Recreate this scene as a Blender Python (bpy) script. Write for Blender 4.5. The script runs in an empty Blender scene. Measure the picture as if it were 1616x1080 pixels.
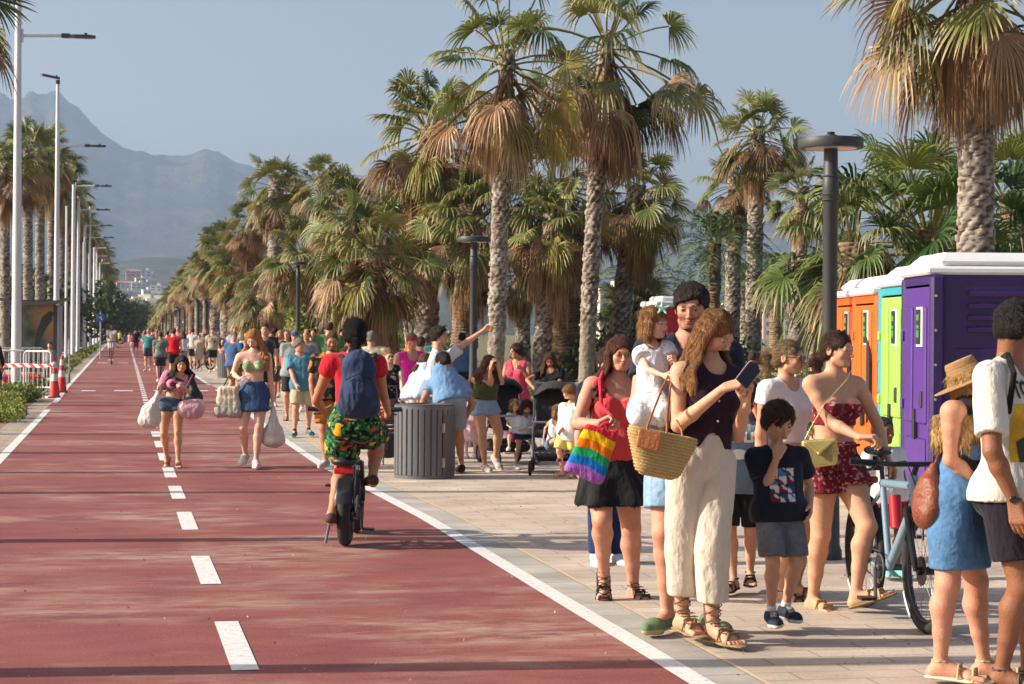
import bpy, bmesh, math, random, time
import numpy as np
from mathutils import Vector, Matrix
T0 = time.time()
sc = bpy.context.scene
COL = sc.collection
rad = math.radians

# ------------------------------------------------------------------ camera
F_PX = 3142.0            # focal length in pixels of the 1616 px wide photograph (70 mm)
CAM_H = 1.60
YAW, PITCH, ROLL = rad(10.985), rad(-0.25), rad(0.40)
fwd = Vector((math.sin(YAW)*math.cos(PITCH), math.cos(YAW)*math.cos(PITCH), math.sin(PITCH)))
rgt0 = Vector((math.cos(YAW), -math.sin(YAW), 0))
up0 = rgt0.cross(fwd)
# camera rolled so that the world leans clockwise
rgt = rgt0*math.cos(ROLL) + up0*math.sin(ROLL)
upv = up0*math.cos(ROLL) - rgt0*math.sin(ROLL)
cam_d = bpy.data.cameras.new('camera')
cam = bpy.data.objects.new('camera', cam_d); COL.objects.link(cam)
M = Matrix((rgt, upv, -fwd)).transposed().to_4x4()
M.translation = Vector((0, 0, CAM_H))
cam.matrix_world = M
cam_d.sensor_width = 36; cam_d.lens = 36*F_PX/1616
cam_d.clip_start = .1; cam_d.clip_end = 30000
cam_d.dof.use_dof = True; cam_d.dof.focus_distance = 12.5; cam_d.dof.aperture_fstop = 11.0
sc.camera = cam
CAMP = Vector((0, 0, CAM_H))
def ray(px, py):
    return fwd + rgt*((px-808)/F_PX) + upv*((540-py)/F_PX)
def G(px, py, z=0.0):
    "ground point seen at a photograph pixel"
    r = ray(px, py); t = (z-CAM_H)/r.z
    return CAMP + r*t
def at(px, py, D):
    "point at depth D (along the view axis) seen at a pixel"
    return CAMP + ray(px, py)*D
def depth(p): return (Vector(p)-CAMP).dot(fwd)
def GX(px, D):
    "ground point below pixel column px (near the horizon) at depth D"
    p = at(px, 526, D); return Vector((p.x, p.y, 0))
EX = Vector((math.cos(YAW), -math.sin(YAW), 0))      # horizontal, to the right of the view
EY = Vector((math.sin(YAW), math.cos(YAW), 0))       # horizontal, away
# ------------------------------------------------------------------ sky and sun
SUN_EL = rad(27)
sun_dir = (-EX*math.cos(rad(7)) - EY*math.sin(rad(7)))  # horizontal direction towards the sun
sun_az = math.atan2(sun_dir.x, sun_dir.y)              # clockwise from +Y
world = bpy.data.worlds.new('World'); sc.world = world; world.use_nodes = True
nt = world.node_tree; nt.nodes.clear()
sky = nt.nodes.new('ShaderNodeTexSky'); sky.sky_type = 'NISHITA'; sky.sun_disc = False
sky.sun_elevation = SUN_EL; sky.sun_rotation = sun_az
sky.air_density = 1.0; sky.dust_density = 4.0; sky.ozone_density = 0.7; sky.altitude = 0
bg = nt.nodes.new('ShaderNodeBackground'); bg.inputs[1].default_value = 0.09
ow = nt.nodes.new('ShaderNodeOutputWorld')
nt.links.new(sky.outputs[0], bg.inputs[0]); nt.links.new(bg.outputs[0], ow.inputs[0])
sl = bpy.data.lights.new('sun', 'SUN'); sl.energy = 5.0; sl.angle = rad(0.55); sl.color = (1, .90, .76)
so = bpy.data.objects.new('sun', sl); COL.objects.link(so)
sv = Vector((sun_dir.x*math.cos(SUN_EL), sun_dir.y*math.cos(SUN_EL), math.sin(SUN_EL)))
so.rotation_euler = sv.to_track_quat('Z', 'Y').to_euler()
sc.view_settings.view_transform = 'Standard'; sc.view_settings.look = 'None'
sc.view_settings.exposure = 0.75; sc.view_settings.gamma = 1.0
sc.render.engine = 'CYCLES'
sc.cycles.use_denoising = True
try: sc.cycles.denoiser = 'OPENIMAGEDENOISE'
except Exception: pass
sc.cycles.max_bounces = 6; sc.cycles.diffuse_bounces = 3; sc.cycles.glossy_bounces = 2
sc.cycles.transmission_bounces = 4; sc.cycles.transparent_max_bounces = 8; sc.cycles.volume_bounces = 1
sc.cycles.caustics_reflective = False; sc.cycles.caustics_refractive = False
sc.cycles.sample_clamp_indirect = 6

# ------------------------------------------------------------------ materials
def srgb(c):
    if isinstance(c, str):
        c = tuple(int(c[i:i+2], 16)/255 for i in (0, 2, 4))
    return tuple((x/12.92 if x <= .04045 else ((x+.055)/1.055)**2.4) for x in c)
MATS = {}
def mat(name, color=(.5,.5,.5), rough=.7, metal=0.0, noise=None, bump=None, attr=False, sss=0, spec=.5, alpha=None, emit=None, trans=0, coat=0, sheen=0):
    """noise=(scale, amount, stretch) varies the colour; bump=(scale, strength, stretch)"""
    if name in MATS: return MATS[name]
    m = bpy.data.materials.new(name); m.use_nodes = True
    n = m.node_tree.nodes; l = m.node_tree.links; b = n['Principled BSDF']
    b.inputs['Roughness'].default_value = rough; b.inputs['Metallic'].default_value = metal
    b.inputs['Specular IOR Level'].default_value = spec
    if coat: b.inputs['Coat Weight'].default_value = coat; b.inputs['Coat Roughness'].default_value = .15
    if sheen: b.inputs['Sheen Weight'].default_value = sheen
    if sss:
        b.inputs['Subsurface Weight'].default_value = sss; b.inputs['Subsurface Scale'].default_value = .01
        b.inputs['Subsurface Radius'].default_value = (1.0, .35, .2)
    if trans: b.inputs['Transmission Weight'].default_value = trans
    if alpha is not None: b.inputs['Alpha'].default_value = alpha
    if emit: b.inputs['Emission Color'].default_value = (*emit[:3], 1); b.inputs['Emission Strength'].default_value = emit[3]
    src = None
    if attr:
        a = n.new('ShaderNodeAttribute'); a.attribute_name = 'Col'; src = a.outputs['Color']
    tc = n.new('ShaderNodeTexCoord') if (noise or bump) else None
    def mapped(st):
        mp = n.new('ShaderNodeMapping'); mp.inputs['Scale'].default_value = st
        l.new(tc.outputs['Object'], mp.inputs['Vector']); return mp.outputs[0]
    if noise:
        sc_, amt, st = (noise + ((1,1,1),))[:3] if len(noise) == 2 else noise
        nz = n.new('ShaderNodeTexNoise'); nz.inputs['Scale'].default_value = sc_; nz.inputs['Detail'].default_value = 5
        nz.inputs['Roughness'].default_value = .62
        l.new(mapped(st), nz.inputs['Vector'])
        mr = n.new('ShaderNodeMapRange'); mr.inputs['From Min'].default_value = .28; mr.inputs['From Max'].default_value = .72
        mr.inputs['To Min'].default_value = 1-amt; mr.inputs['To Max'].default_value = 1+amt
        l.new(nz.outputs[0], mr.inputs[0])
        vm = n.new('ShaderNodeVectorMath'); vm.operation = 'SCALE'
        if src: l.new(src, vm.inputs[0])
        else: vm.inputs[0].default_value = color[:3]
        l.new(mr.outputs[0], vm.inputs['Scale']); src = vm.outputs[0]
    if src: l.new(src, b.inputs['Base Color'])
    else: b.inputs['Base Color'].default_value = (*color[:3], 1)
    if bump:
        sc_, stg, st = (bump + ((1,1,1),))[:3] if len(bump) == 2 else bump
        nz = n.new('ShaderNodeTexNoise'); nz.inputs['Scale'].default_value = sc_; nz.inputs['Detail'].default_value = 4
        l.new(mapped(st), nz.inputs['Vector'])
        bp = n.new('ShaderNodeBump'); bp.inputs['Strength'].default_value = stg; bp.inputs['Distance'].default_value = .02
        l.new(nz.outputs[0], bp.inputs['Height']); l.new(bp.outputs[0], b.inputs['Normal'])
    MATS[name] = m; return m

# ------------------------------------------------------------------ object helpers
def props(o, label=None, cat=None, group=None, kind=None):
    if label: o['label'] = label
    if cat: o['category'] = cat
    if group: o['group'] = group
    if kind: o['kind'] = kind
    return o
def empty(name, loc=(0,0,0), rz=0, **k):
    o = bpy.data.objects.new(name, None); COL.objects.link(o); o.location = loc; o.rotation_euler = (0,0,rz)
    o.empty_display_size = .2
    return props(o, **k)
def link(name, me, parent=None, loc=None, rz=None, **k):
    o = bpy.data.objects.new(name, me); COL.objects.link(o)
    if parent: o.parent = parent
    if loc is not None: o.location = loc
    if rz is not None: o.rotation_euler = (0,0,rz)
    return props(o, **k)
def np_mesh(name, V, Fq, m, C=None, smooth=True, tris=None):
    "mesh from numpy arrays; Fq (n,4) quads or (n,3) tris"
    me = bpy.data.meshes.new(name)
    V = np.ascontiguousarray(V, dtype=np.float32); k = Fq.shape[1] if len(Fq) else 4
    me.vertices.add(len(V)); me.vertices.foreach_set('co', V.ravel())
    nf = len(Fq)
    me.loops.add(nf*k); me.loops.foreach_set('vertex_index', np.ascontiguousarray(Fq, dtype=np.int32).ravel())
    me.polygons.add(nf); me.polygons.foreach_set('loop_start', np.arange(0, nf*k, k, dtype=np.int32))
    try: me.polygons.foreach_set('loop_total', np.full(nf, k, dtype=np.int32))
    except Exception: pass
    if smooth: me.polygons.foreach_set('use_smooth', np.ones(nf, dtype=bool))
    me.update(calc_edges=True)
    if m: me.materials.append(m)
    if C is not None:
        a = me.color_attributes.new('Col', 'FLOAT_COLOR', 'POINT')
        CC = np.ones((len(V), 4), dtype=np.float32); CC[:, :3] = C
        a.data.foreach_set('color', CC.ravel())
    return me
class MB:
    "collects simple solids and links them as one mesh"
    def __init__(s): s.v = []; s.f = []; s.mi = []; s.cur = 0
    def add(s, vs, fs):
        b = len(s.v); s.v += [tuple(v) for v in vs]; s.f += [tuple(i+b for i in f) for f in fs]; s.mi += [s.cur]*len(fs); return s
    def box(s, c, d, rz=0, tx=0, ty=0, bev=0):
        x, y, z = d[0]/2, d[1]/2, d[2]/2
        R = Matrix.Rotation(rz, 3, 'Z') @ Matrix.Rotation(ty, 3, 'Y') @ Matrix.Rotation(tx, 3, 'X')
        if bev:
            b = min(bev, x*.9, y*.9, z*.9); P = []
            for sz, q in ((-z, b), (-z+b, 0), (z-b, 0), (z, b)):
                xx, yy = x-q, y-q; cc = b if q == 0 else b*.6
                P.append([(xx-cc, -yy, sz), (xx, -yy+cc, sz), (xx, yy-cc, sz), (xx-cc, yy, sz), (-xx+cc, yy, sz), (-xx, yy-cc, sz), (-xx, -yy+cc, sz), (-xx+cc, -yy, sz)])
            vs = [Vector(c)+R@Vector(p) for r in P for p in r]; fs = []
            for i in range(3):
                for j in range(8): fs.append((i*8+j, i*8+(j+1) % 8, (i+1)*8+(j+1) % 8, (i+1)*8+j))
            fs.append(tuple(range(7, -1, -1))); fs.append(tuple(range(24, 32)))
            return s.add(vs, fs)
        vs = [Vector(c)+R@Vector((a*x, b_*y, e*z)) for e in (-1,1) for b_ in (-1,1) for a in (-1,1)]
        return s.add(vs, [(0,2,3,1),(4,5,7,6),(0,1,5,4),(1,3,7,5),(3,2,6,7),(2,0,4,6)])
    def tube(s, pts, r, n=8, cap=True, closed=False, flat=None):
        pts = [Vector(p) for p in pts]; N = len(pts)
        rr = r if isinstance(r, (list, tuple)) else [r]*N
        b = []; prev = None
        for i, p in enumerate(pts):
            if closed: t = pts[(i+1) % N]-pts[i-1]
            else: t = pts[min(i+1, N-1)]-pts[max(i-1, 0)]
            t = t.normalized() if t.length > 1e-9 else Vector((0,0,1))
            if prev is None: u = t.cross(Vector((0,0,1)) if abs(t.z) < .9 else Vector((1,0,0))).normalized()
            else: u = (prev - t*prev.dot(t)); u = u.normalized() if u.length > 1e-6 else t.orthogonal().normalized()
            prev = u; w = t.cross(u)
            for j in range(n):
                a = 2*math.pi*j/n; b.append(p + u*math.cos(a)*rr[i] + w*math.sin(a)*rr[i]*(flat or 1))
        fs = []
        for i in range(N if closed else N-1):
            i2 = (i+1) % N
            for j in range(n): fs.append((i*n+j, i*n+(j+1) % n, i2*n+(j+1) % n, i2*n+j))
        if cap and not closed:
            fs.append(tuple(range(n-1, -1, -1))); fs.append(tuple((N-1)*n+j for j in range(n)))
        return s.add(b, fs)
    def lathe(s, prof, n=24, c=(0,0,0), M3=None, cap=True):
        "prof: [(r,z)] revolved about z"
        vs = []; c = Vector(c)
        for r, z in prof:
            for j in range(n):
                a = 2*math.pi*j/n; v = Vector((r*math.cos(a), r*math.sin(a), z)); vs.append(c + (M3@v if M3 else v))
        fs = []
        for i in range(len(prof)-1):
            for j in range(n): fs.append((i*n+j, i*n+(j+1) % n, (i+1)*n+(j+1) % n, (i+1)*n+j))
        if cap:
            fs.append(tuple(range(n-1, -1, -1))); fs.append(tuple((len(prof)-1)*n+j for j in range(n)))
        return s.add(vs, fs)
    def prism(s, poly, z0, z1, f=lambda x, y, z: (x, y, z)):
        "extrude a polygon (list of (x,y)) from z0 to z1 then map the points"
        n = len(poly); vs = [f(x, y, z0) for x, y in poly] + [f(x, y, z1) for x, y in poly]
        fs = [tuple(range(n-1, -1, -1)), tuple(range(n, 2*n))] + [(i, (i+1) % n, n+(i+1) % n, n+i) for i in range(n)]
        return s.add(vs, fs)
    def mesh(s, name, mats, smooth=False, fix=True):
        me = bpy.data.meshes.new(name); me.from_pydata([tuple(v) for v in s.v], [], s.f)
        for m in (mats if isinstance(mats, (list, tuple)) else [mats]): me.materials.append(m)
        if any(s.mi): me.polygons.foreach_set('material_index', s.mi)
        me.update()
        if fix:
            bm = bmesh.new(); bm.from_mesh(me); bmesh.ops.recalc_face_normals(bm, faces=bm.faces); bm.to_mesh(me); bm.free()
        if smooth:
            me.polygons.foreach_set('use_smooth', [True]*len(me.polygons))
            try: me.set_sharp_from_angle(angle=rad(38))
            except Exception: pass
        return me
    def build(s, name, mats, parent=None, smooth=False, **k):
        return link(name, s.mesh(name, mats, smooth), parent, **k)
def copy_tree(o, parent=None):
    c = o.copy(); COL.objects.link(c)
    if parent: c.parent = parent
    for ch in list(o.children): copy_tree(ch, c)
    return c
# ================================================================== figures
# Bodies, hair and clothes are distance fields (rounded cones and ellipsoids laid on a posed skeleton),
# meshed with surface nets, so that each is one continuous surface.
f32 = np.float32
def A(*v): return np.array(v, dtype=np.float64)
def unit(v):
    v = np.asarray(v, dtype=np.float64); n = np.linalg.norm(v); return v/n if n > 1e-9 else A(0,0,1)
def hash3(i, j, k, s):
    n = (i*374761393 + j*668265263 + k*2147483647 + s*1274126177).astype(np.int64)
    n = (n ^ (n >> 13))*1274126177 & 0x7fffffff
    n = (n ^ (n >> 16)) & 0xffff
    return n/65535.0
def vnoise(P, sc_=(1,1,1), seed=0):
    "value noise in -1..1"
    Q = P*np.asarray(sc_); I = np.floor(Q).astype(np.int64); Fq = Q-I; Fq = Fq*Fq*(3-2*Fq); r = 0
    for a in (0,1):
        for b in (0,1):
            for c in (0,1):
                w = (Fq[:,0] if a else 1-Fq[:,0])*(Fq[:,1] if b else 1-Fq[:,1])*(Fq[:,2] if c else 1-Fq[:,2])
                r = r + w*hash3(I[:,0]+a, I[:,1]+b, I[:,2]+c, seed)
    return r*2-1
def nets(d, lo, h):
    ins = d < 0
    nx, ny, nz = d.shape
    cnt = np.zeros((nx-1, ny-1, nz-1), dtype=np.int8)
    for a in (0,1):
        for b in (0,1):
            for c in (0,1): cnt += ins[a:nx-1+a, b:ny-1+b, c:nz-1+c]
    act = (cnt > 0) & (cnt < 8)
    I = np.argwhere(act)
    if len(I) == 0: return np.zeros((0,3)), np.zeros((0,4), dtype=np.int32)
    idx = np.full(act.shape, -1, dtype=np.int32); idx[act] = np.arange(len(I))
    acc = np.zeros((len(I), 3)); n = np.zeros(len(I))
    cor = {}
    for a in (0,1):
        for b in (0,1):
            for c in (0,1): cor[a,b,c] = d[I[:,0]+a, I[:,1]+b, I[:,2]+c].astype(np.float64)
    for (p, q) in [((0,0,0),(1,0,0)),((0,1,0),(1,1,0)),((0,0,1),(1,0,1)),((0,1,1),(1,1,1)),
                   ((0,0,0),(0,1,0)),((1,0,0),(1,1,0)),((0,0,1),(0,1,1)),((1,0,1),(1,1,1)),
                   ((0,0,0),(0,0,1)),((1,0,0),(1,0,1)),((0,1,0),(0,1,1)),((1,1,0),(1,1,1))]:
        u, v = cor[p], cor[q]; m = (u < 0) != (v < 0)
        t = u[m]/(u[m]-v[m]); p = A(*p); q = A(*q)
        acc[m] += p + (q-p)*t[:, None]; n[m] += 1
    V = (I + acc/n[:, None])*h + lo
    Fs = []
    for ax in range(3):
        sl0 = [slice(1, -1)]*3; sl1 = [slice(1, -1)]*3
        sl0[ax] = slice(0, d.shape[ax]-1); sl1[ax] = slice(1, d.shape[ax])
        s0 = ins[tuple(sl0)]; s1 = ins[tuple(sl1)]; ch = s0 != s1
        J = np.argwhere(ch)
        if len(J) == 0: continue
        o = np.ones(3, dtype=int); o[ax] = 0; J = J+o
        b, c = (ax+1) % 3, (ax+2) % 3
        def cell(db, dc):
            K = J.copy(); K[:, b] -= db; K[:, c] -= dc; return idx[K[:,0], K[:,1], K[:,2]]
        Q = np.stack([cell(1,1), cell(0,1), cell(0,0), cell(1,0)], 1)
        fl = s0[ch]; Q[~fl] = Q[~fl][:, ::-1]
        Fs.append(Q)
    Fq = np.concatenate(Fs); Fq = Fq[(Fq >= 0).all(1)]
    return V, Fq
def smooth_v(V, Fq, it=2, lam=.5):
    n = len(V)
    if n == 0: return V
    a = np.concatenate([Fq[:, i] for i in range(4)]); b = np.concatenate([Fq[:, (i+1) % 4] for i in range(4)])
    ii = np.concatenate([a, b]); jj = np.concatenate([b, a]); w = np.bincount(ii, minlength=n); w[w == 0] = 1
    for k in range(it):
        L = np.stack([np.bincount(ii, weights=V[jj, c], minlength=n) for c in range(3)], 1)/w[:, None] - V
        V = V + L*lam
    return V
def normals(V, Fq):
    e = np.cross(V[Fq[:,2]]-V[Fq[:,0]], V[Fq[:,3]]-V[Fq[:,1]]); N = np.zeros_like(V)
    for c in range(3):
        s = np.zeros(len(V))
        for i in range(4): s += np.bincount(Fq[:, i], weights=e[:, c], minlength=len(V))
        N[:, c] = s
    return N/np.maximum(np.linalg.norm(N, axis=1), 1e-12)[:, None]

class Cone:
    "rounded cone a->b; fl = (axis, factor) flattens along an axis; cut = None or (point, dir): keep dot(p-point,dir)<0"
    def __init__(s, a, b, ra, rb, k=.01, fl=None, cut=None):
        s.a = np.asarray(a, float); s.b = np.asarray(b, float); s.ra = ra; s.rb = rb; s.k = k; s.fl = fl; s.cut = cut
    def off(s, o, k=None, t=None, o2=None):
        "copy, inflated by o (o2 at the far end), shortened to parameter t and cut square there"
        b = s.b; rb = s.rb; cut = s.cut; o2 = o if o2 is None else o2
        if t is not None:
            b = s.a+(s.b-s.a)*t; rb = s.ra+(s.rb-s.ra)*t; cut = (b, unit(s.b-s.a)); b = b+unit(s.b-s.a)*.01
        return Cone(s.a, b, s.ra+o, rb+o2, s.k if k is None else k, s.fl, cut)
    def bb(s):
        r = max(s.ra, s.rb); return np.minimum(s.a, s.b)-r, np.maximum(s.a, s.b)+r
    def ev(s, X, Y, Z):
        a, b = s.a, s.b; ba = b-a; L2 = max(ba@ba, 1e-12)
        px, py, pz = X-a[0], Y-a[1], Z-a[2]
        t = np.clip((px*ba[0]+py*ba[1]+pz*ba[2])/L2, 0, 1)
        qx, qy, qz = px-t*ba[0], py-t*ba[1], pz-t*ba[2]
        q2 = qx*qx+qy*qy+qz*qz
        if s.fl is not None:
            ax, f = s.fl; dd = qx*ax[0]+qy*ax[1]+qz*ax[2]; q2 = q2 + dd*dd*(1/(f*f)-1)
        d = np.sqrt(q2)-(s.ra+t*(s.rb-s.ra))
        if s.fl is not None: d = d*min(1, (s.fl[1]+1)/2)
        if s.cut is not None:
            c, n = s.cut; d = np.maximum(d, (X-c[0])*n[0]+(Y-c[1])*n[1]+(Z-c[2])*n[2])
        return d
class Ell:
    "ellipsoid; R rows = axes"
    def __init__(s, c, r, R=None, k=.02, cut=None):
        s.c = np.asarray(c, float); s.r = np.asarray(r, float); s.R = np.eye(3) if R is None else np.asarray(R, float); s.k = k; s.cut = cut
    def off(s, o, k=None, **kw): return Ell(s.c, s.r+o, s.R, s.k if k is None else k, s.cut)
    def bb(s):
        e = np.sqrt(((s.R*s.r[:, None])**2).sum(0)); return s.c-e, s.c+e
    def ev(s, X, Y, Z):
        px, py, pz = X-s.c[0], Y-s.c[1], Z-s.c[2]; k0 = 0; k1 = 0
        for i in range(3):
            q = (px*s.R[i,0]+py*s.R[i,1]+pz*s.R[i,2])/s.r[i]; k0 = k0+q*q; q = q/s.r[i]; k1 = k1+q*q
        k0 = np.sqrt(k0); d = k0*(k0-1)/np.sqrt(np.maximum(k1, 1e-12))
        if s.cut is not None:
            c, n = s.cut; d = np.maximum(d, (X-c[0])*n[0]+(Y-c[1])*n[1]+(Z-c[2])*n[2])
        return d
class Sub:
    "smooth subtraction of a primitive"
    def __init__(s, p, k=.008): s.p = p; s.k = k
    def bb(s): return s.p.bb()
class Cut:
    "global half space: keep dot(p-c,n)<0, rounded r"
    def __init__(s, c, n, within=None): s.c = np.asarray(c, float); s.n = unit(n); s.within = within
def field(prims, lo, hi, h, pad=None):
    lo = np.asarray(lo, float); hi = np.asarray(hi, float)
    n = np.maximum(np.ceil((hi-lo)/h).astype(int)+1, 4)
    d = np.full(n, .2, dtype=f32)
    ax = [(lo[i]+h*np.arange(n[i])).astype(f32) for i in range(3)]
    def reg(b, pd):
        s = []
        for i in range(3):
            i0 = int(max(0, math.floor((b[0][i]-pd-lo[i])/h))); i1 = int(min(n[i], math.ceil((b[1][i]+pd-lo[i])/h)+1))
            if i1 <= i0: return None
            s.append(slice(i0, i1))
        return tuple(s)
    for p in prims:
        if isinstance(p, Cut):
            D = (ax[0]-p.c[0])[:, None, None]*p.n[0] + (ax[1]-p.c[1])[None, :, None]*p.n[1] + (ax[2]-p.c[2])[None, None, :]*p.n[2]
            if p.within is None: d = np.maximum(d, D.astype(f32))
            else: # only where another half space holds
                c, m = p.within
                W = (ax[0]-c[0])[:, None, None]*m[0] + (ax[1]-c[1])[None, :, None]*m[1] + (ax[2]-c[2])[None, None, :]*m[2]
                d = np.maximum(d, np.minimum(D, -W).astype(f32))
            continue
        s = reg(p.bb(), p.k*1.1+3*h)
        if s is None: continue
        X = ax[0][s[0]][:, None, None]; Y = ax[1][s[1]][None, :, None]; Z = ax[2][s[2]][None, None, :]
        if isinstance(p, Sub):
            e = -p.p.ev(X, Y, Z); k = p.k; c = d[s]
            g = np.maximum(k-np.abs(c-e), 0)/k; d[s] = np.maximum(c, e)+g*g*k*.25
        else:
            e = p.ev(X, Y, Z); k = max(p.k, 1e-5); c = d[s]
            g = np.maximum(k-np.abs(c-e), 0)/k; d[s] = np.minimum(c, e)-g*g*k*.25
    return d, lo
def bounds(prims, pad):
    bs = [p.bb() for p in prims if isinstance(p, (Cone, Ell))]
    return np.min([b[0] for b in bs], 0)-pad, np.max([b[1] for b in bs], 0)+pad
def shape(prims, h, it=2, pad=None, clip=None):
    lo, hi = bounds(prims, pad or 3*h)
    if clip: lo = np.maximum(lo, clip[0]); hi = np.minimum(hi, clip[1])
    if ((hi-lo) <= 0).any(): return np.zeros((0,3)), np.zeros((0,4), dtype=np.int32)
    d, lo = field(prims, lo, hi, h)
    V, Fq = nets(d, lo, h)
    return smooth_v(V, Fq, it), Fq
def merge(parts):
    Vs, Fs, Cs, n = [], [], [], 0
    for V, Fq, C in parts:
        if len(V) == 0: continue
        Vs.append(V); Fs.append(Fq+n); Cs.append(C); n += len(V)
    return np.concatenate(Vs), np.concatenate(Fs), np.concatenate(Cs)
def rotz(a): c, s = math.cos(a), math.sin(a); return np.array([[c,-s,0],[s,c,0],[0,0,1]])
def ik(a, c, l1, l2, pole):
    "elbow/knee position between a and c"
    a = np.asarray(a, float); c = np.asarray(c, float); d = c-a; L = np.linalg.norm(d)
    if L > (l1+l2)*.998: c = a+d/L*(l1+l2)*.998; d = c-a; L = np.linalg.norm(d)
    x = (L*L+l1*l1-l2*l2)/(2*L); y = math.sqrt(max(l1*l1-x*x, 0)); u = d/L
    p = np.asarray(pole, float); p = p-u*(p@u)
    return a+u*x+unit(p)*y, c

M_SKIN = mat('skin', attr=True, rough=.5, sss=.10, noise=(45, .07), bump=(150, .25), spec=.4)
M_HAIR = mat('hair', attr=True, rough=.5, noise=(130, .45, (1,1,.10)), bump=(260, .8, (1,1,.1)), spec=.28)
M_CLOTH = mat('cloth', attr=True, rough=.9, noise=(120, .07), bump=(26, .7, (1,1,.45)), spec=.15, sheen=.1)
M_DENIM = mat('denim', attr=True, rough=.9, noise=(45, .16), bump=(30, .5), spec=.15)
M_LINEN = mat('linen', attr=True, rough=.95, noise=(70, .07, (1,1,.25)), bump=(24, .7, (1,1,.5)), spec=.1)
M_LEATHER = mat('leather', attr=True, rough=.5, noise=(20, .12), bump=(60, .35), spec=.5)
M_STRAW = mat('straw', attr=True, rough=.85, noise=(120, .22, (1,1,3)), bump=(160, .8, (1,1,3)), spec=.2)
M_GLASS = mat('dark_glass', color=(.012,.01,.01), rough=.08, spec=.8)
M_SOLE = mat('shoe', attr=True, rough=.7, noise=(30, .06), spec=.3)
M_GOLD = mat('gold_leather', color=srgb('CDBB7A'), rough=.3, metal=.7, bump=(40, .2))
MT = dict(cloth=M_CLOTH, denim=M_DENIM, linen=M_LINEN, leather=M_LEATHER, straw=M_STRAW)

SKIN = dict(fair=srgb('D9AD96'), warm=srgb('CC9A7C'), tan=srgb('B57F5E'), brown=srgb('8A5A40'), red=srgb('C98F76'))

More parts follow.
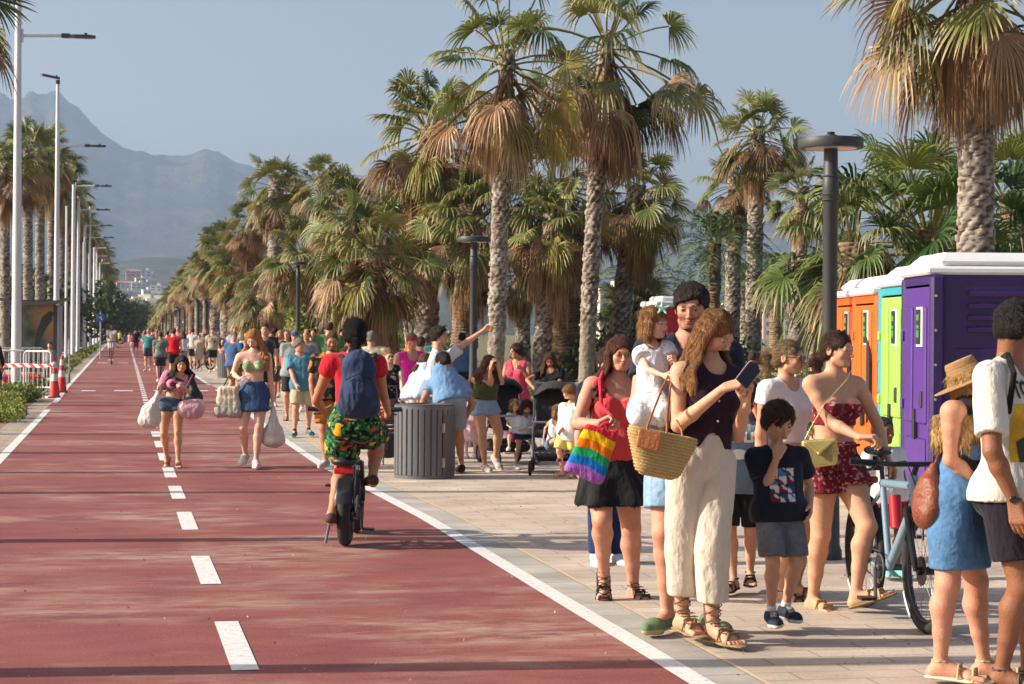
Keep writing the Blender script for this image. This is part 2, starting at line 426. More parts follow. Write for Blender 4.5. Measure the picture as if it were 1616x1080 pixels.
class Person:
    def __init__(s, foot, top=None, H=None, yaw=0, skin='warm', sex='f', w=1.0, child=0.0, pitch=0, hyaw=None, hroll=0,
                 head=None, hips=None, lean=0.0, J=None, kneepole=None, D=None, O=None, twist=0, hs=None, det=None, hipz=None):
        """foot: photograph pixel of the ground contact. yaw: 0 faces the camera, +90 faces the right of the picture.
        J: joint overrides in photograph pixels (x, y, depth offset)."""
        s.O = np.array(G(*foot)) if O is None else np.array(O, float)
        s.D = depth(s.O) if D is None else D
        s.sex = sex; s.w = w; s.child = child; s.skin = np.array(SKIN[skin] if isinstance(skin, str) else skin)
        s.B = np.array([list(EX), list(EY), [0,0,1]])      # rows: local axes in the world
        if H is None:
            p = s.px(*top); H = p[2]
        s.H = H; s.yaw = rad(yaw)
        J = J or {}
        s.h = det or max(.0068, s.D*.00062)
        R = rotz(s.yaw)
        s.f = R@A(0,-1,0)                # facing
        s.rt = R@A(-1,0,0)               # anatomical right
        s.hs = (hs or (.132+.045*child))*H
        s.hyaw = s.yaw if hyaw is None else rad(hyaw)
        sw = (.103 if sex == 'f' else .118)*(1-.12*child); hw = .05
        pz = .525-.03*child
        pc = A(0,0,pz*H) if (hips is None or hips[1] is None) else s.px(*hips)
        if hipz: pc[2] = hipz
        if hips is not None and hips[1] is None: pc = s.px(hips[0], 526, hips[2] if len(hips) > 2 else 0); pc[2] = pz*H
        if (hips is None or hips[1] is None) and not hipz:
            zz = []
            for sd, sg in (('R',1),('L',-1)):
                if J and 'an'+sd in J and not J.get('fp'+sd, 0):
                    a_ = s.px(*J['an'+sd]); hxy = pc+s.rt*sg*hw*H; dh = np.linalg.norm((a_-hxy)[:2]); Lg = .488*H*(1-.06*child)
                    zz.append(a_[2]+math.sqrt(max(Lg*Lg-dh*dh, .04))+.004*H)
            if zz: pc[2] = min(pc[2]+.03*H, max(min(zz), .40*H))
        hc = A(0,0,1)*(H-.52*s.hs) + s.f*(math.sin(rad(lean))*.4*H)
        if top is not None and len(top) > 1: hc = s.px(top[0], top[1]) - A(0,0,.52*s.hs); hc[1] = s.f[1]*math.sin(rad(lean))*.4*H
        if head is not None: hc = s.px(*head)
        s.j = j = {}
        j['head'] = hc
        nb = hc - unit(hc-pc)*(.62*s.hs) - s.f*.12*s.hs - A(0,0,.15*s.hs)
        if J and 'neck' in J: nb = s.px(*J['neck'])
        j['neck'] = nb; j['pelvis'] = pc
        u = unit(nb-pc); s.u = u
        tr = rotz(rad(twist))@s.rt; tr = unit(tr-u*(tr@u)); s.tr = tr; s.tf = unit(np.cross(u, tr)); 
        if s.tf@s.f < 0: s.tf = -s.tf
        s.pr = s.rt; s.pf = s.f
        sh = nb - u*.022*H
        j['shR'] = sh+tr*sw*H; j['shL'] = sh-tr*sw*H
        j['hipR'] = pc+s.rt*hw*H - u*.005*H; j['hipL'] = pc-s.rt*hw*H - u*.005*H
        for k in ('shR','shL','hipR','hipL'):
            if k in J: j[k] = s.px(*J[k])
        ua, fa = .172*H*(1-.1*child), .148*H*(1-.1*child)
        ul, ll = .245*H*(1-.06*child), .245*H*(1-.06*child)
        for sd, sg in (('R',1),('L',-1)):
            an = s.px(*J['an'+sd]) if 'an'+sd in J else j['hip'+sd]*A(1,1,0)+s.rt*sg*.0*H+A(0,0,.048*H)
            if 'kn'+sd in J: j['kn'+sd] = s.px(*J['kn'+sd]); j['an'+sd] = an
            else:
                kp = s.f*1.0+s.rt*sg*.15
                if kneepole is not None: kp = np.array(kneepole)
                j['kn'+sd], j['an'+sd] = ik(j['hip'+sd], an, ul, ll, kp)
            if 'wr'+sd in J: wr = s.px(*J['wr'+sd])
            else: wr = j['sh'+sd] + s.rt*sg*.045*H + s.f*.03*H - A(0,0,(ua+fa)*.985)
            if 'el'+sd in J: j['el'+sd] = s.px(*J['el'+sd]); j['wr'+sd] = wr
            else:
                ep = J.get('ep'+sd, None)
                ep = -s.f*.7 - A(0,0,.5) + s.rt*sg*.5 if ep is None else np.array(ep)
                j['el'+sd], j['wr'+sd] = ik(j['sh'+sd], wr, ua, fa, ep)
            j['fd'+sd] = rotz(rad(J.get('fy'+sd, sg*-8)))@s.f     # foot direction
            j['fp'+sd] = J.get('fp'+sd, 0)                      # foot pitch (toe down +)
            j['hd'+sd] = unit(np.array(J['hd'+sd])) if 'hd'+sd in J else unit(j['wr'+sd]-j['el'+sd])
            j['hn'+sd] = np.array(J.get('hn'+sd, list(-s.rt*sg)))   # palm normal
            j['cu'+sd] = J.get('cu'+sd, .35)
        # head frame
        Rh = rotz(s.hyaw); hf = Rh@A(0,-1,0); hr = Rh@A(-1,0,0)
        a = rad(pitch); s.hf = hf; hf2 = hf*math.cos(a)-A(0,0,1)*math.sin(a); hu = hf*math.sin(a)+A(0,0,1)*math.cos(a)
        b = rad(hroll); hr2 = hr*math.cos(b)-hu*math.sin(b); hu2 = hu*math.cos(b)+hr*math.sin(b)
        s.hR = np.array([hr2, hf2, hu2])          # rows right, front, up
        s.parts = []; s.extra = []
        s.bodyprims()
    def px(s, x, y, dy=0.0):
        "photograph pixel -> local metres at the person's depth + dy"
        if isinstance(x, str): return s.H*np.array(y, float)
        q = np.array(at(x, y, s.D+dy)) - s.O
        l = s.B@q; return l
    def hp(s, x, y, z): return s.j['head'] + (s.hR.T@(A(x, y, z)*s.hs))       # head units -> local
    def tp(s, x, y, z):
        "torso units (right, front, up in H) from the pelvis"
        return s.j['pelvis'] + (s.tr*x + s.tf*y + s.u*z)*s.H*s.tl
    def bodyprims(s):
        H, j, w, fem = s.H, s.j, s.w, s.sex == 'f'
        s.tl = 1.0; L = np.linalg.norm(j['neck']-j['pelvis'])/(.295*H)      # torso length factor
        TR = np.array([s.tr, s.tf, s.u]); PR = np.array([s.rt, s.f, A(0,0,1)])
        c = s.child; P = j['pelvis']; u = s.u*H*L; tr = s.tr*H; tf = s.tf*H
        s.kk = H*.03
        def e(pos, r, R=TR, k=.03): return Ell(pos, np.array(r)*H, R, k*H)
        wa = w*(1+.10*c)
        tor = [e(P+A(0,0,.0), ((.094 if fem else .086)*wa, .064*wa, .068), PR),
               e(P+u*.075+tf*.004, ((.073 if fem else .079)*wa, .055*wa*wa, .075)),
               e(P+u*.155, ((.075 if fem else .086)*wa, .058*wa, .08)),
               e(P+u*.225, ((.084 if fem else .1)*(.6+.4*wa), .053*(.5+.5*wa), .058)),
               Cone(j['shR']-s.tr*.018*H, j['shL']+s.tr*.018*H, .033*H, .033*H, .03*H),
               Cone(j['neck']+s.u*.012*H, j['shR']-s.tr*.01*H-s.u*.004*H, .026*H, .027*H, .02*H), Cone(j['neck']+s.u*.012*H, j['shL']+s.tr*.01*H-s.u*.004*H, .026*H, .027*H, .02*H)]
        if w > 1.1: tor.append(e(P+u*.06+tf*.03*w, (.075*w, .05*w, .07)))
        gl = [e(P+s.rt*H*.042-s.f*H*.03-A(0,0,.02*H), (.05*w, .05*w, .052), PR), e(P-s.rt*H*.042-s.f*H*.03-A(0,0,.02*H), (.05*w, .05*w, .052), PR)]
        br = []
        if fem and c < .4:
            for q in (1,-1): br.append(e(P+u*.198+tr*.042*q+tf*.044, (.037*w, .036*w, .037*w), k=.012))
        else:
            for q in (1,-1): br.append(e(P+u*.205+tr*.042*q+tf*.034, (.044, .02, .032), k=.02))
        s.g = dict(torso=tor, glute=gl, bust=br)
        nk = (.0275 if fem else .033)*H*(.9+.1*w)*(1-.1*c)
        hb = s.hp(0, -.12, -.22)
        s.g['neck'] = [Cone(j['neck']-s.u*.02*H, hb, nk*1.12, nk, .018*H)]
        am = (.86 if fem else 1.0)*(.6+.4*w)*(1-.12*c); lm = (1.0 if fem else .95)*(.5+.5*w)*(1-.1*c)
        for sd in 'RL':
            sh, el, wr = j['sh'+sd], j['el'+sd], j['wr'+sd]
            mid = el+(wr-el)*.3; m0 = sh+(el-sh)*.35
            s.g['ua'+sd] = [Cone(sh, m0, .034*H*am, .0305*H*am, .012*H), Cone(m0, el, .0305*H*am, .0235*H*am, .01*H)]
            s.g['fa'+sd] = [Cone(el, mid, .0235*H*am, .0245*H*am, .01*H), Cone(mid, wr, .0245*H*am, .0155*H*am, .01*H)]
            hi, kn, an = j['hip'+sd], j['kn'+sd], j['an'+sd]
            t0 = hi+(kn-hi)*.4
            s.g['th'+sd] = [Cone(hi, t0, .056*H*lm, .050*H*lm, .02*H), Cone(t0, kn, .050*H*lm, .0345*H*lm, .012*H)]
            shd = unit(an-kn); bk = -j['fd'+sd]; bk = bk-shd*(bk@shd)
            c1 = kn+(an-kn)*.28+unit(bk)*.008*H; c2 = kn+(an-kn)*.62+unit(bk)*.003*H
            s.g['ca'+sd] = [Cone(kn, c1, .0325*H*lm, .036*H*lm, .012*H), Cone(c1, c2, .036*H*lm, .0255*H*lm, .012*H), Cone(c2, an, .0255*H*lm, .0185*H*lm, .012*H),
                            Cone(kn-unit(bk)*.008*H, kn-unit(bk)*.006*H+shd*.02*H, .025*H*lm, .022*H*lm, .015*H)]
            # foot
            fd = j['fd'+sd]; a = rad(j['fp'+sd]); f2 = fd*math.cos(a)-A(0,0,1)*math.sin(a); fu = fd*math.sin(a)+A(0,0,1)*math.cos(a)
            fr = np.cross(f2, fu)
            FS = H*(1+.08*c); s.j['FF'+sd] = (f2, fu, fr)
            heel = an - f2*.018*FS - fu*.026*FS; ball = an + f2*.085*FS - fu*.032*FS; toe = an+f2*.112*FS - fu*.036*FS
            s.j['heel'+sd] = heel; s.j['ball'+sd] = ball; s.j['toe'+sd] = toe; s.FS = FS
            ft = [Cone(an, heel, .0195*H*lm, .0205*FS, .012*H), Cone(an+f2*.012*FS-fu*.01*FS, ball, .0205*FS, .0145*FS, .012*H),
                  Cone(heel, ball-fr*.004*FS, .018*FS, .014*FS, .015*H), Cone(ball-fr*.016*FS, ball+fr*.016*FS, .0125*FS, .0125*FS, .012*H)]
            s.g['ft'+sd] = ft; tt = []
            for q in range(5):
                x = (-.02+.0098*q)*(1 if sd == 'R' else -1); lg = (.046, .044, .041, .036, .03)[q]; rr = (.0088, .0068, .0064, .006, .0058)[q]
                if True: xx = -x if sd == 'R' else -x
                b0 = ball + fr*(xx)*FS - fu*.001*FS
                tt.append(Cone(b0, b0+f2*(lg-.006)*FS-fu*.004*FS, rr*1.05*FS, rr*FS, .003*H))
            s.g['toe'+sd] = tt
            # hand
            s.g['ha'+sd] = s.hand(sd)
    def hand(s, sd):
        H, j = s.H*(1-.03*s.child), s.j; wr = j['wr'+sd]; d = j['hd'+sd]; n = j['hn'+sd]; n = unit(n-d*(n@d)); sg = 1 if sd == 'R' else -1
        side = np.cross(d, n)*sg      # towards the thumb
        am = .92 if s.sex == 'f' else 1.05
        cu = j['cu'+sd]; out = []
        if not isinstance(cu, (tuple, list)): cu = (cu,)*4
        pl = .054*H
        for q in range(4):
            x = (.0175, .006, -.0055, -.0165)[q]*H*am; kn = wr + d*(pl-(0,0,.002,.006)[q]*H) + side*x
            base = wr + d*.006*H + side*x*.55
            out.append(Cone(base, kn, .0105*H*am, .0078*H*am, .006*H))
            a = 0; p = kn; L3 = [(.024,.017,.013), (.027,.019,.014), (.025,.018,.013), (.019,.014,.012)][q]; r = .0062*H*am
            f0 = unit(d + side*(.10,.02,-.05,-.13)[q])
            for L in L3:
                a += cu[q]*(.75+.06*q); v = f0*math.cos(a)+n*math.sin(a); p2 = p+v*L*H
                out.append(Cone(p, p2, r, r*.9, .0015*H)); p = p2; r *= .9
        tb = wr + d*.012*H + side*.014*H + n*.004*H
        ct = np.mean(cu); v = unit(d*.75+side*.62+n*(.25+.3*min(ct, 1))); p = tb+v*.028*H
        out.append(Cone(tb, p, .0095*H*am, .0075*H*am, .006*H))
        v2 = unit(d*.95+side*(.25-.3*min(ct,1))+n*(.2+.45*min(ct,1.2))); p2 = p+v2*.02*H; out.append(Cone(p, p2, .0072*H*am, .0066*H*am, .003*H))
        v3 = unit(d*.95-side*.1*min(ct,1)+n*(.2+.6*min(ct,1.2))); out.append(Cone(p2, p2+v3*.016*H, .0066*H*am, .0056*H*am, .003*H))
        j['palm'+sd] = wr + d*.045*H + n*.014*H
        j['grip'+sd] = wr + d*.062*H + n*.02*H
        return out
    def headprims(s):
        S = s.hs; R = s.hR; fem = s.sex == 'f'; c = s.child
        def e(p, r, k=.05): return Ell(s.hp(*p), np.array(r)*S, R, k*S)
        def cn(p, q, a, b, k=.03): return Cone(s.hp(*p), s.hp(*q), a*S, b*S, k*S)
        jw = (.105 if fem else .135)*(1+.15*c)
        L = [e((0,-.04,.13), (.335,.41,.36)), e((0,.10,-.10), (.275+.02*c,.29,.33), .08), e((0,.235,-.345+.03*c), (jw,.125,.10), .12),
             cn((-.21,.02,-.28),(-.09,.24,-.37), .075, .07, .1), cn((.21,.02,-.28),(.09,.24,-.37), .075, .07, .1),
             cn((-.15,.365,.085),(.15,.365,.085), .04, .04, .07),
             e((-.17,.27,-.09), (.085,.08,.08), .1), e((.17,.27,-.09), (.085,.08,.08), .1)]
        L += [Sub(e((-.135,.47,.015), (.085,.11,.06)), .06*S), Sub(e((.135,.47,.015), (.085,.11,.06)), .06*S)]
        nl = .49-.05*c
        L += [cn((0,.36,.06),(0,nl-.04,-.12), .028, .042, .03), e((0,nl-.01,-.135), (.05,.05,.042), .03), e((-.045,nl-.055,-.15), (.035,.045,.03), .02), e((.045,nl-.055,-.15), (.035,.045,.03), .02)]
        L += [e((-.135,.335,.015), (.072,.055,.05), .015), e((.135,.335,.015), (.072,.055,.05), .015)]
        L += [e((0,.375,-.225), (.085,.045,.022), .02), e((0,.37,-.268), (.075,.042,.024), .02), Sub(cn((-.08,.435,-.245),(.08,.435,-.245), .006, .006), .012*S)]
        for q in (-1,1):
            L += [Ell(s.hp(.335*q,-.06,-.02), A(.035,.085,.13)*S, R, .02*S), Sub(Ell(s.hp(.375*q,-.04,-.01), A(.03,.045,.075)*S, R), .02*S)]
        return L
    def skincolor(s, V, brow=None, lips=None, beard=None, N=None):
        C = np.tile(s.skin, (len(V), 1)); C = C*(1+.05*vnoise(V, (18,18,18), 3))[:, None]*(1+.035*vnoise(V, (70,70,70), 4))[:, None]
        q = ((V-s.j['head'])@s.hR.T)/s.hs
        inh = (np.abs(q[:,0]) < .5) & (np.abs(q[:,1]) < .7) & (q[:,2] > -.5) & (q[:,2] < .6)
        x, y, z = np.abs(q[:,0]), q[:,1], q[:,2]; fr = inh & (y > .12)
        def blend(m, col, a=1.0):
            a = np.asarray(a)*m; a = np.clip(a, 0, 1)[:, None]; C[:] = C*(1-a)+np.array(col)*a
        blend(fr, s.skin*A(1.08,.78,.72), np.exp(-(((x-.17)/.1)**2+((z+.12)/.09)**2))*.45)
        blend(fr, s.skin*A(1.02,.78,.72), np.exp(-((x/.07)**2+((z+.13)/.06)**2))*.4)
        hairc = np.array(s.browc if hasattr(s, 'browc') else (.05,.03,.02))
        if beard is not None:
            m = fr & (z < -.13-.25*(np.maximum(.18-x, 0))) & (q[:,2] > -.5); blend(m, hairc, beard*np.clip((-.12-z)/.06, 0, 1))
            m = inh & (x > .18) & (z < .0) & (y > -.05); blend(m, hairc, beard*.8*np.clip((-z)/.1, 0, 1))
            m = fr & (np.abs(z+.19) < .025) & (x < .12); blend(m, hairc, beard)
        # lips
        lc = lips if lips is not None else s.skin*A(.98,.55,.52)
        blend(fr & (y > .3), lc, np.clip(1.6-((x/.098)**2+((z+.246)/.042)**2)*1.6, 0, 1))
        blend(fr & (y > .3) & (x < .08), s.skin*.25, np.exp(-((z+.246)/.007)**2)*.8)
        # eyes
        ex = (x-.135)/.068; ez = (z-.010)/(.0185+.005*s.child)
        el = ex*ex+ez*ez; op = fr & (y > .18)
        blend(op, s.skin*.32, np.clip(1-np.abs(el-1.25)/.9, 0, 1)*.8*(ez > -.1))
        blend(op, A(.40,.36,.33), np.clip((1.15-el)*4, 0, 1))
        blend(op, A(.035,.02,.012), np.clip((.034-np.hypot(x-.135, (z-.012)))*150, 0, 1)*(el < 1.15))
        # brows
        bz = .098+.03*np.clip((x-.06)/.15, 0, 1)-.05*np.clip((x-.17)/.08, 0, 1)
        blend(fr & (x > .055) & (x < .235), hairc*.9+s.skin*.06, np.exp(-((z-bz)/(.016 if s.sex == 'f' else .022))**2)*(.75 if s.sex == 'f' else .9))
        # nostrils
        blend(fr & (y > .35), s.skin*.3, np.exp(-(((x-.03)/.014)**2+((z+.168)/.012)**2))*.8)
        # toenail / knuckle warmth
        for sd in 'RL':
            for k, r in (('kn', .05), ('el', .04)):
                d = np.linalg.norm(V-s.j[k+sd], axis=1)/(r*s.H); blend(d < 3, s.skin*A(1.0,.84,.78), np.exp(-d*d)*.35)
        return C
    def finish(s, name='person', label='', group=None, brow=None, beard=None, hide=(), toes=False, bust=True, nails=None, glass=False, lips=None):
        if brow is not None: s.browc = brow
        g = s.g; h = s.h; H = s.H
        body = g['torso']+g['glute']+(g['bust'] if bust else [])+g['neck']
        for sd in 'RL': body += g['th'+sd]+g['ca'+sd]
        for sd in 'RL': body += g['ft'+sd]+g['ua'+sd]+g['fa'+sd]
        near = s.D < 30
        # the head box gets a finer grid; both fields agree along the seam
        hl = s.headprims(); hc = s.j['head']; S = s.hs
        zc = (s.hp(0, -.1, -.47))[2]
        nk = [Cone(p.a, p.b, p.ra, p.rb, p.k, None, (A(0,0,zc+h*.8), A(0,0,1))) for p in g['neck']]
        body = [p for p in body if p not in g['neck']]; body = body[:len(g['torso'])]+nk+body[len(g['torso']):]
        lo, hi = bounds(body, 3*h)
        d, lo = field(body, lo, hi, h); V, Fq = nets(d, lo, h); V = smooth_v(V, Fq, 2)
        parts = [(V, Fq, s.skincolor(V, beard=beard, lips=lips))]
        hh = max(.003, h*.5) if near else h*.7
        hlo = hc-.72*S; hhi = hc+.72*S; hlo[2] = zc-h*.3
        d2, l2 = field(g['neck']+g['torso'][4:]+g['ua'+'R']+g['uaL']+hl, hlo, hhi, hh); V2, F2 = nets(d2, l2, hh); V2 = smooth_v(V2, F2, 1)
        parts.append((V2, F2, s.skincolor(V2, beard=beard, lips=lips)))
        for sd in 'RL':
            if 'ha'+sd in hide: continue
            hhh = min(h*.6, .0042*H/1.7+.0004) if s.D < 16 else h*.72
            pr = [Cone(s.j['wr'+sd]-s.j['hd'+sd]*.0*H, s.j['wr'+sd], .0155*H, .0155*H, .01*H)]+g['ha'+sd]
            fa = g['fa'+sd][1]; pr = [Cone(fa.a+(fa.b-fa.a)*.8, fa.b, fa.ra+(fa.rb-fa.ra)*.8, fa.rb, .008*H)]+g['ha'+sd]
            V3, F3 = shape(pr, hhh, 1); parts.append((V3, F3, s.skincolor(V3)))
        if toes:
            for sd in 'RL':
                V4, F4 = shape(g['ft'+sd][1:]+g['toe'+sd], max(.0038, h*.6), 1); C4 = s.skincolor(V4)
                if nails is not None:
                    for t in g['toe'+sd]:
                        dd = np.linalg.norm(V4-(t.b+A(0,0,.006)), axis=1); C4[dd < .0085] = nails
                parts.append((V4, F4, C4))
        V, Fq, C = merge(parts)
        me = np_mesh(name, V, Fq, M_SKIN, C)
        o = link(name, me, None, label=label, cat='person', group=group)
        o.location = Vector(s.O); o.rotation_euler = (0, 0, -YAW)
        s.obj = o
        for (nm, mm, lb) in s.parts:
            p = link(nm, mm, o)
            if lb: p['label'] = lb
        return s
    def add(s, name, prims, m, color, h=None, it=2, wr=0.0, wsc=(15,15,5.5), label=None, disp=None, seed=1, push=True):
        "mesh a garment or hair part; color: rgb or fn(V,N)->rgb; wr: wrinkle depth in metres"
        h = h or s.h
        V, Fq = shape(prims, h, it)
        if len(V) == 0: return None
        N = normals(V, Fq)
        if wr:
            w1 = vnoise(V, wsc, seed); w2 = vnoise(V+.3*w1[:, None]*.1, np.array(wsc)*2.3, seed+5)
            ridg = (1-2.2*np.abs(w1))*.55+(1-2*np.abs(w2))*.45
            V = V + N*(ridg*wr)[:, None]
        if disp is not None: V = V + N*disp(V, N)[:, None]
        C = color(V, N) if callable(color) else np.tile(np.array(color), (len(V), 1))
        me = np_mesh(name, V, Fq, m, np.clip(C, 0, 1)); s.parts.append((name, me, label)); s.last = (V, N)
        return me
    # ---------------- clothes
    def torso_cut(s, z): return s.j['pelvis']+s.u*z*s.H
    def top(s, name='shirt', color=(.8,.8,.8), hem=-.02, sleeve=.55, off=.009, loose=.0, m=None, neck='crew', wr=.004, straps=False, label=None, flare=0, long=False, low=0, seed=1, strapw=.014, side=None, tube=False):
        """hem: height of the lower edge above the pelvis in H. sleeve: fraction of the upper arm (0 none, >1 into the forearm)"""
        H = s.H; j = s.j; g = s.g; o = off*H/1.7*1.7; P = []
        o = off
        for i, p in enumerate(g['torso']):
            if i >= 4 and tube: continue
            P.append(p.off(o+(loose if i in (0,1,2) else 0)))
        P += [p.off(o+.002, k=.02*H) for p in g['bust']]
        if hem < .05 and loose > .006:
            P += [p.off(o+loose+.012) for p in g['glute']]; P.append(g['torso'][0].off(o+loose+.012))
            for sd in 'RL': P.append(Cone(j['hip'+sd], j['hip'+sd]-s.u*.05*H, .056*H*s.w+o+.012, .052*H*s.w+o+.012, .02*H))
        if hem < .05 and loose <= .006: P += [p.off(o+.004) for p in g['glute']]
        if loose > .006:
            a = s.tp(0,0,.2); b = s.j['pelvis']+s.u*(hem-.02)*H
            P.append(Cone(a, b, .080*H*s.w, (.086*s.w+flare)*H+loose, .03*H, (s.tf, .68)))
        if sleeve > 0:
            for sd in 'RL':
                t = min(sleeve, 1.0); L = np.linalg.norm(j['el'+sd]-j['sh'+sd])
                if sleeve <= 1.0:
                    e = j['sh'+sd]+(j['el'+sd]-j['sh'+sd])*t; ax = unit(j['el'+sd]-j['sh'+sd])
                    P.append(Cone(j['sh'+sd], e+ax*.02, .036*H+o, (.036*H+o+loose*.5)*(1-.06*t), .015*H, cut=(e, ax)))
                else:
                    P.append(Cone(j['sh'+sd], j['el'+sd], .036*H+o, .027*H+o+.004, .015*H))
                    e = j['el'+sd]+(j['wr'+sd]-j['el'+sd])*(sleeve-1); ax = unit(j['wr'+sd]-j['el'+sd])
                    P.append(Cone(j['el'+sd], e+ax*.015, .027*H+o+.004, .02*H+o+.006, .01*H, cut=(e, ax)))
        P.append(Cut(s.torso_cut(hem), -s.u))
        nb = j['neck']
        if neck == 'crew': P.append(Sub(Cone(nb+s.u*.0*H+s.tf*.012*H, nb+s.u*.15*H+s.tf*.03*H, .040*H, .06*H), .008))
        elif neck == 'v': 
            P.append(Sub(Cone(nb+s.u*.0*H+s.tf*.012*H, nb+s.u*.15*H+s.tf*.03*H, .040*H, .06*H), .008))
            P.append(Sub(Cone(nb+s.tf*.05*H-s.u*(.045+low)*H, nb+s.tf*.06*H+s.u*.05*H, .012*H, .05*H), .006))
        elif neck == 'scoop':
            P.append(Sub(Cone(nb+s.tf*.045*H-s.u*(.01+low)*H, nb+s.u*.1*H+s.tf*.05*H, .05*H, .06*H), .006))
            P.append(Sub(Cone(nb+s.u*.01*H, nb+s.u*.15*H, .040*H, .06*H), .006))
        elif neck == 'none': P.append(Cut(s.torso_cut(.225-low), s.u))
        if sleeve <= 0 and neck != 'none':
            # armholes
            for sd, q in (('R',1),('L',-1)):
                c = j['sh'+sd]+s.tr*q*(.012+strapw)*H
                P.append(Sub(Cone(c+s.u*.1*H, c-s.u*.055*H+s.tr*q*.006*H, .032*H, .036*H), .006))
        if straps:
            for sd, q in (('R',1),('L',-1)):
                for a, b in (((.05*q,.062,.215),(.058*q,.022,.30)), ((.05*q,-.058,.2),(.058*q,-.0,.30))):
                    P.append(Cone(s.tp(*a), s.tp(*b), .008*H, .008*H, .004))
        return s.add(name, P, m or M_CLOTH, color, wr=wr, label=label, seed=seed)
    def legs(s, name='shorts', color=(.5,.5,.5), t=.6, rise=.055, off=.01, loose=.012, m=None, wr=.004, label=None, seed=2, flare=0, kl=.008):
        "shorts and trousers; t: 0..1 thigh, 1..2 shin"
        H = s.H; g = s.g; j = s.j; P = [g['torso'][0].off(off), g['torso'][1].off(off-.003)] + [p.off(off) for p in g['glute']]
        P.append(Cut(s.j['pelvis']+s.u*rise*H, s.u))
        P = [p.off(off) for p in (g['torso'][0],)]+[g['torso'][1].off(off-.003)]+[p.off(off) for p in g['glute']]+[Cut(s.j['pelvis']+s.u*rise*H, s.u)]
        for sd in 'RL':
            hi, kn, an = j['hip'+sd], j['kn'+sd], j['an'+sd]; a1, a2 = g['th'+sd]
            r0 = a1.ra+off; k = kl*H
            if t <= 1:
                e = hi+(kn-hi)*t; ax = unit(kn-hi); rt = (a2.ra+(a2.rb-a2.ra)*max(0,(t-.4)/.6))+off+loose+flare
                P.append(Cone(hi, e+ax*.02, r0, rt, k, cut=(e, unit(ax+A(0,0,-.6)))))
            else:
                c1 = g['ca'+sd]; e = kn+(an-kn)*(t-1); ax = unit(an-kn)
                P.append(Cone(hi, kn, r0, a2.rb+off+loose, k))
                P.append(Cone(kn, e+ax*.015, a2.rb+off+loose, .026*H+off+loose+flare, k, cut=(e, unit(ax+A(0,0,-.8)))))
        return s.add(name, P, m or M_CLOTH, color, wr=wr, label=label, seed=seed)
    def skirt(s, name='skirt', color=(.5,.5,.5), length=.2, rise=.06, off=.008, flare=.03, m=None, wr=.006, label=None, ripple=0, seed=3):
        H = s.H; g = s.g; j = s.j
        P = [g['torso'][0].off(off), g['torso'][1].off(off-.002)]+[p.off(off) for p in g['glute']]
        P.append(Cut(j['pelvis']+s.u*rise*H, s.u))
        c = j['pelvis']; zb = c[2]-length*H
        kc = (j['knR']+j['knL'])/2; kc = c+(kc-c)*min(1, length*H/max(.01, c[2]-kc[2])); kc[2] = zb
        P.append(Cone(c+A(0,0,.0), kc-A(0,0,.03), .088*H*s.w+off, (.095*s.w+flare)*H+off, .03*H, (s.f, .74)))
        for sd in 'RL':
            P.append(s.g['th'+sd][0].off(off, k=.02*H)); P.append(Cone(s.g['th'+sd][1].a, s.g['th'+sd][1].b, s.g['th'+sd][1].ra+off, s.g['th'+sd][1].rb+off+.012, .03*H))
        P.append(Cut(A(0,0,zb), (0,0,-1)))
        cx, cy = kc[0], kc[1]
        def dp(V, N):
            if not ripple: return 0*V[:,0]
            an_ = np.arctan2(V[:,1]-cy, V[:,0]-cx); tt = np.clip((c[2]-V[:,2])/(length*H), 0, 1)
            return ripple*np.sin(an_*9+3*np.sin(an_*2))*tt**1.5*(np.abs(N[:,2]) < .8)
        return s.add(name, P, m or M_CLOTH, color, wr=wr, label=label, disp=dp, seed=seed)
    def shoes(s, kind='sneaker', color=(.8,.8,.8), sole=(.8,.8,.78), sock=None, name=None, h=None):
        H, j = s.H, s.j; FS = s.FS; h = h or max(.005, s.h*.8) 
        for sd in 'RL':
            f2, fu, fr = j['FF'+sd]; an, heel, ball, toe = j['an'+sd], j['heel'+sd], j['ball'+sd], j['toe'+sd]
            zc = heel-fu*.020*FS
            def colr(V, N, c=np.array(color), c2=np.array(sole)):
                z = (V-zc)@fu; x = (V-an)@f2; C = np.where((z < .010*FS+.004)[:, None], c2, c)
                if kind == 'sneaker':
                    lace = (z > .03*FS) & (x > .03*FS) & (x < .08*FS) & (np.abs((V-an)@fr) < .014*FS); C[lace] = np.where((np.sin(x[lace]*700) > 0)[:, None], c2, c)
                return C
            if kind in ('sneaker', 'flat', 'boot'):
                P = [Cone(heel+fu*.008*FS, ball+fu*.002*FS, .027*FS, .0225*FS, .012*H), Cone(ball-fr*.012*FS, ball+fr*.014*FS+f2*.004*FS, .0225*FS, .02*FS, .015*H),
                     Cone(ball, toe+f2*.012*FS+fu*.004*FS, .024*FS, .0165*FS, .015*H)]
                if kind == 'sneaker': P.append(Cone(an-fu*.006*FS, an+f2*.03*FS-fu*.012*FS, .0275*FS, .026*FS, .015*H, cut=(an+fu*.010*FS, fu)))
                elif kind == 'flat': P.append(Sub(Cone(an+f2*.012*FS, an+f2*.045*FS+fu*.0*FS, .023*FS, .021*FS), .006))
                P.append(Cut(heel-fu*.0225*FS, -fu))
                s.add(name or 'shoe', P, M_SOLE, colr, h=h, it=1)
            else: # sandals
                P = [Cone(heel-fu*.014*FS, ball-fu*.012*FS, .0275*FS, .029*FS, .01*H, (fu, .22)), Cone(ball-fu*.012*FS, toe+f2*.018*FS-fu*.008*FS, .03*FS, .023*FS, .01*H, (fu, .22))]
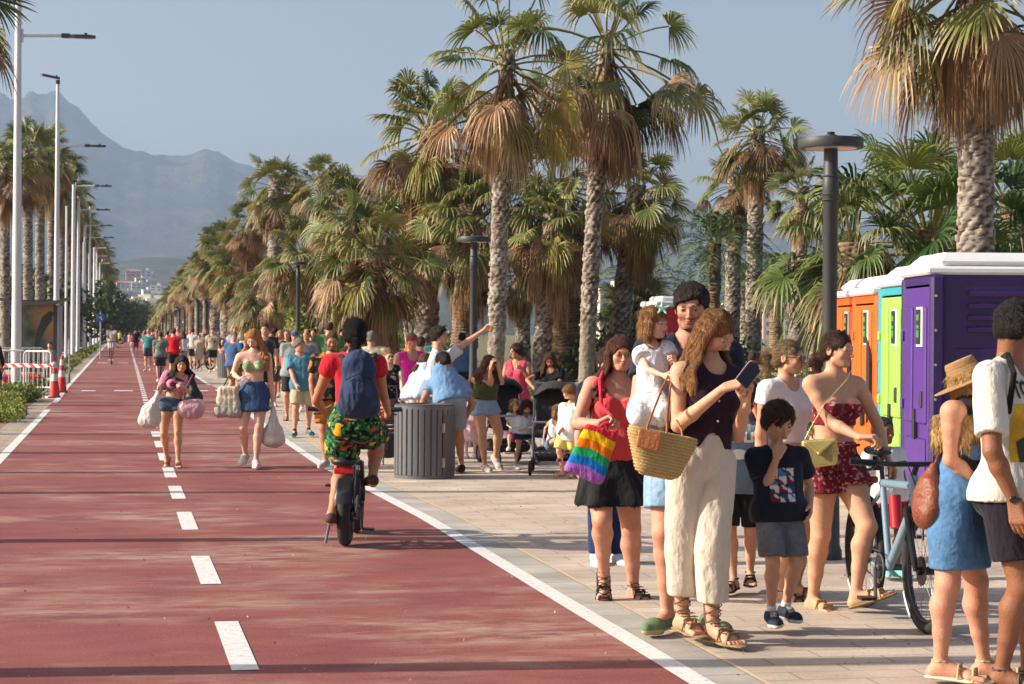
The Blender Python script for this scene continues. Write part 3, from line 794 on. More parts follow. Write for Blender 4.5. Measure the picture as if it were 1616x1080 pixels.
                def band(c, r, ax, wd):   # strap = ring segment around the foot
                    return [Cone(c-fr*r*.9-fu*.014*FS, c-fr*r*.55+fu*r*.62, wd, wd, .003), Cone(c-fr*r*.55+fu*r*.62, c+fr*r*.55+fu*r*.62, wd, wd, .003), Cone(c+fr*r*.55+fu*r*.62, c+fr*r*.9-fu*.014*FS, wd, wd, .003)]
                s.add(name or 'sandal', P, M_SOLE, lambda V, N: np.tile(np.array(sole), (len(V),1)), h=h*.8, it=1)
                bw = .0058
                P2 = band(ball+f2*.012*FS+fu*.002*FS, .03*FS, f2, bw*1.3)+band(ball-f2*.03*FS+fu*.01*FS, .031*FS, f2, bw)
                if kind == 'sandal':
                    ar = .0235*H
                    ring = [an+(f2*math.cos(a)+fr*math.sin(a))*ar+fu*.006*FS for a in np.linspace(0, 2*math.pi, 9)]
                    P2 += [Cone(ring[i], ring[i+1], bw*.8, bw*.8, .002) for i in range(8)]
                    P2 += [Cone(heel-f2*.018*FS-fu*.008*FS, an-f2*.02*FS+fu*.008*FS, bw, bw, .003)]
                if kind == 'lace':
                    for q in range(getattr(s, 'lace', 5)):
                        z0, z1 = q*.028*H, (q+1)*.028*H; shd = unit(j['kn'+sd]-an); r_ = (.023+.002*q)*H
                        for e in (1,-1):
                            pts = [an+shd*(z0+(z1-z0)*t)+ (f2*math.cos(e*a)+fr*math.sin(e*a))*r_ for t, a in ((0,0),(.3,.9),(.6,1.8),(1,3.14))]
                            P2 += [Cone(pts[i], pts[i+1], .0034, .0034, .002) for i in range(3)]
                            pts = [an+shd*(z1-(z1-z0)*t)+ (f2*math.cos(e*a)+fr*math.sin(e*a))*r_ for t, a in ((0,0),(.3,.9),(.6,1.8),(1,3.14))]
                            P2 += [Cone(pts[i], pts[i+1], .0034, .0034, .002) for i in range(3)]
                    for q in range(4):
                        c = an+f2*(.02+.018*q)*FS-fu*(.0+.006*q)*FS; P2 += [Cone(c-fr*.024*FS+fu*(.012-.002*q)*FS, c+fr*.024*FS+f2*.018*FS+fu*(.012-.002*q)*FS, .0034, .0034, .002), Cone(c+fr*.024*FS+fu*(.012-.002*q)*FS, c-fr*.024*FS+f2*.018*FS+fu*(.012-.002*q)*FS, .0034, .0034, .002)]
                s.add('sandal_straps', P2, M_LEATHER, color, h=max(.0032, s.h*.45), it=1)
            if sock is not None:
                shd = unit(j['kn'+sd]-an)
                s.add('sock', [Cone(an-shd*.01, an+shd*.05*H, .0215*H, .0225*H, .005, cut=(an+shd*.04*H, shd))], M_CLOTH, sock, h=h)
    # ---------------- hair
    def hair(s, style='short', color=(.05,.03,.02), color2=None, length=.25, vol=.03, part=0, fringe=0.0, h=None, label=None, seed=7, wave=.01, front=.5, back=False, low=0.0, side=0, tilt=0, span=128):
        """length: how far below the chin long hair falls (metres, adult scale)"""
        S = s.hs; R = s.hR; H = s.H; h = h or (max(.0036, s.h*.6)); col = np.array(color); c2 = np.array(color2 if color2 is not None else col*1.7)
        s.browc = col*.8
        def e(p, r, k=.03): return Ell(s.hp(*p), np.array(r)*S, R, k*S)
        def cn(p, q, a, b, k=.03): return Cone(s.hp(*p), s.hp(*q), a*S, b*S, k*S)
        rnd = random.Random(seed); P = []
        P.append(e((0,-.055,.155), (.345+vol,.42+vol,.375+vol)))
        P.append(e((0,-.16,-.02), (.325+vol,.29+vol,.30)))
        if style in ('short', 'buzz', 'curly', 'bald'):
            P.append(Sub(Ell(s.hp(0,.43,-.22), A(.42,.40,.535)*S, R), .04*S))      # face
            P.append(Sub(Ell(s.hp(0,.22,-.30), A(.6,.20,.42)*S, R), .04*S))      # temples
            P.append(Sub(Ell(s.hp(0,.02,-.42), A(.6,.24,.40)*S, R), .04*S))      # sides below the ears
            P.append(Sub(Ell(s.hp(0,-.25,-.62), A(.6,.6,.36)*S, R), .04*S))      # nape
            if fringe: P += [cn((-.2,.30,.33),(.16,.37,.26-fringe*.3), .07, .05), cn((-.05,.33,.34),(.22,.30,.24-fringe*.3), .07, .05), cn((-.22,.22,.3),(-.24,.28,.2-fringe*.25), .06, .045)]
            if style == 'short':
                for i in range(110 if s.D < 40 else 26):
                    a = rnd.uniform(0, 2*math.pi); b = math.asin(rnd.uniform(.05, 1)); v = A(math.cos(a)*math.cos(b)*(.345+vol), math.sin(a)*math.cos(b)*(.42+vol)-.055, math.sin(b)*(.375+vol)+.155)
                    if v[2] < .05 or (v[1] > .20 and v[2] < .30): continue
                    dv = A(rnd.uniform(-.4,.4)-.35, .9+rnd.uniform(-.3,.3), rnd.uniform(-.5,0)); v2 = v+dv*.13; c0 = A(0,-.055,.155); e3 = A(.345+vol,.42+vol,.375+vol); w3 = (v2-c0)/e3; v2 = c0+e3*w3/np.linalg.norm(w3)*1.012; P.append(Cone(s.hp(*(c0+(v-c0)*.985)), s.hp(*v2), .030*S, .014*S, .03*S))
            if style == 'bald': P.append(Sub(e((0,.05,.45), (.24,.33,.3)), .05*S))
        else:
            P.append(Sub(Ell(s.hp(0,.47,-.22), A(.27,.40,.47)*S, R), .04*S))
            P.append(Sub(Ell(s.hp(0,.25,-.62), A(.30,.4,.36)*S, R), .03*S))
        if style == 'curly':
            for i in range(70):
                a = rnd.uniform(0, 2*math.pi); b = rnd.uniform(-.1, 1.0); v = A(math.cos(a)*math.cos(b)*.37, math.sin(a)*math.cos(b)*.44-.055, math.sin(b)*.38+.16)
                if v[1] > .22 and v[2] < .3: continue
                P.append(e(tuple(v), (.07+vol*.3, .07+vol*.3, .06), .02))
        if style in ('long', 'bob'):
            n = 52; ln = length
            for i in range(n):
                f_ = i/(n-1); a = (f_-.5)*2            # -1 right front ... 0 back ... 1 left front
                ang = a*rad(span)
                x = -math.sin(ang)*.37*-1; y = -math.cos(ang)*.42
                bb_ = 1.0 if style == 'long' else .93; st = s.hp(x*.25, y*.30-.02, .50); sa = s.hp(x*.82, y*.86-.03, .36-.06*abs(a)); p1 = s.hp(x*1.05*bb_, y*1.02-.02, .02); p2 = s.hp(x*1.12*bb_, y*.98*bb_-.03, -.30)
                tw = rnd.uniform(-.3, .3)
                out = unit((p1-s.j['head'])*A(1,1,0))
                onfront = abs(a) > front
                L = ln*(1-.25*rnd.random())*(1 if not onfront else 1.0)
                if onfront:
                    base = s.j['neck'] + s.tr*(-1 if a < 0 else 1)*0
                q = A(*p2); pts = [st, sa, p1, q]
                nseg = max(2, int(L/.06)); ph = rnd.uniform(0, 6.28)
                tgt = out*.02
                for m_ in range(nseg):
                    t = (m_+1)/nseg
                    nx = q + A(0,0,-L*t) + out*(.012+.030*math.sin(min(t*2.2, 1.57)))*(1 if style == 'long' else -.25) + s.rt*math.sin(ph+t*9)*wave + s.f*math.cos(ph*1.3+t*8)*wave
                    # keep outside the chest and back
                    rel = nx - s.j['pelvis']; zz = rel@s.u/H
                    if zz < .27:
                        lx, ly = rel@s.tr/H, rel@s.tf/H; rr = (lx/.115)**2+(ly/(.078 if ly < 0 else .085))**2
                        if rr < 1 and rr > 1e-6: k_ = 1/math.sqrt(rr); nx = nx + (s.tr*lx+s.tf*ly)*H*(k_-1)
                    pts.append(nx)
                m2 = len(pts)-1
                for m_ in range(m2):
                    r0 = S*(.05 if m_ < 1 else .07 if m_ < 3 else .066*(1-.4*(m_-3)/max(1,m2-3))); r1 = S*(.07 if m_+1 < 3 else .066*(1-.4*(m_-2)/max(1,m2-3)))
                    P.append(Cone(pts[m_], pts[m_+1], r0, r1, .012))
        if style in ('pony', 'lowpony', 'bun', 'plait'):
            zt = .12 if style == 'pony' else -.2
            b0 = s.hp(side*.2, -.44, zt)
            if style == 'bun':
                P.append(e((side*.2,-.50,.12+low), (.17,.15,.17), .04))
            else:
                L = length; ph = rnd.uniform(0, 6); N_ = 9
                for i in range(N_):
                    a = 2*math.pi*i/N_; o_ = s.hR.T@A(math.cos(a)*.05, math.sin(a)*.03, 0)*S; pts = [s.hp(side*.2,-.36,zt), b0+o_-s.hR[1]*.04]
                    for t in (.25,.5,.75,1): pts.append(b0 - s.f*(.05+.02*math.sin(t*3)) + A(0,0,-L*t*(1-.1*rnd.random())) + o_*(1.6-t*.9) + s.rt*wave*math.sin(ph+i+t*9)+tilt*s.rt*t)
                    for m_ in range(len(pts)-1): P.append(Cone(pts[m_], pts[m_+1], S*.075*(1-.1*m_), S*.07*(1-.12*m_), .012))
        hd = s.j['head']
        def strand(V):
            q = ((V-hd)@R.T)/S; az = np.arctan2(q[:,0], -q[:,1]); r = np.hypot(q[:,0], q[:,1])
            if style in ('curly',): return vnoise(V, (60,60,60), seed)
            ln = np.where(q[:,2] > .05, np.arctan2(q[:,0], q[:,2]+.15)*6+q[:,1]*1.5, az*9)
            Q = np.stack([ln*2.2+part, q[:,2]*1.3, q[:,1]*.8], 1); Q2 = np.stack([ln*5.5+part, q[:,2]*2.3, q[:,1]], 1)
            return .6*vnoise(Q, (1,1,1), seed)+.4*vnoise(Q2, (1,1,1), seed+1)
        def colf(V, N):
            t = strand(V); zz = np.clip((hd[2]+.1-V[:,2])/max(length+.15, .1), 0, 1)*.5
            w_ = np.clip(.38+.62*t+zz*(.6 if color2 is not None else 0), 0, 1)[:, None]
            return col*(1-w_)+c2*w_
        amp = .0024 if style in ('short','buzz') else .0026
        if style == 'curly': amp = .006
        r_ = s.add('hair', P, M_HAIR, colf, h=h, it=1, disp=lambda V, N: strand(V)*amp*(1 if style != 'buzz' else .3), label=label)
        if s.D < 27 and style not in ('buzz', 'bald'):
            V, N = s.last; rg_ = np.random.default_rng(seed); n_ = int((3600 if s.D < 15 else 1000)*(1.3 if style == 'long' else 1)); i_ = rg_.integers(0, len(V), n_)
            p0 = V[i_]; nn = N[i_]; q = (p0-hd)@R.T/S
            dn = np.tile(-R[2], (n_, 1)) if style in ('short',) else np.tile(A(0,0,-1.), (n_, 1))
            if style == 'short': dn = dn*.5+R[1]*.8
            rad_ = (p0-hd)-((p0-hd)@R[2])[:, None]*R[2]; dn = dn+rad_*2.5*(q[:,2] > .3)[:, None]*(style != 'short')
            if style in ('pony','lowpony','bun'): dn = np.where((q[:,2] > -.45)[:, None], dn*.35-R[1]*.9, dn)
            if style == 'curly': dn = rg_.normal(0, 1, (n_, 3))
            dn = dn+rg_.normal(0, .07, (n_, 3)); t_ = dn-nn*(dn*nn).sum(1)[:, None]; t_ /= np.maximum(np.linalg.norm(t_, axis=1), 1e-6)[:, None]
            ln_ = (rg_.uniform(.014, .026, n_) if style in ('short','curly') else rg_.uniform(.03, .06, n_))[:, None]; ln_ = ln_*np.where((q[:,1] > .12) & (q[:,2] < .32), .25, 1)[:, None]; lift = (rg_.random(n_)**6*(.008 if style in ('short','curly') else .014)+.0006)[:, None]
            wd_ = np.cross(t_, nn)*(.0009 if s.D < 15 else .0016)
            a_, b_, c_ = p0-nn*.002, p0+t_*ln_*.5+nn*(lift*.6+.001), p0+t_*ln_+nn*lift-A(0,0,.001)
            W = np.stack([a_-wd_, a_+wd_, b_+wd_, b_-wd_, c_+wd_*.3, c_-wd_*.3], 1).reshape(-1, 3); I_ = np.arange(n_)[:, None]*6
            Fq = np.concatenate([I_+np.array([[0,1,2,3]]), I_+np.array([[3,2,4,5]])]); w_ = rg_.random((n_, 1)); cc = (col*(1-w_)+c2*w_)*rg_.uniform(.75, 1.25, (n_, 1))
            s.parts.append(('loose_hair', np_mesh('loose_hair', W, Fq, M_HAIR, np.clip(np.repeat(cc, 6, 0), 0, 1)), None))
        return r_
    def sunglasses(s, up=False, frame=(.02,.015,.012)):
        S = s.hs; R = s.hR; z = .015; y = .415
        if up: z, y = .50, .12
        P = []
        for q in (1,-1):
            P.append(Ell(s.hp(.13*q, y, z), A(.105,.025,.075)*S, R, .002))
            P.append(Cone(s.hp(.235*q, y-.02, z+.03), s.hp(.345*q, -.05, z+.02 if not up else z-.25), .012*S, .012*S, .002))
        P.append(Cone(s.hp(-.05, y+.01, z+.03), s.hp(.05, y+.01, z+.03), .012*S, .012*S, .002))
        s.add('sunglasses', P, M_GLASS, (0,0,0), h=max(.0026, s.h*.45), it=1)
    def glasses(s):
        S = s.hs; P = []
        for q in (1,-1):
            c = [(.13*q+.085*math.cos(a), .405-.02*abs(math.cos(a)), .005+.07*math.sin(a)) for a in np.linspace(0, 2*math.pi, 13)]
            P += [Cone(s.hp(*c[i]), s.hp(*c[i+1]), .0016, .0016, .0005) for i in range(12)]
            P.append(Cone(s.hp(.215*q,.385,.03), s.hp(.345*q,-.05,.02), .0016, .0016, .001))
        P.append(Cone(s.hp(-.045,.43,.02), s.hp(.045,.43,.02), .0016, .0016, .001))
        s.add('glasses', P, M_GLASS, (0,0,0), h=.0022, it=0)
    def cap(s, color=(.1,.1,.12), back=False, c2=None):
        S = s.hs; R = s.hR
        P = [Ell(s.hp(0,-.04,.17), A(.375,.45,.385)*S, R, .01), Sub(Ell(s.hp(0,0,-.55), A(1,1,.67)*S, R), .006)]
        q = -1 if back else 1
        P.append(Cone(s.hp(-.14,.38*q,.14), s.hp(.14,.38*q,.14), .17*S, .17*S, .01, (s.hR[2], .12)))
        s.add('cap', P, M_CLOTH, lambda V, N: np.tile(np.array(color), (len(V),1)) if c2 is None else np.where(((((V-s.j['head'])@R.T)/S)[:,1] > .12)[:, None], np.array(c2), np.array(color)), h=max(.004, s.h*.6), it=1)
    def hat(s, color=(.6,.45,.25), brim=.75, tiltf=0, tilts=0, name='hat', band=None):
        S = s.hs; R = s.hR; up = s.hR[2]
        P = [Cone(s.hp(0,-.07,.22), s.hp(0,-.08,.52), .47*S, .35*S, .03*S, (s.hR[0], .86), cut=(s.hp(0,0,.68), up)), Ell(s.hp(0,-.04,.17), A(brim,brim*1.04,.04)*S, R, .05*S)]
        def cf(V, N):
            q = ((V-s.j['head'])@R.T)/S; rr = np.hypot(q[:,0], q[:,1]); t = np.sin(np.where(np.abs(N@up) > .6, rr*70, q[:,2]*90))*.12
            C = np.array(color)*(1+t)[:, None]
            if band is not None: C[(q[:,2] > .25) & (q[:,2] < .33) & (rr < .45)] = band
            return C
        s.add(name, P, M_STRAW, cf, h=max(.004, s.h*.6), it=1)

# colour patterns ---------------------------------------------------------
def patt(base, spots, seed=0):
    "spots: list of (colour, scale, threshold)"
    base = np.array(base)
    def f(V, N):
        C = np.tile(base, (len(V), 1))*(1+.04*vnoise(V, (15,15,15), seed))[:, None]
        for i, (c, sc_, th) in enumerate(spots):
            n = vnoise(V+17.3*i, (sc_,)*3, seed+11*i); C[n > th] = c
        return C
    return f
def stripes(a, b, per, frac=.5, axis=2, ph=0):
    a = np.array(a); b = np.array(b)
    return lambda V, N: np.where((((V[:, axis]+ph)/per % 1) < frac)[:, None], a, b)
def denim(base, seed=0):
    base = np.array(base)
    return lambda V, N: base*(1+.22*vnoise(V, (11,11,7), seed)+.12*vnoise(V, (40,40,30), seed+1))[:, None]
# ================================================================== the setting
rng = np.random.default_rng(11)
def nodes_mat(name, rough=.85, spec=.3):
    m = bpy.data.materials.new(name); m.use_nodes = True; n = m.node_tree.nodes; l = m.node_tree.links
    b = n['Principled BSDF']; b.inputs['Roughness'].default_value = rough; b.inputs['Specular IOR Level'].default_value = spec
    g = n.new('ShaderNodeNewGeometry')
    return m, n, l, b, g.outputs['Position']
def nz(n, l, vec, scale, st=(1,1,1), detail=5, rough=.6, rot=0):
    mp = n.new('ShaderNodeMapping'); mp.inputs['Scale'].default_value = st; mp.inputs['Rotation'].default_value = (0,0,rot); l.new(vec, mp.inputs['Vector'])
    t = n.new('ShaderNodeTexNoise'); t.inputs['Scale'].default_value = scale; t.inputs['Detail'].default_value = detail; t.inputs['Roughness'].default_value = rough
    l.new(mp.outputs[0], t.inputs['Vector']); return t.outputs[0]
def ramp(n, l, v, pts):
    r = n.new('ShaderNodeValToRGB'); e = r.color_ramp.elements
    e[0].position, e[0].color = pts[0][0], (*pts[0][1], 1) if len(pts[0][1]) == 3 else pts[0][1]
    e[1].position, e[1].color = pts[1][0], (*pts[1][1], 1)
    for p, c in pts[2:]: q = e.new(p); q.color = (*c, 1)
    l.new(v, r.inputs[0]); return r.outputs[0]
def mixc(n, l, f, a, b, mode='MIX'):
    m = n.new('ShaderNodeMix'); m.data_type = 'RGBA'; m.blend_type = mode
    for s, v in ((0, f), (6, a), (7, b)):
        if hasattr(v, 'default_value') or hasattr(v, 'is_linked'): l.new(v, m.inputs[s])
        elif isinstance(v, tuple): m.inputs[s].default_value = (*v[:3], 1)
        else: m.inputs[s].default_value = v
    return m.outputs[2]
def bumpn(n, l, b, v, st=.3, dist=.01):
    bp = n.new('ShaderNodeBump'); bp.inputs['Strength'].default_value = st; bp.inputs['Distance'].default_value = dist
    l.new(v, bp.inputs['Height']); l.new(bp.outputs[0], b.inputs['Normal'])

# lane surface: red screed, dusty
m, n, l, b, P = nodes_mat('red_lane', .82, .3)
base = ramp(n, l, nz(n, l, P, 1.3, (1,1.6,1)), [(.35, srgb('7B4241')), (.65, srgb('8D504B'))])
fine = ramp(n, l, nz(n, l, P, 60, (1,1,1), 3), [(.3, (.72,)*3), (.7, (1.25,)*3)])
c1 = mixc(n, l, 1.0, base, fine, 'MULTIPLY')
str1 = ramp(n, l, nz(n, l, P, 1.0, (1.6,4.2,1), 9, .74, .12), [(.42, (0,)*3), (.66, (1,)*3)])
pat = ramp(n, l, nz(n, l, P, .36, (1,1.5,1), 5, .62), [(.46, (0,)*3), (.62, (1,)*3)])
msk = mixc(n, l, 1.0, str1, pat, 'MULTIPLY')
s2 = mixc(n, l, .85, (0,0,0), msk)
c2 = mixc(n, l, s2, c1, srgb('B7A08E'))
spk = ramp(n, l, nz(n, l, P, 26, (.45,1.8,1), 2, .5), [(.735, (0,)*3), (.76, (1,)*3)])
s3 = mixc(n, l, .6, (0,0,0), spk); c3 = mixc(n, l, s3, c2, srgb('C9A982'))
l.new(c3, b.inputs['Base Color']); bumpn(n, l, b, nz(n, l, P, 90, (1,1,1), 3), .25, .004); M_LANE = m
# white paint, worn
m, n, l, b, P = nodes_mat('road_paint', .7, .3)
w = ramp(n, l, nz(n, l, P, 22, (1,1,1), 6, .7), [(.30, srgb('A9908A')), (.44, (.66,.65,.63)), (.7, (.76,.75,.73))])
l.new(w, b.inputs['Base Color']); M_PAINT = m
# pavers
def pavers(name, bw, bh, c1, c2, mortar, off=.5, scale=1.0, rot=0, dirt=.35):
    m, n, l, b, P = nodes_mat(name, .85, .25)
    mp = n.new('ShaderNodeMapping'); mp.inputs['Rotation'].default_value = (0,0,rot); l.new(P, mp.inputs['Vector'])
    t = n.new('ShaderNodeTexBrick'); t.offset = off; t.inputs['Scale'].default_value = 1.0; t.inputs['Brick Width'].default_value = bw; t.inputs['Row Height'].default_value = bh
    t.inputs['Mortar Size'].default_value = .006; t.inputs['Mortar Smooth'].default_value = .3; t.inputs['Bias'].default_value = 0
    t.inputs['Color1'].default_value = (*c1,1); t.inputs['Color2'].default_value = (*c2,1); t.inputs['Mortar'].default_value = (*mortar,1)
    l.new(mp.outputs[0], t.inputs['Vector'])
    d = ramp(n, l, nz(n, l, P, 1.1, (1,1.4,1), 6, .65), [(.3, (1-dirt,)*3), (.7, (1.12,)*3)])
    d2 = ramp(n, l, nz(n, l, P, 45, (1,1,1), 3), [(.3, (.88,)*3), (.7, (1.1,)*3)])
    st = ramp(n, l, nz(n, l, P, 5, (1,1,1), 2, .4), [(.70, (1,)*3), (.76, (.72,.66,.6))])
    c = mixc(n, l, 1.0, mixc(n, l, 1.0, mixc(n, l, 1.0, t.outputs[0], d, 'MULTIPLY'), d2, 'MULTIPLY'), st, 'MULTIPLY')
    l.new(c, b.inputs['Base Color']); bumpn(n, l, b, t.outputs[1], -.25, .006); return m
M_PAVE = pavers('pavers', .62, .205, srgb('CBBCAC'), srgb('BEAB9C'), srgb('96877A'))
M_EDGE = pavers('edging_stone', 1.0, .5, srgb('B9B4AC'), srgb('ADA79E'), srgb('857D73'), .0)
M_LPAV = pavers('left_pavers', .42, .21, srgb('B9A48C'), srgb('A49A90'), srgb('6E645A'))
m, n, l, b, P = nodes_mat('ground', .95, .2)
g = ramp(n, l, nz(n, l, P, .25, (1,1,1), 8, .7), [(.3, srgb('8B7B62')), (.55, srgb('6E6A4A')), (.75, srgb('565E3A'))])
l.new(g, b.inputs['Base Color']); M_GROUND = m
M_SOIL = mat('soil', srgb('8A6E56'), .95, noise=(3, .25), bump=(25, .8))

def sheet(name, poly, z, m, label=None):
    me = bpy.data.meshes.new(name); me.from_pydata([(p[0], p[1], z) for p in poly], [], [tuple(range(len(poly)))]); me.materials.append(m)
    return link(name, me, kind='structure', label=label)
def interp(pts, y):
    ys = [p[1] for p in pts]; xs = [p[0] for p in pts]; return float(np.interp(y, ys, xs))
RL = [G(*p) for p in ((1043,1040),(880,943),(680,822),(599,780),(510,735.5),(451,696.5),(344,616.5),(303,590),(249,555),(235,544))]
RL = [(v.x, v.y) for v in RL]; RL = [(RL[0][0]-.02, -12)]+RL+[(RL[-1][0]-.3, 420)]
LL = [G(*p) for p in ((8,717),(90,632),(107,610),(137,578),(167,545))]
LL = [(v.x, v.y) for v in LL]; LL = [(LL[0][0]+.02, -12)]+LL+[(LL[-1][0]-.1, 420)]
YS = list(np.arange(-12, 60, 1.0))+list(np.arange(60, 421, 10.0))
def strip(pts, o0, o1, y0=-12, y1=420):
    ys = [y0]+[y for y in YS if y0 < y < y1]+[y1]
    return [(interp(pts, y)+o0, y) for y in ys]+[(interp(pts, y)+o1, y) for y in reversed(ys)]
def strips(name, segs, z, m, kind='structure', label=None):
    mb = MB()
    for s in segs:
        k = len(s)//2
        for i in range(k-1):
            a, b_, c, d = s[i], s[i+1], s[2*k-2-i], s[2*k-1-i]
            mb.add([(p[0], p[1], z) for p in (a, b_, c, d)], [(0,3,2,1)])
    return mb.build(name, m, kind=kind)
# base ground reaching the horizon
sheet('ground', [(-3600,-300),(5200,-300),(5200,6800),(-3600,6800)], -.03, M_GROUND)
def between(name, la, oa, lb, ob, y0, y1, z, m):
    ys = [y0]+[y for y in YS if y0 < y < y1]+[y1]
    fa = (lambda y: interp(la, y)+oa) if isinstance(la, list) else (lambda y: la)
    fb = (lambda y: interp(lb, y)+ob) if isinstance(lb, list) else (lambda y: lb)
    return strips(name, [[(fa(y), y) for y in ys]+[(fb(y), y) for y in reversed(ys)]], z, m)
between('bicycle_lane', LL, -.06, RL, .06, -12, 420, 0, M_LANE)
between('lane_edging', RL, .06, RL, .29, -12, 420, 0.0, M_EDGE)
M_TAN = mat('tan_joint', srgb('C9B08E'), .9, noise=(20, .15))
between('tan_joint_strip', RL, .29, RL, .315, -12, 420, 0.002, M_TAN)
between('promenade', RL, .315, 8.4, 0, 34.5, 420, 0, M_PAVE)
between('promenade', RL, .315, 30, 0, -12, 34.5, 0, M_PAVE)
between('verge_paving', LL, -.45, LL, -.06, -12, 420, 0, M_LPAV)
between('planting_bed', LL, -1.9, LL, -.45, -12, 420, -.006, M_SOIL)
M_CONC = mat('pale_concrete', srgb('A9A49A'), .9, noise=(2, .12), bump=(30,.3))
between('left_pavement', -9.5, 0, LL, -1.9, -12, 420, 0, M_CONC)
M_ROAD = mat('asphalt', (.055,.055,.058), .9, noise=(30, .15))
sheet('road', [(-18,-12),(-9.5,-12),(-9.5,420),(-18,420)], -.012, M_ROAD)
# painted lines
strips('edge_line', [strip(RL, -.06, .06, -12, 55), strip(RL, -.06, .06, 60, 420)], .004, M_PAINT)
strips('edge_line', [strip(LL, -.06, .06, -12, 41), strip(LL, -.06, .06, 45, 420)], .004, M_PAINT)
CL = [(.565, -12), (.565, 9.5), (.53, 14), (.49, 24), (.46, 35), (.52, 420)]
segs = []
y = 9.7-3.05*4
for i in range(14):
    y0 = [9.45,12.7,16.2,19.2,22.0,24.9,27.7,30.5,33.2][i-4] if 4 <= i < 13 else y; segs.append(strip(CL, -.065, .065, y0, y0+1.6)); y += 3.05
y = 36.0
while y < 260: segs.append(strip(CL, -.06, .06, y, y+.95)); y += 1.7
strips('centre_line', segs, .004, M_PAINT)
segs = []
for (ypx, xs) in ((617, [(128,151),(180,210),(242,262),(304,328)]), (573, [(153,170),(185,202),(217,233)]), (544.5, [(190,198),(206,214),(221,228)])):
    for a, c in xs:
        p, q = G(a, ypx), G(c, ypx); t = .35 if ypx > 600 else .6; segs.append([(p.x, p.y-t), (p.x, p.y+t), (q.x, p.y+t), (q.x, p.y-t)])
mb = MB()
for s in segs: mb.add([(x, y, .004) for x, y in s], [(0,3,2,1)])
mb.build('give_way_marks', M_PAINT, kind='structure')
# dark expansion/cover plates in the lane
# ------------------------------------------------------------------ mountains
def terrain(name, ridge, D0, D1, jag, seed, m, nx=260, ny=60, base=-30, sp=1.2, rough=.085, ylo=470):
    "ridge: photograph pixels of the skyline; the slope rises from D0 to D1"
    xs = np.linspace(ridge[0][0], ridge[-1][0], nx); ry = np.interp(xs, [p[0] for p in ridge], [p[1] for p in ridge])
    q3 = np.stack([xs, xs*0, xs*0], 1); ry = ry+3.0*jag*np.abs(vnoise(q3, (.05,1,1), seed+20))+1.6*jag*vnoise(q3, (.16,1,1), seed+21)
    V = np.zeros((nx*ny, 3))
    for i, x in enumerate(xs):
        r = at(x, ry[i], 1.0)-CAMP; 
        for k in range(ny):
            t = k/(ny-1); D = D0+(D1-D0)*t
            top = CAMP.z + r.z*D1
            V[i*ny+k] = (r.x*D, r.y*D, base+(top-base)*(t**sp))
    Pn = V*A(1,1,0)
    n1 = np.zeros(len(V)); a = 1.0; f_ = 1/700.
    for o in range(6):
        nn = vnoise(Pn, (f_,f_,1), seed+o); n1 += a*(1-2*np.abs(nn)) if o > 0 else a*nn; a *= .5; f_ *= 2.05
    tt = np.tile(np.arange(ny)/(ny-1), nx)
    V[:, 2] += n1*(V[:, 2].clip(0)+25)*rough*np.where(tt > .93, .35, 1)*jag
    I = np.arange(nx*ny).reshape(nx, ny)
    F = np.stack([I[:-1,:-1], I[1:,:-1], I[1:,1:], I[:-1,1:]], -1).reshape(-1, 4)
    me = np_mesh(name, V, F, m, smooth=True)
    return link(name, me, kind='structure')
m, n, l, b, P = nodes_mat('mountain', .95, .1)
g = ramp(n, l, nz(n, l, P, .006, (1,1,1), 9, .68), [(.3, srgb('222C1C')), (.5, srgb('343A26')), (.68, srgb('5A5240'))])
l.new(g, b.inputs['Base Color']); bumpn(n, l, b, nz(n, l, P, .01, (1,1,1), 8), .9, 40); M_MOUNT = m
terrain('mountain', [(-700,190),(-400,120),(-200,110),(-60,135),(0,153),(18,163),(35,166),(47,155),(60,164),(75,168),(85,160),(92,162),(112,178),(135,198),(165,222),(200,240),(235,249),(262,253),(290,255),(305,252),(318,246),(340,246),(365,256),(395,266),(440,276),(500,273),(545,270),(600,276),(700,285),(900,308),(1040,322),(1120,327),(1200,333),(1300,345),(1420,362),(1560,380),(1700,395),(2000,420),(2300,450)],
        3200, 5600, 1.0, 3, M_MOUNT, nx=420, ny=70)
terrain('hill', [(-300,470),(-100,455),(0,440),(100,425),(180,412),(230,402),(290,405),(360,425),(450,445),(600,455),(800,462),(1000,468),(1150,470),(1300,476),(1500,480),(1800,485),(2100,500)],
        1500, 3000, .7, 9, M_MOUNT, nx=260, ny=40, base=-3, sp=1.4)
# ------------------------------------------------------------------ foliage material
def leafmat(name, rough=.55, tr=.25):
    m = bpy.data.materials.new(name); m.use_nodes = True; n = m.node_tree.nodes; l = m.node_tree.links; b = n['Principled BSDF']
    a = n.new('ShaderNodeAttribute'); a.attribute_name = 'Col'; b.inputs['Roughness'].default_value = rough; b.inputs['Specular IOR Level'].default_value = .35
    l.new(a.outputs['Color'], b.inputs['Base Color'])
    t = n.new('ShaderNodeBsdfTranslucent'); l.new(a.outputs['Color'], t.inputs['Color'])
    mx = n.new('ShaderNodeMixShader'); mx.inputs[0].default_value = tr; o = n['Material Output']
    l.new(b.outputs[0], mx.inputs[1]); l.new(t.outputs[0], mx.inputs[2]); l.new(mx.outputs[0], o.inputs[0]); return m
M_LEAF = leafmat('palm_leaf', .45, .22); M_DEAD = leafmat('dead_leaf', .9, .15); M_BUSH = leafmat('leaf', .6, .25)
M_BARK = mat('palm_bark', attr=True, rough=.95, noise=(14, .3, (1,1,2.5)), bump=(30, .9, (1,1,3)), spec=.1)

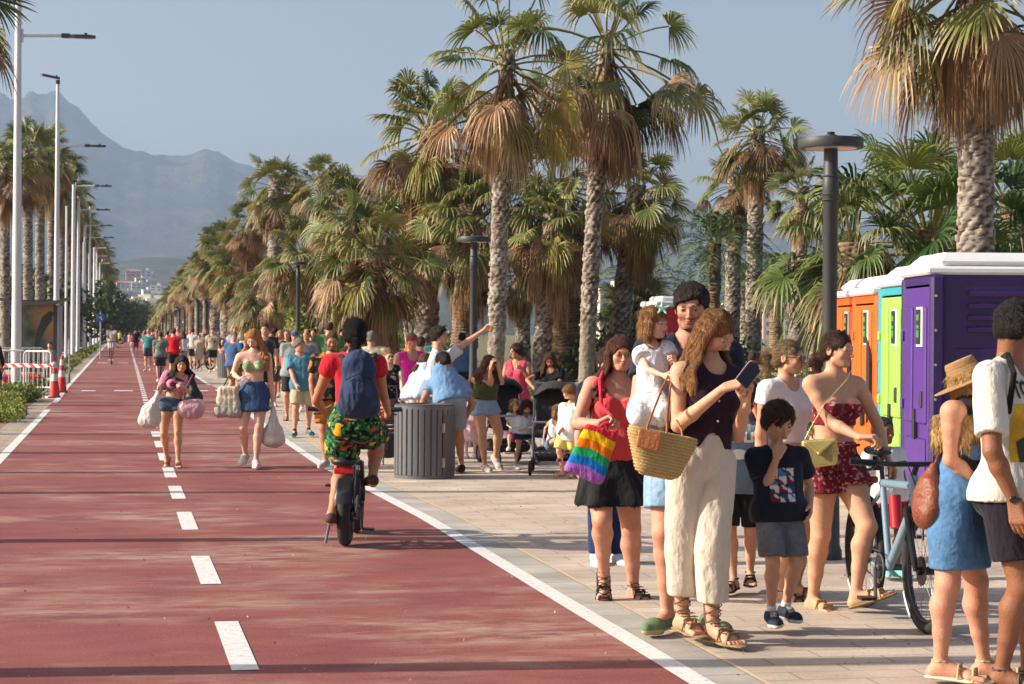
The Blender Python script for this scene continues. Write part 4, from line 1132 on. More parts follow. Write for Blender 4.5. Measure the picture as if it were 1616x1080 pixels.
class Soup:
    def __init__(s): s.V = []; s.F = []; s.C = []; s.n = 0
    def add(s, V, F, C):
        s.V.append(V); s.F.append(F+s.n); s.C.append(C if C.ndim == 2 else np.tile(C, (len(V), 1))); s.n += len(V)
    def mesh(s, name, m, smooth=False):
        return np_mesh(name, np.concatenate(s.V), np.concatenate(s.F), m, np.clip(np.concatenate(s.C), 0, 1), smooth=smooth)
def bez(p0, p1, p2, n):
    t = np.linspace(0, 1, n)[:, None]; return (1-t)**2*p0+2*t*(1-t)*p1+t*t*p2
def ribbon(pts, w, up, C):
    "flat strip along pts with half widths w"
    T = np.gradient(pts, axis=0); S = np.cross(T, up); S /= np.maximum(np.linalg.norm(S, axis=1), 1e-9)[:, None]
    V = np.concatenate([pts-S*w[:, None], pts+S*w[:, None]]); n = len(pts); i = np.arange(n-1)
    F = np.stack([i, i+1, n+i+1, n+i], 1); return V, F, C
GREEN = [srgb('6E783E'), srgb('5A6A38'), srgb('425730'), srgb('80844A')]
DEADC = [srgb('B08C68'), srgb('9E7A58'), srgb('88664C'), srgb('BE9F7A'), srgb('785840')]
TINT = [np.ones(3)]
def fanleaf(S, base, az, el, plen, R, rg, kind='green', nseg=26, droop=.35, spread=105, pet=True, tipdead=.3, collapse=0):
    """one fan leaf: petiole from base, blade of nseg folded segments"""
    d0 = A(math.cos(az)*math.cos(el), math.sin(az)*math.cos(el), math.sin(el))
    hv = A(math.cos(az), math.sin(az), 0)
    sagp = .22*plen*math.cos(el)
    p1 = base+d0*plen*.55; p2 = base+d0*plen-A(0,0,sagp)
    pp = bez(base, p1, p2, 5)
    t = unit(pp[-1]-pp[-2])
    if kind == 'green': col = np.array(GREEN[rg.integers(0, 4)])*rg.uniform(.75, 1.15)*TINT[0]
    elif kind == 'yellow': col = np.array(srgb('968C46'))*rg.uniform(.8, 1.1)*TINT[0]
    else: col = np.array(DEADC[rg.integers(0, 5)])*rg.uniform(.7, 1.15)
    if pet:
        pc = np.array(srgb('8B8450')) if kind != 'dead' else np.array(srgb('8A6B45'))
        S.add(*ribbon(pp, np.full(5, .022*R/.8), A(0,0,1), pc)); S.add(*ribbon(pp, np.full(5, .018*R/.8), np.cross(hv, A(0,0,1)), pc*.9))
    side = np.cross(t, A(0,0,1)); side = unit(side) if np.linalg.norm(side) > .05 else A(-hv[1], hv[0], 0)
    nrm = unit(np.cross(side, t)); roll = rg.uniform(-.9, .9)
    side, nrm = side*math.cos(roll)+nrm*math.sin(roll), nrm*math.cos(roll)-side*math.sin(roll)
    sp = rad(spread)*(1-collapse*.75); ph = (np.arange(nseg)/(nseg-1)*2-1)*sp
    ph = ph+rg.normal(0, .02, nseg)
    dph = 2*sp/(nseg-1)
    rs = np.array([.05, .30, .52, .74, .90, 1.0])*R
    L = (.80+.20*np.cos(ph*.9))*rg.uniform(.85, 1.05, nseg)
    fold = .05*R*((np.arange(nseg) % 2)*2-1)
    dir_ = t[None]*np.cos(ph)[:, None]+side[None]*np.sin(ph)[:, None]                       # nseg,3
    tan_ = -t[None]*np.sin(ph)[:, None]+side[None]*np.cos(ph)[:, None]
    wd = np.array([.02, .5, .38, .21, .10, .015]); cup = .10*R
    V = np.zeros((nseg, 6, 2, 3))
    dr = droop*rg.uniform(.7, 1.3, nseg)
    for k in range(6):
        r = rs[k]*L; q = max(0, rs[k]/R-.40)/.6
        c = pp[-1][None]+dir_*r[:, None] + nrm[None]*(cup*math.sin(min(1, rs[k]/R)*2.2)*np.abs(np.sin(ph)))[:, None]
        c[:, 2] -= dr*R*q**1.7
        if q > 0: c -= dir_*(dr*R*.35*q**2)[:, None]
        hw = np.minimum(rs[k]*dph*wd[k]*1.0, .05*R) if k else .01*R
        zz = nrm[None]*(fold*(.0 if k == 0 else 1)*min(1, hw*18/R))[:, None]*.5
        V[:, k, 0] = c-tan_*hw+zz; V[:, k, 1] = c+tan_*hw-zz
    idx = np.arange(nseg*12).reshape(nseg, 6, 2); F = []
    for k in range(5): F.append(np.stack([idx[:,k,0], idx[:,k+1,0], idx[:,k+1,1], idx[:,k,1]], 1))
    F = np.concatenate(F)
    C = np.tile(col, (nseg, 6, 2, 1))*rg.uniform(.85, 1.15, (nseg, 1, 1, 1))
    if kind == 'green':
        td = np.array(srgb('BCA678')); 
        for k, a in ((3, .15), (4, .6), (5, .95)): C[:, k] = C[:, k]*(1-a*tipdead*2 if a*tipdead*2 < 1 else 0)+td*min(1, a*tipdead*2)
    S.add(V.reshape(-1, 3), F, C.reshape(-1, 3))
def fancrown(seed, R=.85, plen=1.0, ngreen=30, nskirt=70, skirt=2.0, nseg=24, rtop=.28, droop=.4, sk_r=.5, ndrop=16, tipdead=.6, lo=-.5):
    "returns (crown mesh, skirt mesh); origin at the crown's heart"
    rg = np.random.default_rng(seed); S = Soup()
    for i in range(ngreen):
        az = i*2.39996+rg.uniform(-.3, .3); q = i/(ngreen-1); el = rad(80)*(1-q)**.8+lo*q+rg.uniform(-.22, .22)
        fanleaf(S, A(0,0,-.25*q)+A(math.cos(az), math.sin(az), 0)*.08, az, el, plen*rg.uniform(.6, 1.3), R*rg.uniform(.75, 1.12)*(.75+.25*min(1, q*3)), rg, 'green' if rg.random() > .06+.1*(q > .7) else 'yellow', nseg, droop*rg.uniform(.7, 1.5), tipdead=tipdead)
    for i in range(ndrop):      # drooping, half dead
        az = rg.uniform(0, 6.283); el = rg.uniform(-1.25, -.05)
        k = 'green' if rg.random() < .25 else ('yellow' if rg.random() < .18 else 'dead')
        fanleaf(S, A(math.cos(az)*.12, math.sin(az)*.12, -.25-rg.uniform(0, .3)), az, el, plen*rg.uniform(.7, 1.05), R*rg.uniform(.8, 1.05), rg, k, nseg, droop*1.6, spread=95, tipdead=.5, collapse=rg.uniform(0, .5))
    K = Soup()
    for i in range(nskirt):
        az = rg.uniform(0, 6.283); q = rg.random()**.8; z = -.22-q*max(.1, skirt-1.0)*rg.uniform(.5, 1.1); el = rg.uniform(-1.55, -1.15)
        fanleaf(K, A(math.cos(az)*rtop*.9, math.sin(az)*rtop*.9, z), az, el, plen*rg.uniform(.2, .5), R*rg.uniform(.5, .95), rg, 'dead', max(10, nseg-8), 1.0, spread=70, collapse=rg.uniform(.55, .95), pet=(i % 3 == 0))
    return S.mesh('palm_crown', M_LEAF), (K.mesh('dead_leaf_skirt', M_DEAD) if nskirt else None)
def trunkmesh(h, r0, r1, seed, style='boots', bend=(0,0), n=30, top=None):
    rg = np.random.default_rng(seed); m = max(20, int(h/.018)); m = min(m, 420)
    z = np.linspace(0, h, m); a = np.arange(n)*2*math.pi/n
    Z, Aa = np.meshgrid(z, a, indexing='ij'); t = Z/h
    r = r0+(r1-r0)*t + .06*np.exp(-Z/.25)
    cx = bend[0]*t**1.5; cy = bend[1]*t**1.5
    P3 = np.stack([np.cos(Aa)*2, np.sin(Aa)*2, Z*3], -1).reshape(-1, 3); nn = vnoise(P3*A(1,1,1), (1.7,1.7,1.7), seed).reshape(Z.shape); n2 = vnoise(P3, (5,5,5), seed+1).reshape(Z.shape)
    if style == 'boots':
        n3 = vnoise(P3*A(1.5,1.5,5), (1,1,1), seed+2).reshape(Z.shape); n4 = vnoise(np.stack([np.cos(Aa)*14, np.sin(Aa)*14, Z*5], -1).reshape(-1, 3), (1,1,1), seed+3).reshape(Z.shape)
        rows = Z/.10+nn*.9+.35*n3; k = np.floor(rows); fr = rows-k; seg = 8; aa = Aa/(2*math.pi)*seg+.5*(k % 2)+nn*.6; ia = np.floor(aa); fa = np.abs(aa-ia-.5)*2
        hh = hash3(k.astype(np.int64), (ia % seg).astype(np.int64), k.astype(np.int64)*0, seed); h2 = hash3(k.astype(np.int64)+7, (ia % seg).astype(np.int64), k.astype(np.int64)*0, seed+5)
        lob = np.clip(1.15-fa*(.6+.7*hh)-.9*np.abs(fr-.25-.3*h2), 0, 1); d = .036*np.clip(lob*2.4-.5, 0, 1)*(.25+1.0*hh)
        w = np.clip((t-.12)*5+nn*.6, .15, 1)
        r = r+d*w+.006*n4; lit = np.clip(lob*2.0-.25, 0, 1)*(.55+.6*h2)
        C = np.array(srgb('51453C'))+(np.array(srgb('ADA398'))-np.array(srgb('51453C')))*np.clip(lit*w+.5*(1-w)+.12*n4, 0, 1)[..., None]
    else:
        ring = np.sin(Z*2*math.pi/.07+nn*3); d = .012*ring+.03*nn+.02*n2; r = r+d
        C = np.array(srgb('6B5746'))+(np.array(srgb('9A8570'))-np.array(srgb('6B5746')))*np.clip(.5+.3*ring+.5*n2, 0, 1)[..., None]
    C = C*(1+.15*nn+.12*n2)[..., None]
    V = np.stack([cx+r*np.cos(Aa), cy+r*np.sin(Aa), Z], -1).reshape(-1, 3); I = np.arange(m*n).reshape(m, n); J = np.roll(I, -1, 1)
    F = np.stack([I[:-1], J[:-1], J[1:], I[1:]], -1).reshape(-1, 4)
    return np_mesh('palm_trunk', V, F, M_BARK, np.clip(C.reshape(-1, 3), 0, 1), smooth=True)
CROWNS = {}
def crown_proto(k):
    if k not in CROWNS:
        q = k % 100; fat = k >= 100
        CROWNS[k] = fancrown(500+k, R=.80 if not fat else .92, plen=.85 if not fat else 1.0, ngreen=26 if not fat else 30, nskirt=60 if not fat else 110, skirt=2.0 if not fat else 2.6, nseg=32, rtop=.20 if not fat else .30, ndrop=17 if not fat else 32, droop=.2 if not fat else .26)
    return CROWNS[k]
def fan_palm(px, D, cy, label, tw=.20, cs=1.0, proto=0, style='boots', base_px=None, skirt=True, seed=1, group='fan palms along the promenade', crown=None, bend=None, top_px=None):
    "px: trunk column near the ground; cy: pixel height of the crown's heart; top_px: pixel column of the heart"
    b_ = GX(px, D); tpx = top_px if top_px is not None else px
    tp = at(tpx, cy, D); h = tp.z
    o = empty('fan_palm', (b_.x, b_.y, 0), label=label, cat='palm tree', group=group)
    bx, by = tp.x-b_.x, tp.y-b_.y
    tm = trunkmesh(h+.1, tw*1.12, tw*.95, seed, style, (bx, by), n=30 if D < 60 else 16)
    link('trunk', tm, o)
    cm, sm = crown if crown else crown_proto(proto)
    rz = random.Random(seed).uniform(0, 6.28)
    for nm, me in (('crown', cm), ('dead_leaf_skirt', sm)):
        if me is None or (nm == 'dead_leaf_skirt' and not skirt): continue
        c = link(nm, me, o); c.location = (bx, by, h); c.rotation_euler = (0,0,rz); c.scale = (cs, cs, cs)
    return o
def feather_palm(px, D, cy, label, tw=.2, L=2.4, nf=34, seed=1, colr='5A7048', top_px=None, lo=-.6):
    rg = np.random.default_rng(seed); b_ = GX(px, D); tp = at(top_px or px, cy, D); h = tp.z
    o = empty('feather_palm', (b_.x, b_.y, 0), label=label, cat='palm tree', group='feather palms behind the fan palms')
    link('trunk', trunkmesh(h, tw*1.1, tw*1.15, seed, 'boots' if seed % 2 else 'ring', (tp.x-b_.x, tp.y-b_.y), n=18), o)
    S = Soup(); base = np.array(srgb(colr))
    for i in range(nf):
        az = i*2.39996+rg.uniform(-.2, .2); q = i/(nf-1); el = rad(78)*(1-q)**.9+lo*q; LL_ = L*rg.uniform(.85, 1.1)
        d = A(math.cos(az)*math.cos(el), math.sin(az)*math.cos(el), math.sin(el)); hv = A(math.cos(az), math.sin(az), 0)
        P = bez(A(0,0,0)+hv*.1, d*LL_*.6, d*LL_*.8+hv*LL_*.25*math.cos(el)-A(0,0,LL_*(.35+.25*math.cos(el))), 22)
        col = base*rg.uniform(.75, 1.2)
        S.add(*ribbon(P, np.linspace(.02, .005, 22), A(0,0,1), np.array(srgb('8B8A58'))))
        T = np.gradient(P, axis=0); T /= np.linalg.norm(T, axis=1)[:, None]
        for sgn in (1, -1):
            sd = np.cross(T, A(0,0,1)); sd /= np.maximum(np.linalg.norm(sd, axis=1), 1e-6)[:, None]; up = np.cross(sd, T)
            for kk in range(2, 22):
                for e_ in (0, .5):
                    if kk+e_ > 21: continue
                    p = P[kk]*(1-e_)+P[min(21, kk+1)]*e_; t = kk/21; ll = .38*math.sin(min(1, t*1.15+.08)*math.pi)**.6*(L/2.4)+.05
                    v = unit(sgn*sd[kk]*1.0+T[kk]*.75+up[kk]*.35+rg.normal(0, .12, 3)); q1 = p+v*ll*.5; q2 = p+v*ll-A(0,0,ll*.28)
                    w = .016; wv = unit(np.cross(v, up[kk]+rg.normal(0, .4, 3)))*w
                    S.add(np.array([p, q1-wv, q2, q1+wv]), np.array([[0,1,2,3]]), col*rg.uniform(.85, 1.15))
    c = link('crown', S.mesh('feather_crown', M_LEAF), o); c.location = (tp.x-b_.x, tp.y-b_.y, h)
    return o
def leafcloud(S, c, r, n, size, cols, rg, zmin=None):
    P = rg.normal(0, 1, (n, 3)); P /= np.linalg.norm(P, axis=1)[:, None]; P = P*(rg.random(n)**.4)[:, None]*np.array(r)+np.array(c)
    if zmin is not None: P[:, 2] = np.maximum(P[:, 2], zmin)
    u = rg.normal(0, 1, (n, 3)); u /= np.linalg.norm(u, axis=1)[:, None]; v = rg.normal(0, 1, (n, 3)); v = np.cross(u, v); v /= np.linalg.norm(v, axis=1)[:, None]
    s_ = (size*rg.uniform(.6, 1.4, n))[:, None]
    V = np.stack([P-u*s_, P-v*s_*.45, P+u*s_, P+v*s_*.45], 1).reshape(-1, 3); F = np.arange(n*4).reshape(n, 4)
    cc = np.array(cols)[rg.integers(0, len(cols), n)]*rg.uniform(.7, 1.3, (n, 1)); S.add(V, F, np.repeat(cc, 4, 0))
def shrub(px, D, py, wm, hm, label, cols, n=2500, size=.06, group=None, seed=1, name='shrub', cat='shrub', dx=1.0, lumps=9):
    rg = np.random.default_rng(seed); b_ = GX(px, D); S = Soup()
    for i in range(lumps):
        a = rg.uniform(-1, 1); leafcloud(S, (a*wm*.38, rg.uniform(-.3, .3)*wm*.5*dx, hm*rg.uniform(.35, .62)), (wm*.24, wm*.24*dx, hm*rg.uniform(.28, .42)), n//lumps, size, cols, rg, 0.01)
    o = empty(name, (b_.x, b_.y, 0), label=label, cat=cat, group=group)
    link('foliage', S.mesh(name, M_BUSH), o)
    mb = MB()
    for i in range(5):
        a = rg.uniform(-.3, .3)*wm; mb.tube([(a*.4, 0, 0), (a, rg.uniform(-.2,.2), hm*.5), (a*1.3, rg.uniform(-.2,.2), hm*.8)], [.03, .02, .008], 6)
    mb.build('stem', mat('twig', srgb('6A5540'), .9), o, smooth=True)
    return o
ORD = ['nearest','second','third','fourth','fifth','sixth','seventh','eighth','ninth','tenth','eleventh','twelfth','thirteenth','fourteenth','fifteenth','sixteenth','seventeenth','eighteenth','nineteenth','twentieth','twenty first','farthest']
# ------------------------------------------------------------------ palms of the right hand row
heroA = fancrown(21, R=.85, plen=1.1, ngreen=22, nskirt=120, skirt=1.75, nseg=34, rtop=.15, droop=.28, ndrop=19)
heroB = fancrown(22, R=.88, plen=1.3, ngreen=22, nskirt=140, skirt=2.25, nseg=34, rtop=.15, droop=.34, ndrop=22)
fan_palm(782, 36, 88, 'tall fan palm with scaly grey trunk rising behind the pointing man, nearest in the row', tw=.132, crown=heroA, seed=21, top_px=800)
fan_palm(925, 38, 62, 'tall fan palm with slightly leaning trunk between the stroller group and red top woman', tw=.135, crown=heroB, seed=22, top_px=958)
for i, (px, tpx, D, cy, tw, cs, pr, st, lb) in enumerate([
    (672, 680, 44, 205, .24, 1.28, 100, 'boots', 'broad fan palm with huge crown just left of the nearest tall palm'),
    (612, 590, 41, 395, .27, 1.10, 101, 'ring', 'squat fan palm with long straw skirt directly behind the cyclist'),
    (731, 742, 43, 330, .26, 1.12, 102, 'ring', 'fan palm whose thick brown trunk stands left of the promenade lamp'),
    (853, 872, 42, 345, .17, .95, 100, 'boots', 'slim fan palm standing between the two tall trunks'),
    (897, 880, 45, 290, .33, 1.25, 101, 'ring', 'fan palm with very thick dark trunk left of the leaning palm'),
    (972, 1005, 44, 300, .20, .98, 102, 'boots', 'fan palm with drooping crown to the right of the leaning palm'),
    (828, 820, 52, 420, .17, .9, 3, 'boots', 'small fan palm glimpsed behind the two tall trunks'),
    (655, 640, 52, 330, .2, 1.15, 1, 'boots', 'fan palm half hidden behind the broad crown'),
    (560, 556, 50, 330, .22, 1.05, 100, 'ring', 'fan palm with upright green leaves left of the squat palm'),
    (432, 436, 73, 290, .26, 1.25, 1, 'boots', 'left one of the twin trunked tall palms mid promenade'),
    (447, 452, 75, 320, .26, 1.15, 2, 'boots', 'right one of the twin trunked tall palms mid promenade'),
    (497, 508, 72, 285, .22, 1.05, 3, 'boots', 'tall fan palm with compact green crown right of the twin palms'),
    (482, 480, 62, 400, .26, 1.1, 101, 'ring', 'low shaggy fan palm between the twin palms and the squat one'),
    (402, 398, 82, 350, .24, 1.25, 4, 'ring', 'shaggy fan palm just left of the twin palms'),
    (358, 358, 92, 395, .28, 1.45, 2, 'boots', 'fan palm with pale crown above the white van'),
    (378, 380, 84, 425, .26, 1.2, 100, 'ring', 'low fan palm with straw skirt behind the white van'),
    (420, 420, 66, 460, .3, 1.0, 102, 'ring', 'stubby fan palm with boots left behind the ginger haired woman')]):
    fan_palm(px, D, cy, lb, tw=tw, cs=cs*.76, proto=pr, style=st, seed=30+i, top_px=tpx)
far = [(340,100,368),(328,108,400),(315,116,412),(304,125,424),(296,134,432),(288,145,440),(281,158,448),(274,172,455),(268,188,462),(263,205,468),(258,225,474),(253,250,480),(249,280,486),(245,320,491),(350,112,425),(322,130,450),(310,150,455),(334,118,440),(300,170,468),(290,190,474),(242,350,495),(238,380,498)]
rank_ = {q_: k_ for k_, q_ in enumerate(sorted(range(len(far)), key=lambda z_: far[z_][1]))}
for i, (px, D, cy) in enumerate(far):
    fan_palm(px, D, cy+16, '%s shaggy fan palm of the far row above the crowd' % ORD[rank_[i]], tw=.26, cs=.88, proto=i % 5, style='ring' if i % 2 else 'boots', seed=60+i, group='far fan palms receding to the right of the lane', top_px=px)
# ------------------------------------------------------------------ palms behind the large group (right)
fan_palm(1188, 56, 205, 'tall slim fan palm between the two promenade lamps on the right', tw=.2, cs=.95, proto=3, seed=90, top_px=1196)
fan_palm(1155, 58, 285, 'fan palm with ragged brown boots left of the tall slim one', tw=.2, cs=.85, proto=4, seed=91, top_px=1160)
fan_palm(1256, 54, 300, 'half dead fan palm just left of the near black lamp post', tw=.19, cs=.72, proto=2, seed=92, top_px=1266)
fan_palm(1003, 46, 482, 'small low fan palm above the toddler in the white dress', tw=.14, cs=.78, proto=1, skirt=False, seed=93)
feather_palm(1124, 48, 385, 'grey green feather palm with smooth dark trunk behind the tall man', tw=.14, L=1.9, seed=4, top_px=1128)
feather_palm(1176, 62, 455, 'low spreading feather palm behind the slim trunks', tw=.2, L=2.1, seed=5, colr='76825A', lo=-.3)
feather_palm(1288, 58, 460, 'feather palm with arching fronds left of the near lamp post', tw=.2, L=2.2, seed=7, colr='7A845A', lo=-.3)
feather_palm(1012, 55, 455, 'feather palm whose fronds arch over the small low palm', tw=.16, L=2.0, seed=8, colr='6C7A58', lo=-.3)
feather_palm(1225, 66, 440, 'pale feather palm between the slim trunk and half dead palm', tw=.2, L=2.0, seed=10, colr='7A845A', lo=-.2)
# big right palm and the green one below it
heroS = fancrown(23, R=.9, plen=.95, ngreen=26, nskirt=150, skirt=1.65, nseg=34, rtop=.19, droop=.3, ndrop=18)
fan_palm(1540, 25, -62, 'massive fan palm with criss crossed trunk rising behind the purple cabin', tw=.20, crown=heroS, cs=1.0, seed=23, top_px=1540)
TINT[0] = A(.62,.86,.72)
heroT = fancrown(24, R=1.0, plen=1.1, ngreen=30, nskirt=14, skirt=1.2, nseg=38, rtop=.2, droop=.25, ndrop=10, tipdead=.12, lo=-.25)
fan_palm(1468, 27, 372, 'lush green fan palm with wide open leaves behind the portable toilets', tw=.2, crown=heroT, cs=.98, seed=24, style='ring', group='lush fan palms by the toilets')
TINT[0] = A(.8,.92,.8)
heroU = fancrown(25, R=.9, plen=1.0, ngreen=20, nskirt=10, skirt=1.2, nseg=34, rtop=.2, droop=.45, ndrop=16, tipdead=.5, lo=-.35)
TINT[0] = np.ones(3)
fan_palm(1345, 26.5, 395, 'fan palm with golden drooping leaf tips behind the orange cabins', tw=.18, crown=heroU, cs=.78, seed=25, style='ring', group='lush fan palms by the toilets')
fan_palm(1600, 30, 330, 'green fan palm at the right edge behind the purple cabin', tw=.18, crown=heroT, cs=.8, seed=26, style='ring', group='lush fan palms by the toilets')
# ------------------------------------------------------------------ left row
for i, (px, D, cy, cs, lb) in enumerate([(44, 98, 240, 1.35, 'leftmost tall palm behind the bus shelter'), (63, 112, 235, 1.45, 'second palm trunk behind the bus shelter roof'), (82, 126, 262, 1.45, 'third palm behind the bus shelter, touching the second white pole'),
    (98, 145, 290, 1.6, 'palm right of the bus shelter with dark trunk'), (8, 80, 262, 1.1, 'palm at the left edge of the photo behind the first white pole'), (110, 165, 318, 1.7, 'palm seen between the white poles right of the shelter'),
    (121, 190, 348, 1.8, 'darker palm further along between the white poles'), (131, 215, 375, 1.9, 'palm further on, its crown level with the fourth lamp arm')]):
    fan_palm(px, D, cy, lb, tw=.215*D/100, cs=cs*1.0, proto=i % 5, seed=110+i, group='fan palms along the left of the lane')
for i, (px, D, cy) in enumerate([(138,235,395),(144,255,412),(149,275,428),(154,300,440),(158,325,452),(162,355,462),(165,385,470),(168,410,478)]):
    fan_palm(px, D, cy, '%s of the distant fan palms in the left row behind the white poles' % ORD[i], tw=.42, cs=1.6+D/400, proto=i % 5, seed=130+i, group='distant palms of the left row')
fan_palm(-100, 44, -30, 'fan palm whose drooping leaf tips hang into the top left corner', tw=.2, cs=1.35, proto=1, seed=140, group='fan palms along the left of the lane')
# dark trees behind the left road
for i, (px, D, w_, h_) in enumerate([(-40,120,9,6.0),(30,135,8,5.5),(75,150,9,6.5),(120,190,10,7),(200,330,12,8),(222,360,14,8),(245,400,12,7),(182,300,10,8)]):
    shrub(px, D, 500, w_, h_, ['dark bushy tree left of the first white pole','dark tree behind the bus shelter roof','dark tree behind the palm trunks','dark tree behind the lane lamps','bushy tree closing the far end of the lane, left','bushy tree closing the far end of the lane, middle','bushy tree closing the far end of the lane, right','dark round tree by the last white poles'][i],
          [srgb('4C5A34'), srgb('3F4F30'), srgb('5C6740')], n=3600, size=.28, seed=150+i, name='bushy_tree', cat='tree', group='trees beyond the lane')
# hedges and ground cover
rg = np.random.default_rng(5); S = Soup()
for i in range(230):      # left bed, along the white poles
    y = 45+rg.random()**1.5*230; x = interp(LL, y)-.62-rg.random()*.55; leafcloud(S, (x, y, .14), (.35, .6, .17), 90, .045+.0003*y, [srgb('6B7A3C'), srgb('55662F'), srgb('8A8C48')], rg, 0)
    if rg.random() < .25: leafcloud(S, (x+.1, y, .3), (.2, .4, .1), 5, .035, [srgb('B4605C')], rg, 0)
link('hedge_plants', S.mesh('hedge_plants', M_BUSH), kind='stuff', label='low green hedge with reddish blossoms along the white poles')
S = Soup()
for i in range(60):
    p = G(rg.uniform(-60, 26), rg.uniform(618, 668)); leafcloud(S, (p.x, p.y, .13), (.26, .35, .15), 170, .035, [srgb('7C8A3E'), srgb('66782F'), srgb('9A9A4C')], rg, 0)
link('leafy_ground_cover', S.mesh('leafy_ground_cover', M_BUSH), kind='stuff', label='leafy green shrubs at the foot of the first white pole')
S = Soup()
for i in range(420):
    px = rg.uniform(980, 1700); D = rg.uniform(27, 52) if px > 1200 else rg.uniform(37, 56); p = GX(px, D); leafcloud(S, (p.x, p.y, rg.uniform(.3, .75)), (.9, .9, .45), 110, .06, [srgb('8C9468'), srgb('767F52'), srgb('A5A67C'), srgb('6A7448')], rg, 0)
link('dune_shrubs', S.mesh('dune_shrubs', M_BUSH), kind='stuff', label='pale green low shrubs carpeting the ground beyond the promenade')
S = Soup()
for i in range(300):
    px = rg.uniform(560, 1010); D = rg.uniform(36.5, 60); p = GX(px, D); leafcloud(S, (p.x, p.y, rg.uniform(.1, .4)), (.9, .9, .3), 70, .05, [srgb('6C7A44'), srgb('7F8A55'), srgb('96946A')], rg, 0)
for i in range(220):
    px = rg.uniform(330, 700); D = rg.uniform(60, 130); p = GX(px, D)
    if p.x < 8.6: continue
    leafcloud(S, (p.x, p.y, rg.uniform(.4, 1.2)), (1.5, 1.5, .8), 70, .12, [srgb('5F6D3A'), srgb('727D48'), srgb('4E5C34')], rg, 0)
link('planting_under_palms', S.mesh('planting_under_palms', M_BUSH), kind='stuff', label='green undergrowth beneath the right hand palms')
S = Soup()
for i in range(26):
    px = rg.uniform(1185, 1300); D = rg.uniform(50, 54); p = GX(px, D); leafcloud(S, (p.x, p.y, .5), (.5, .5, .35), 140, .05, [srgb('6A3E3A'), srgb('8A4A50'), srgb('4A3A30')], rg, 0)
link('red_flowering_plants', S.mesh('red_flowering_plants', M_BUSH), kind='stuff', label='dark red flowering ground plants behind the pale shrubs')
shrub(1052, 44, 500, 4.5, 1.9, 'dense dark green bush right of the leaning palm', [srgb('3F5230'), srgb('4E6238')], n=3800, size=.07, seed=171, group='bushes under the palms')
shrub(1005, 47, 500, 3.5, 2.1, 'dark bush below the small low fan palm', [srgb('46593A'), srgb('566A40')], n=3000, size=.07, seed=172, group='bushes under the palms')
shrub(523, 62, 500, 2.6, 4.6, 'bright green leafy bush between the squat palm and the lamp', [srgb('6E8A3A'), srgb('7F9A48')], n=3600, size=.09, seed=173, group='bushes under the palms')
# the ragged leafless parasol hut behind
# ------------------------------------------------------------------ white poles with lamps
M_WHITE = mat('white_enamel', srgb('DEDEE2'), .45, noise=(3, .05), coat=.2); M_DGREY = mat('lamp_housing', srgb('4A4A50'), .5); M_GALV = mat('galvanised', srgb('A8AAB0'), .45, metal=.5)
M_BLACKP = mat('charcoal_paint', srgb('36373A'), .55, noise=(8, .06)); M_LENS = mat('lamp_lens', srgb('B9B2A8'), .3)
def pole(x, Y, label, tall, group='white lamp poles left of the lane', h=9.3):
    o = empty('lamp_pole', (x, Y, 0), label=label, cat='lamp pole', group=group)
    H = h+2.6 if tall else h+.05
    mb = MB(); mb.tube([(0,0,0),(0,0,1.2),(0,0,h),(0,0,H)], [.135,.13,.085,.07 if tall else .083], 14); mb.build('pole', M_WHITE, o, smooth=True)
    mb = MB(); mb.box((0,0,.015), (.42,.42,.03)); mb.build('base_plate', M_GALV, o)
    a = MB(); a.box((.11,0,h-.02), (.05,.12,.34), bev=.01); a.tube([(.12,0,h-.02),(1.15,0,h+.02)], .042, 8); a.build('arm', M_WHITE, o, smooth=True)
    f_ = MB(); f_.tube([(1.1,0,h+.02),(1.32,0,h+.02)], .065, 8); f_.prism([(1.3,-.05),(1.45,-.12),(1.85,-.13),(1.98,0),(1.85,.13),(1.45,.12),(1.3,.05)], h-.03, h+.05); f_.tube([(1.72,0,h+.05),(1.72,0,h+.11)], .045, 8); f_.build('lantern', M_DGREY, o)
    if tall:
        f_ = MB(); f_.tube([(0,0,H-.05),(0,0,H+.12)], .085, 8); f_.prism([(.08,-.06),(-.2,-.13),(-.62,-.12),(-.72,0),(-.62,.12),(-.2,.13),(.08,.06)], 0, .09, lambda x_, y_, z_: (x_, y_, H+.16+z_-x_*.18)); f_.tube([(-.05,0,H+.2),(-.05,0,H+.32)], .04, 8); f_.build('top_lantern', M_DGREY, o)
    return o
PY = [(26,52),(89,83),(115,106),(123,127),(133,146),(141,165),(148,186),(152,206),(157,228),(161,251),(164,276),(167,303),(169.5,333),(172,366),(174.5,405)]
for i, (px, D) in enumerate(PY):
    p = GX(px, D); q = min(i, 14)
    lb = ['white lamp pole nearest the camera, beside the barriers','second white lamp pole, with a lantern on top, behind the shelter','third white lamp pole right of the shelter','fourth white lamp pole, thin and tall','fifth white lamp pole from the left','sixth white lamp pole from the left','seventh white lamp pole from the left'][i] if i < 7 else '%s white lamp pole of the crowded far row' % ORD[i-7]
    pole(p.x, p.y, lb, i in (0,1,3,5,7,9,11), group='white lamp poles left of the lane' if i < 7 else 'distant white lamp poles')
# nearer poles, outside the frame, whose shadows cross the lane
for D in (9.45, 15.4, 20.0, 22.9, 26.6, 31.5, 40): 
    # the shadow runs along -sun_dir; put the pole on that line at X = -2.9
    c = G(300, 526+5027/D); t = (c.x+3.0)/(-sun_dir.x) if abs(sun_dir.x) > 1e-3 else 0
    p = c + sun_dir*t; pole(-3.0, p.y, '%s white lamp pole nearer than the frame edge' % ORD[[9.45,15.4,20.0,22.9,26.6,31.5,40].index(D)], True, group='lamp poles outside the frame', h=9.3)
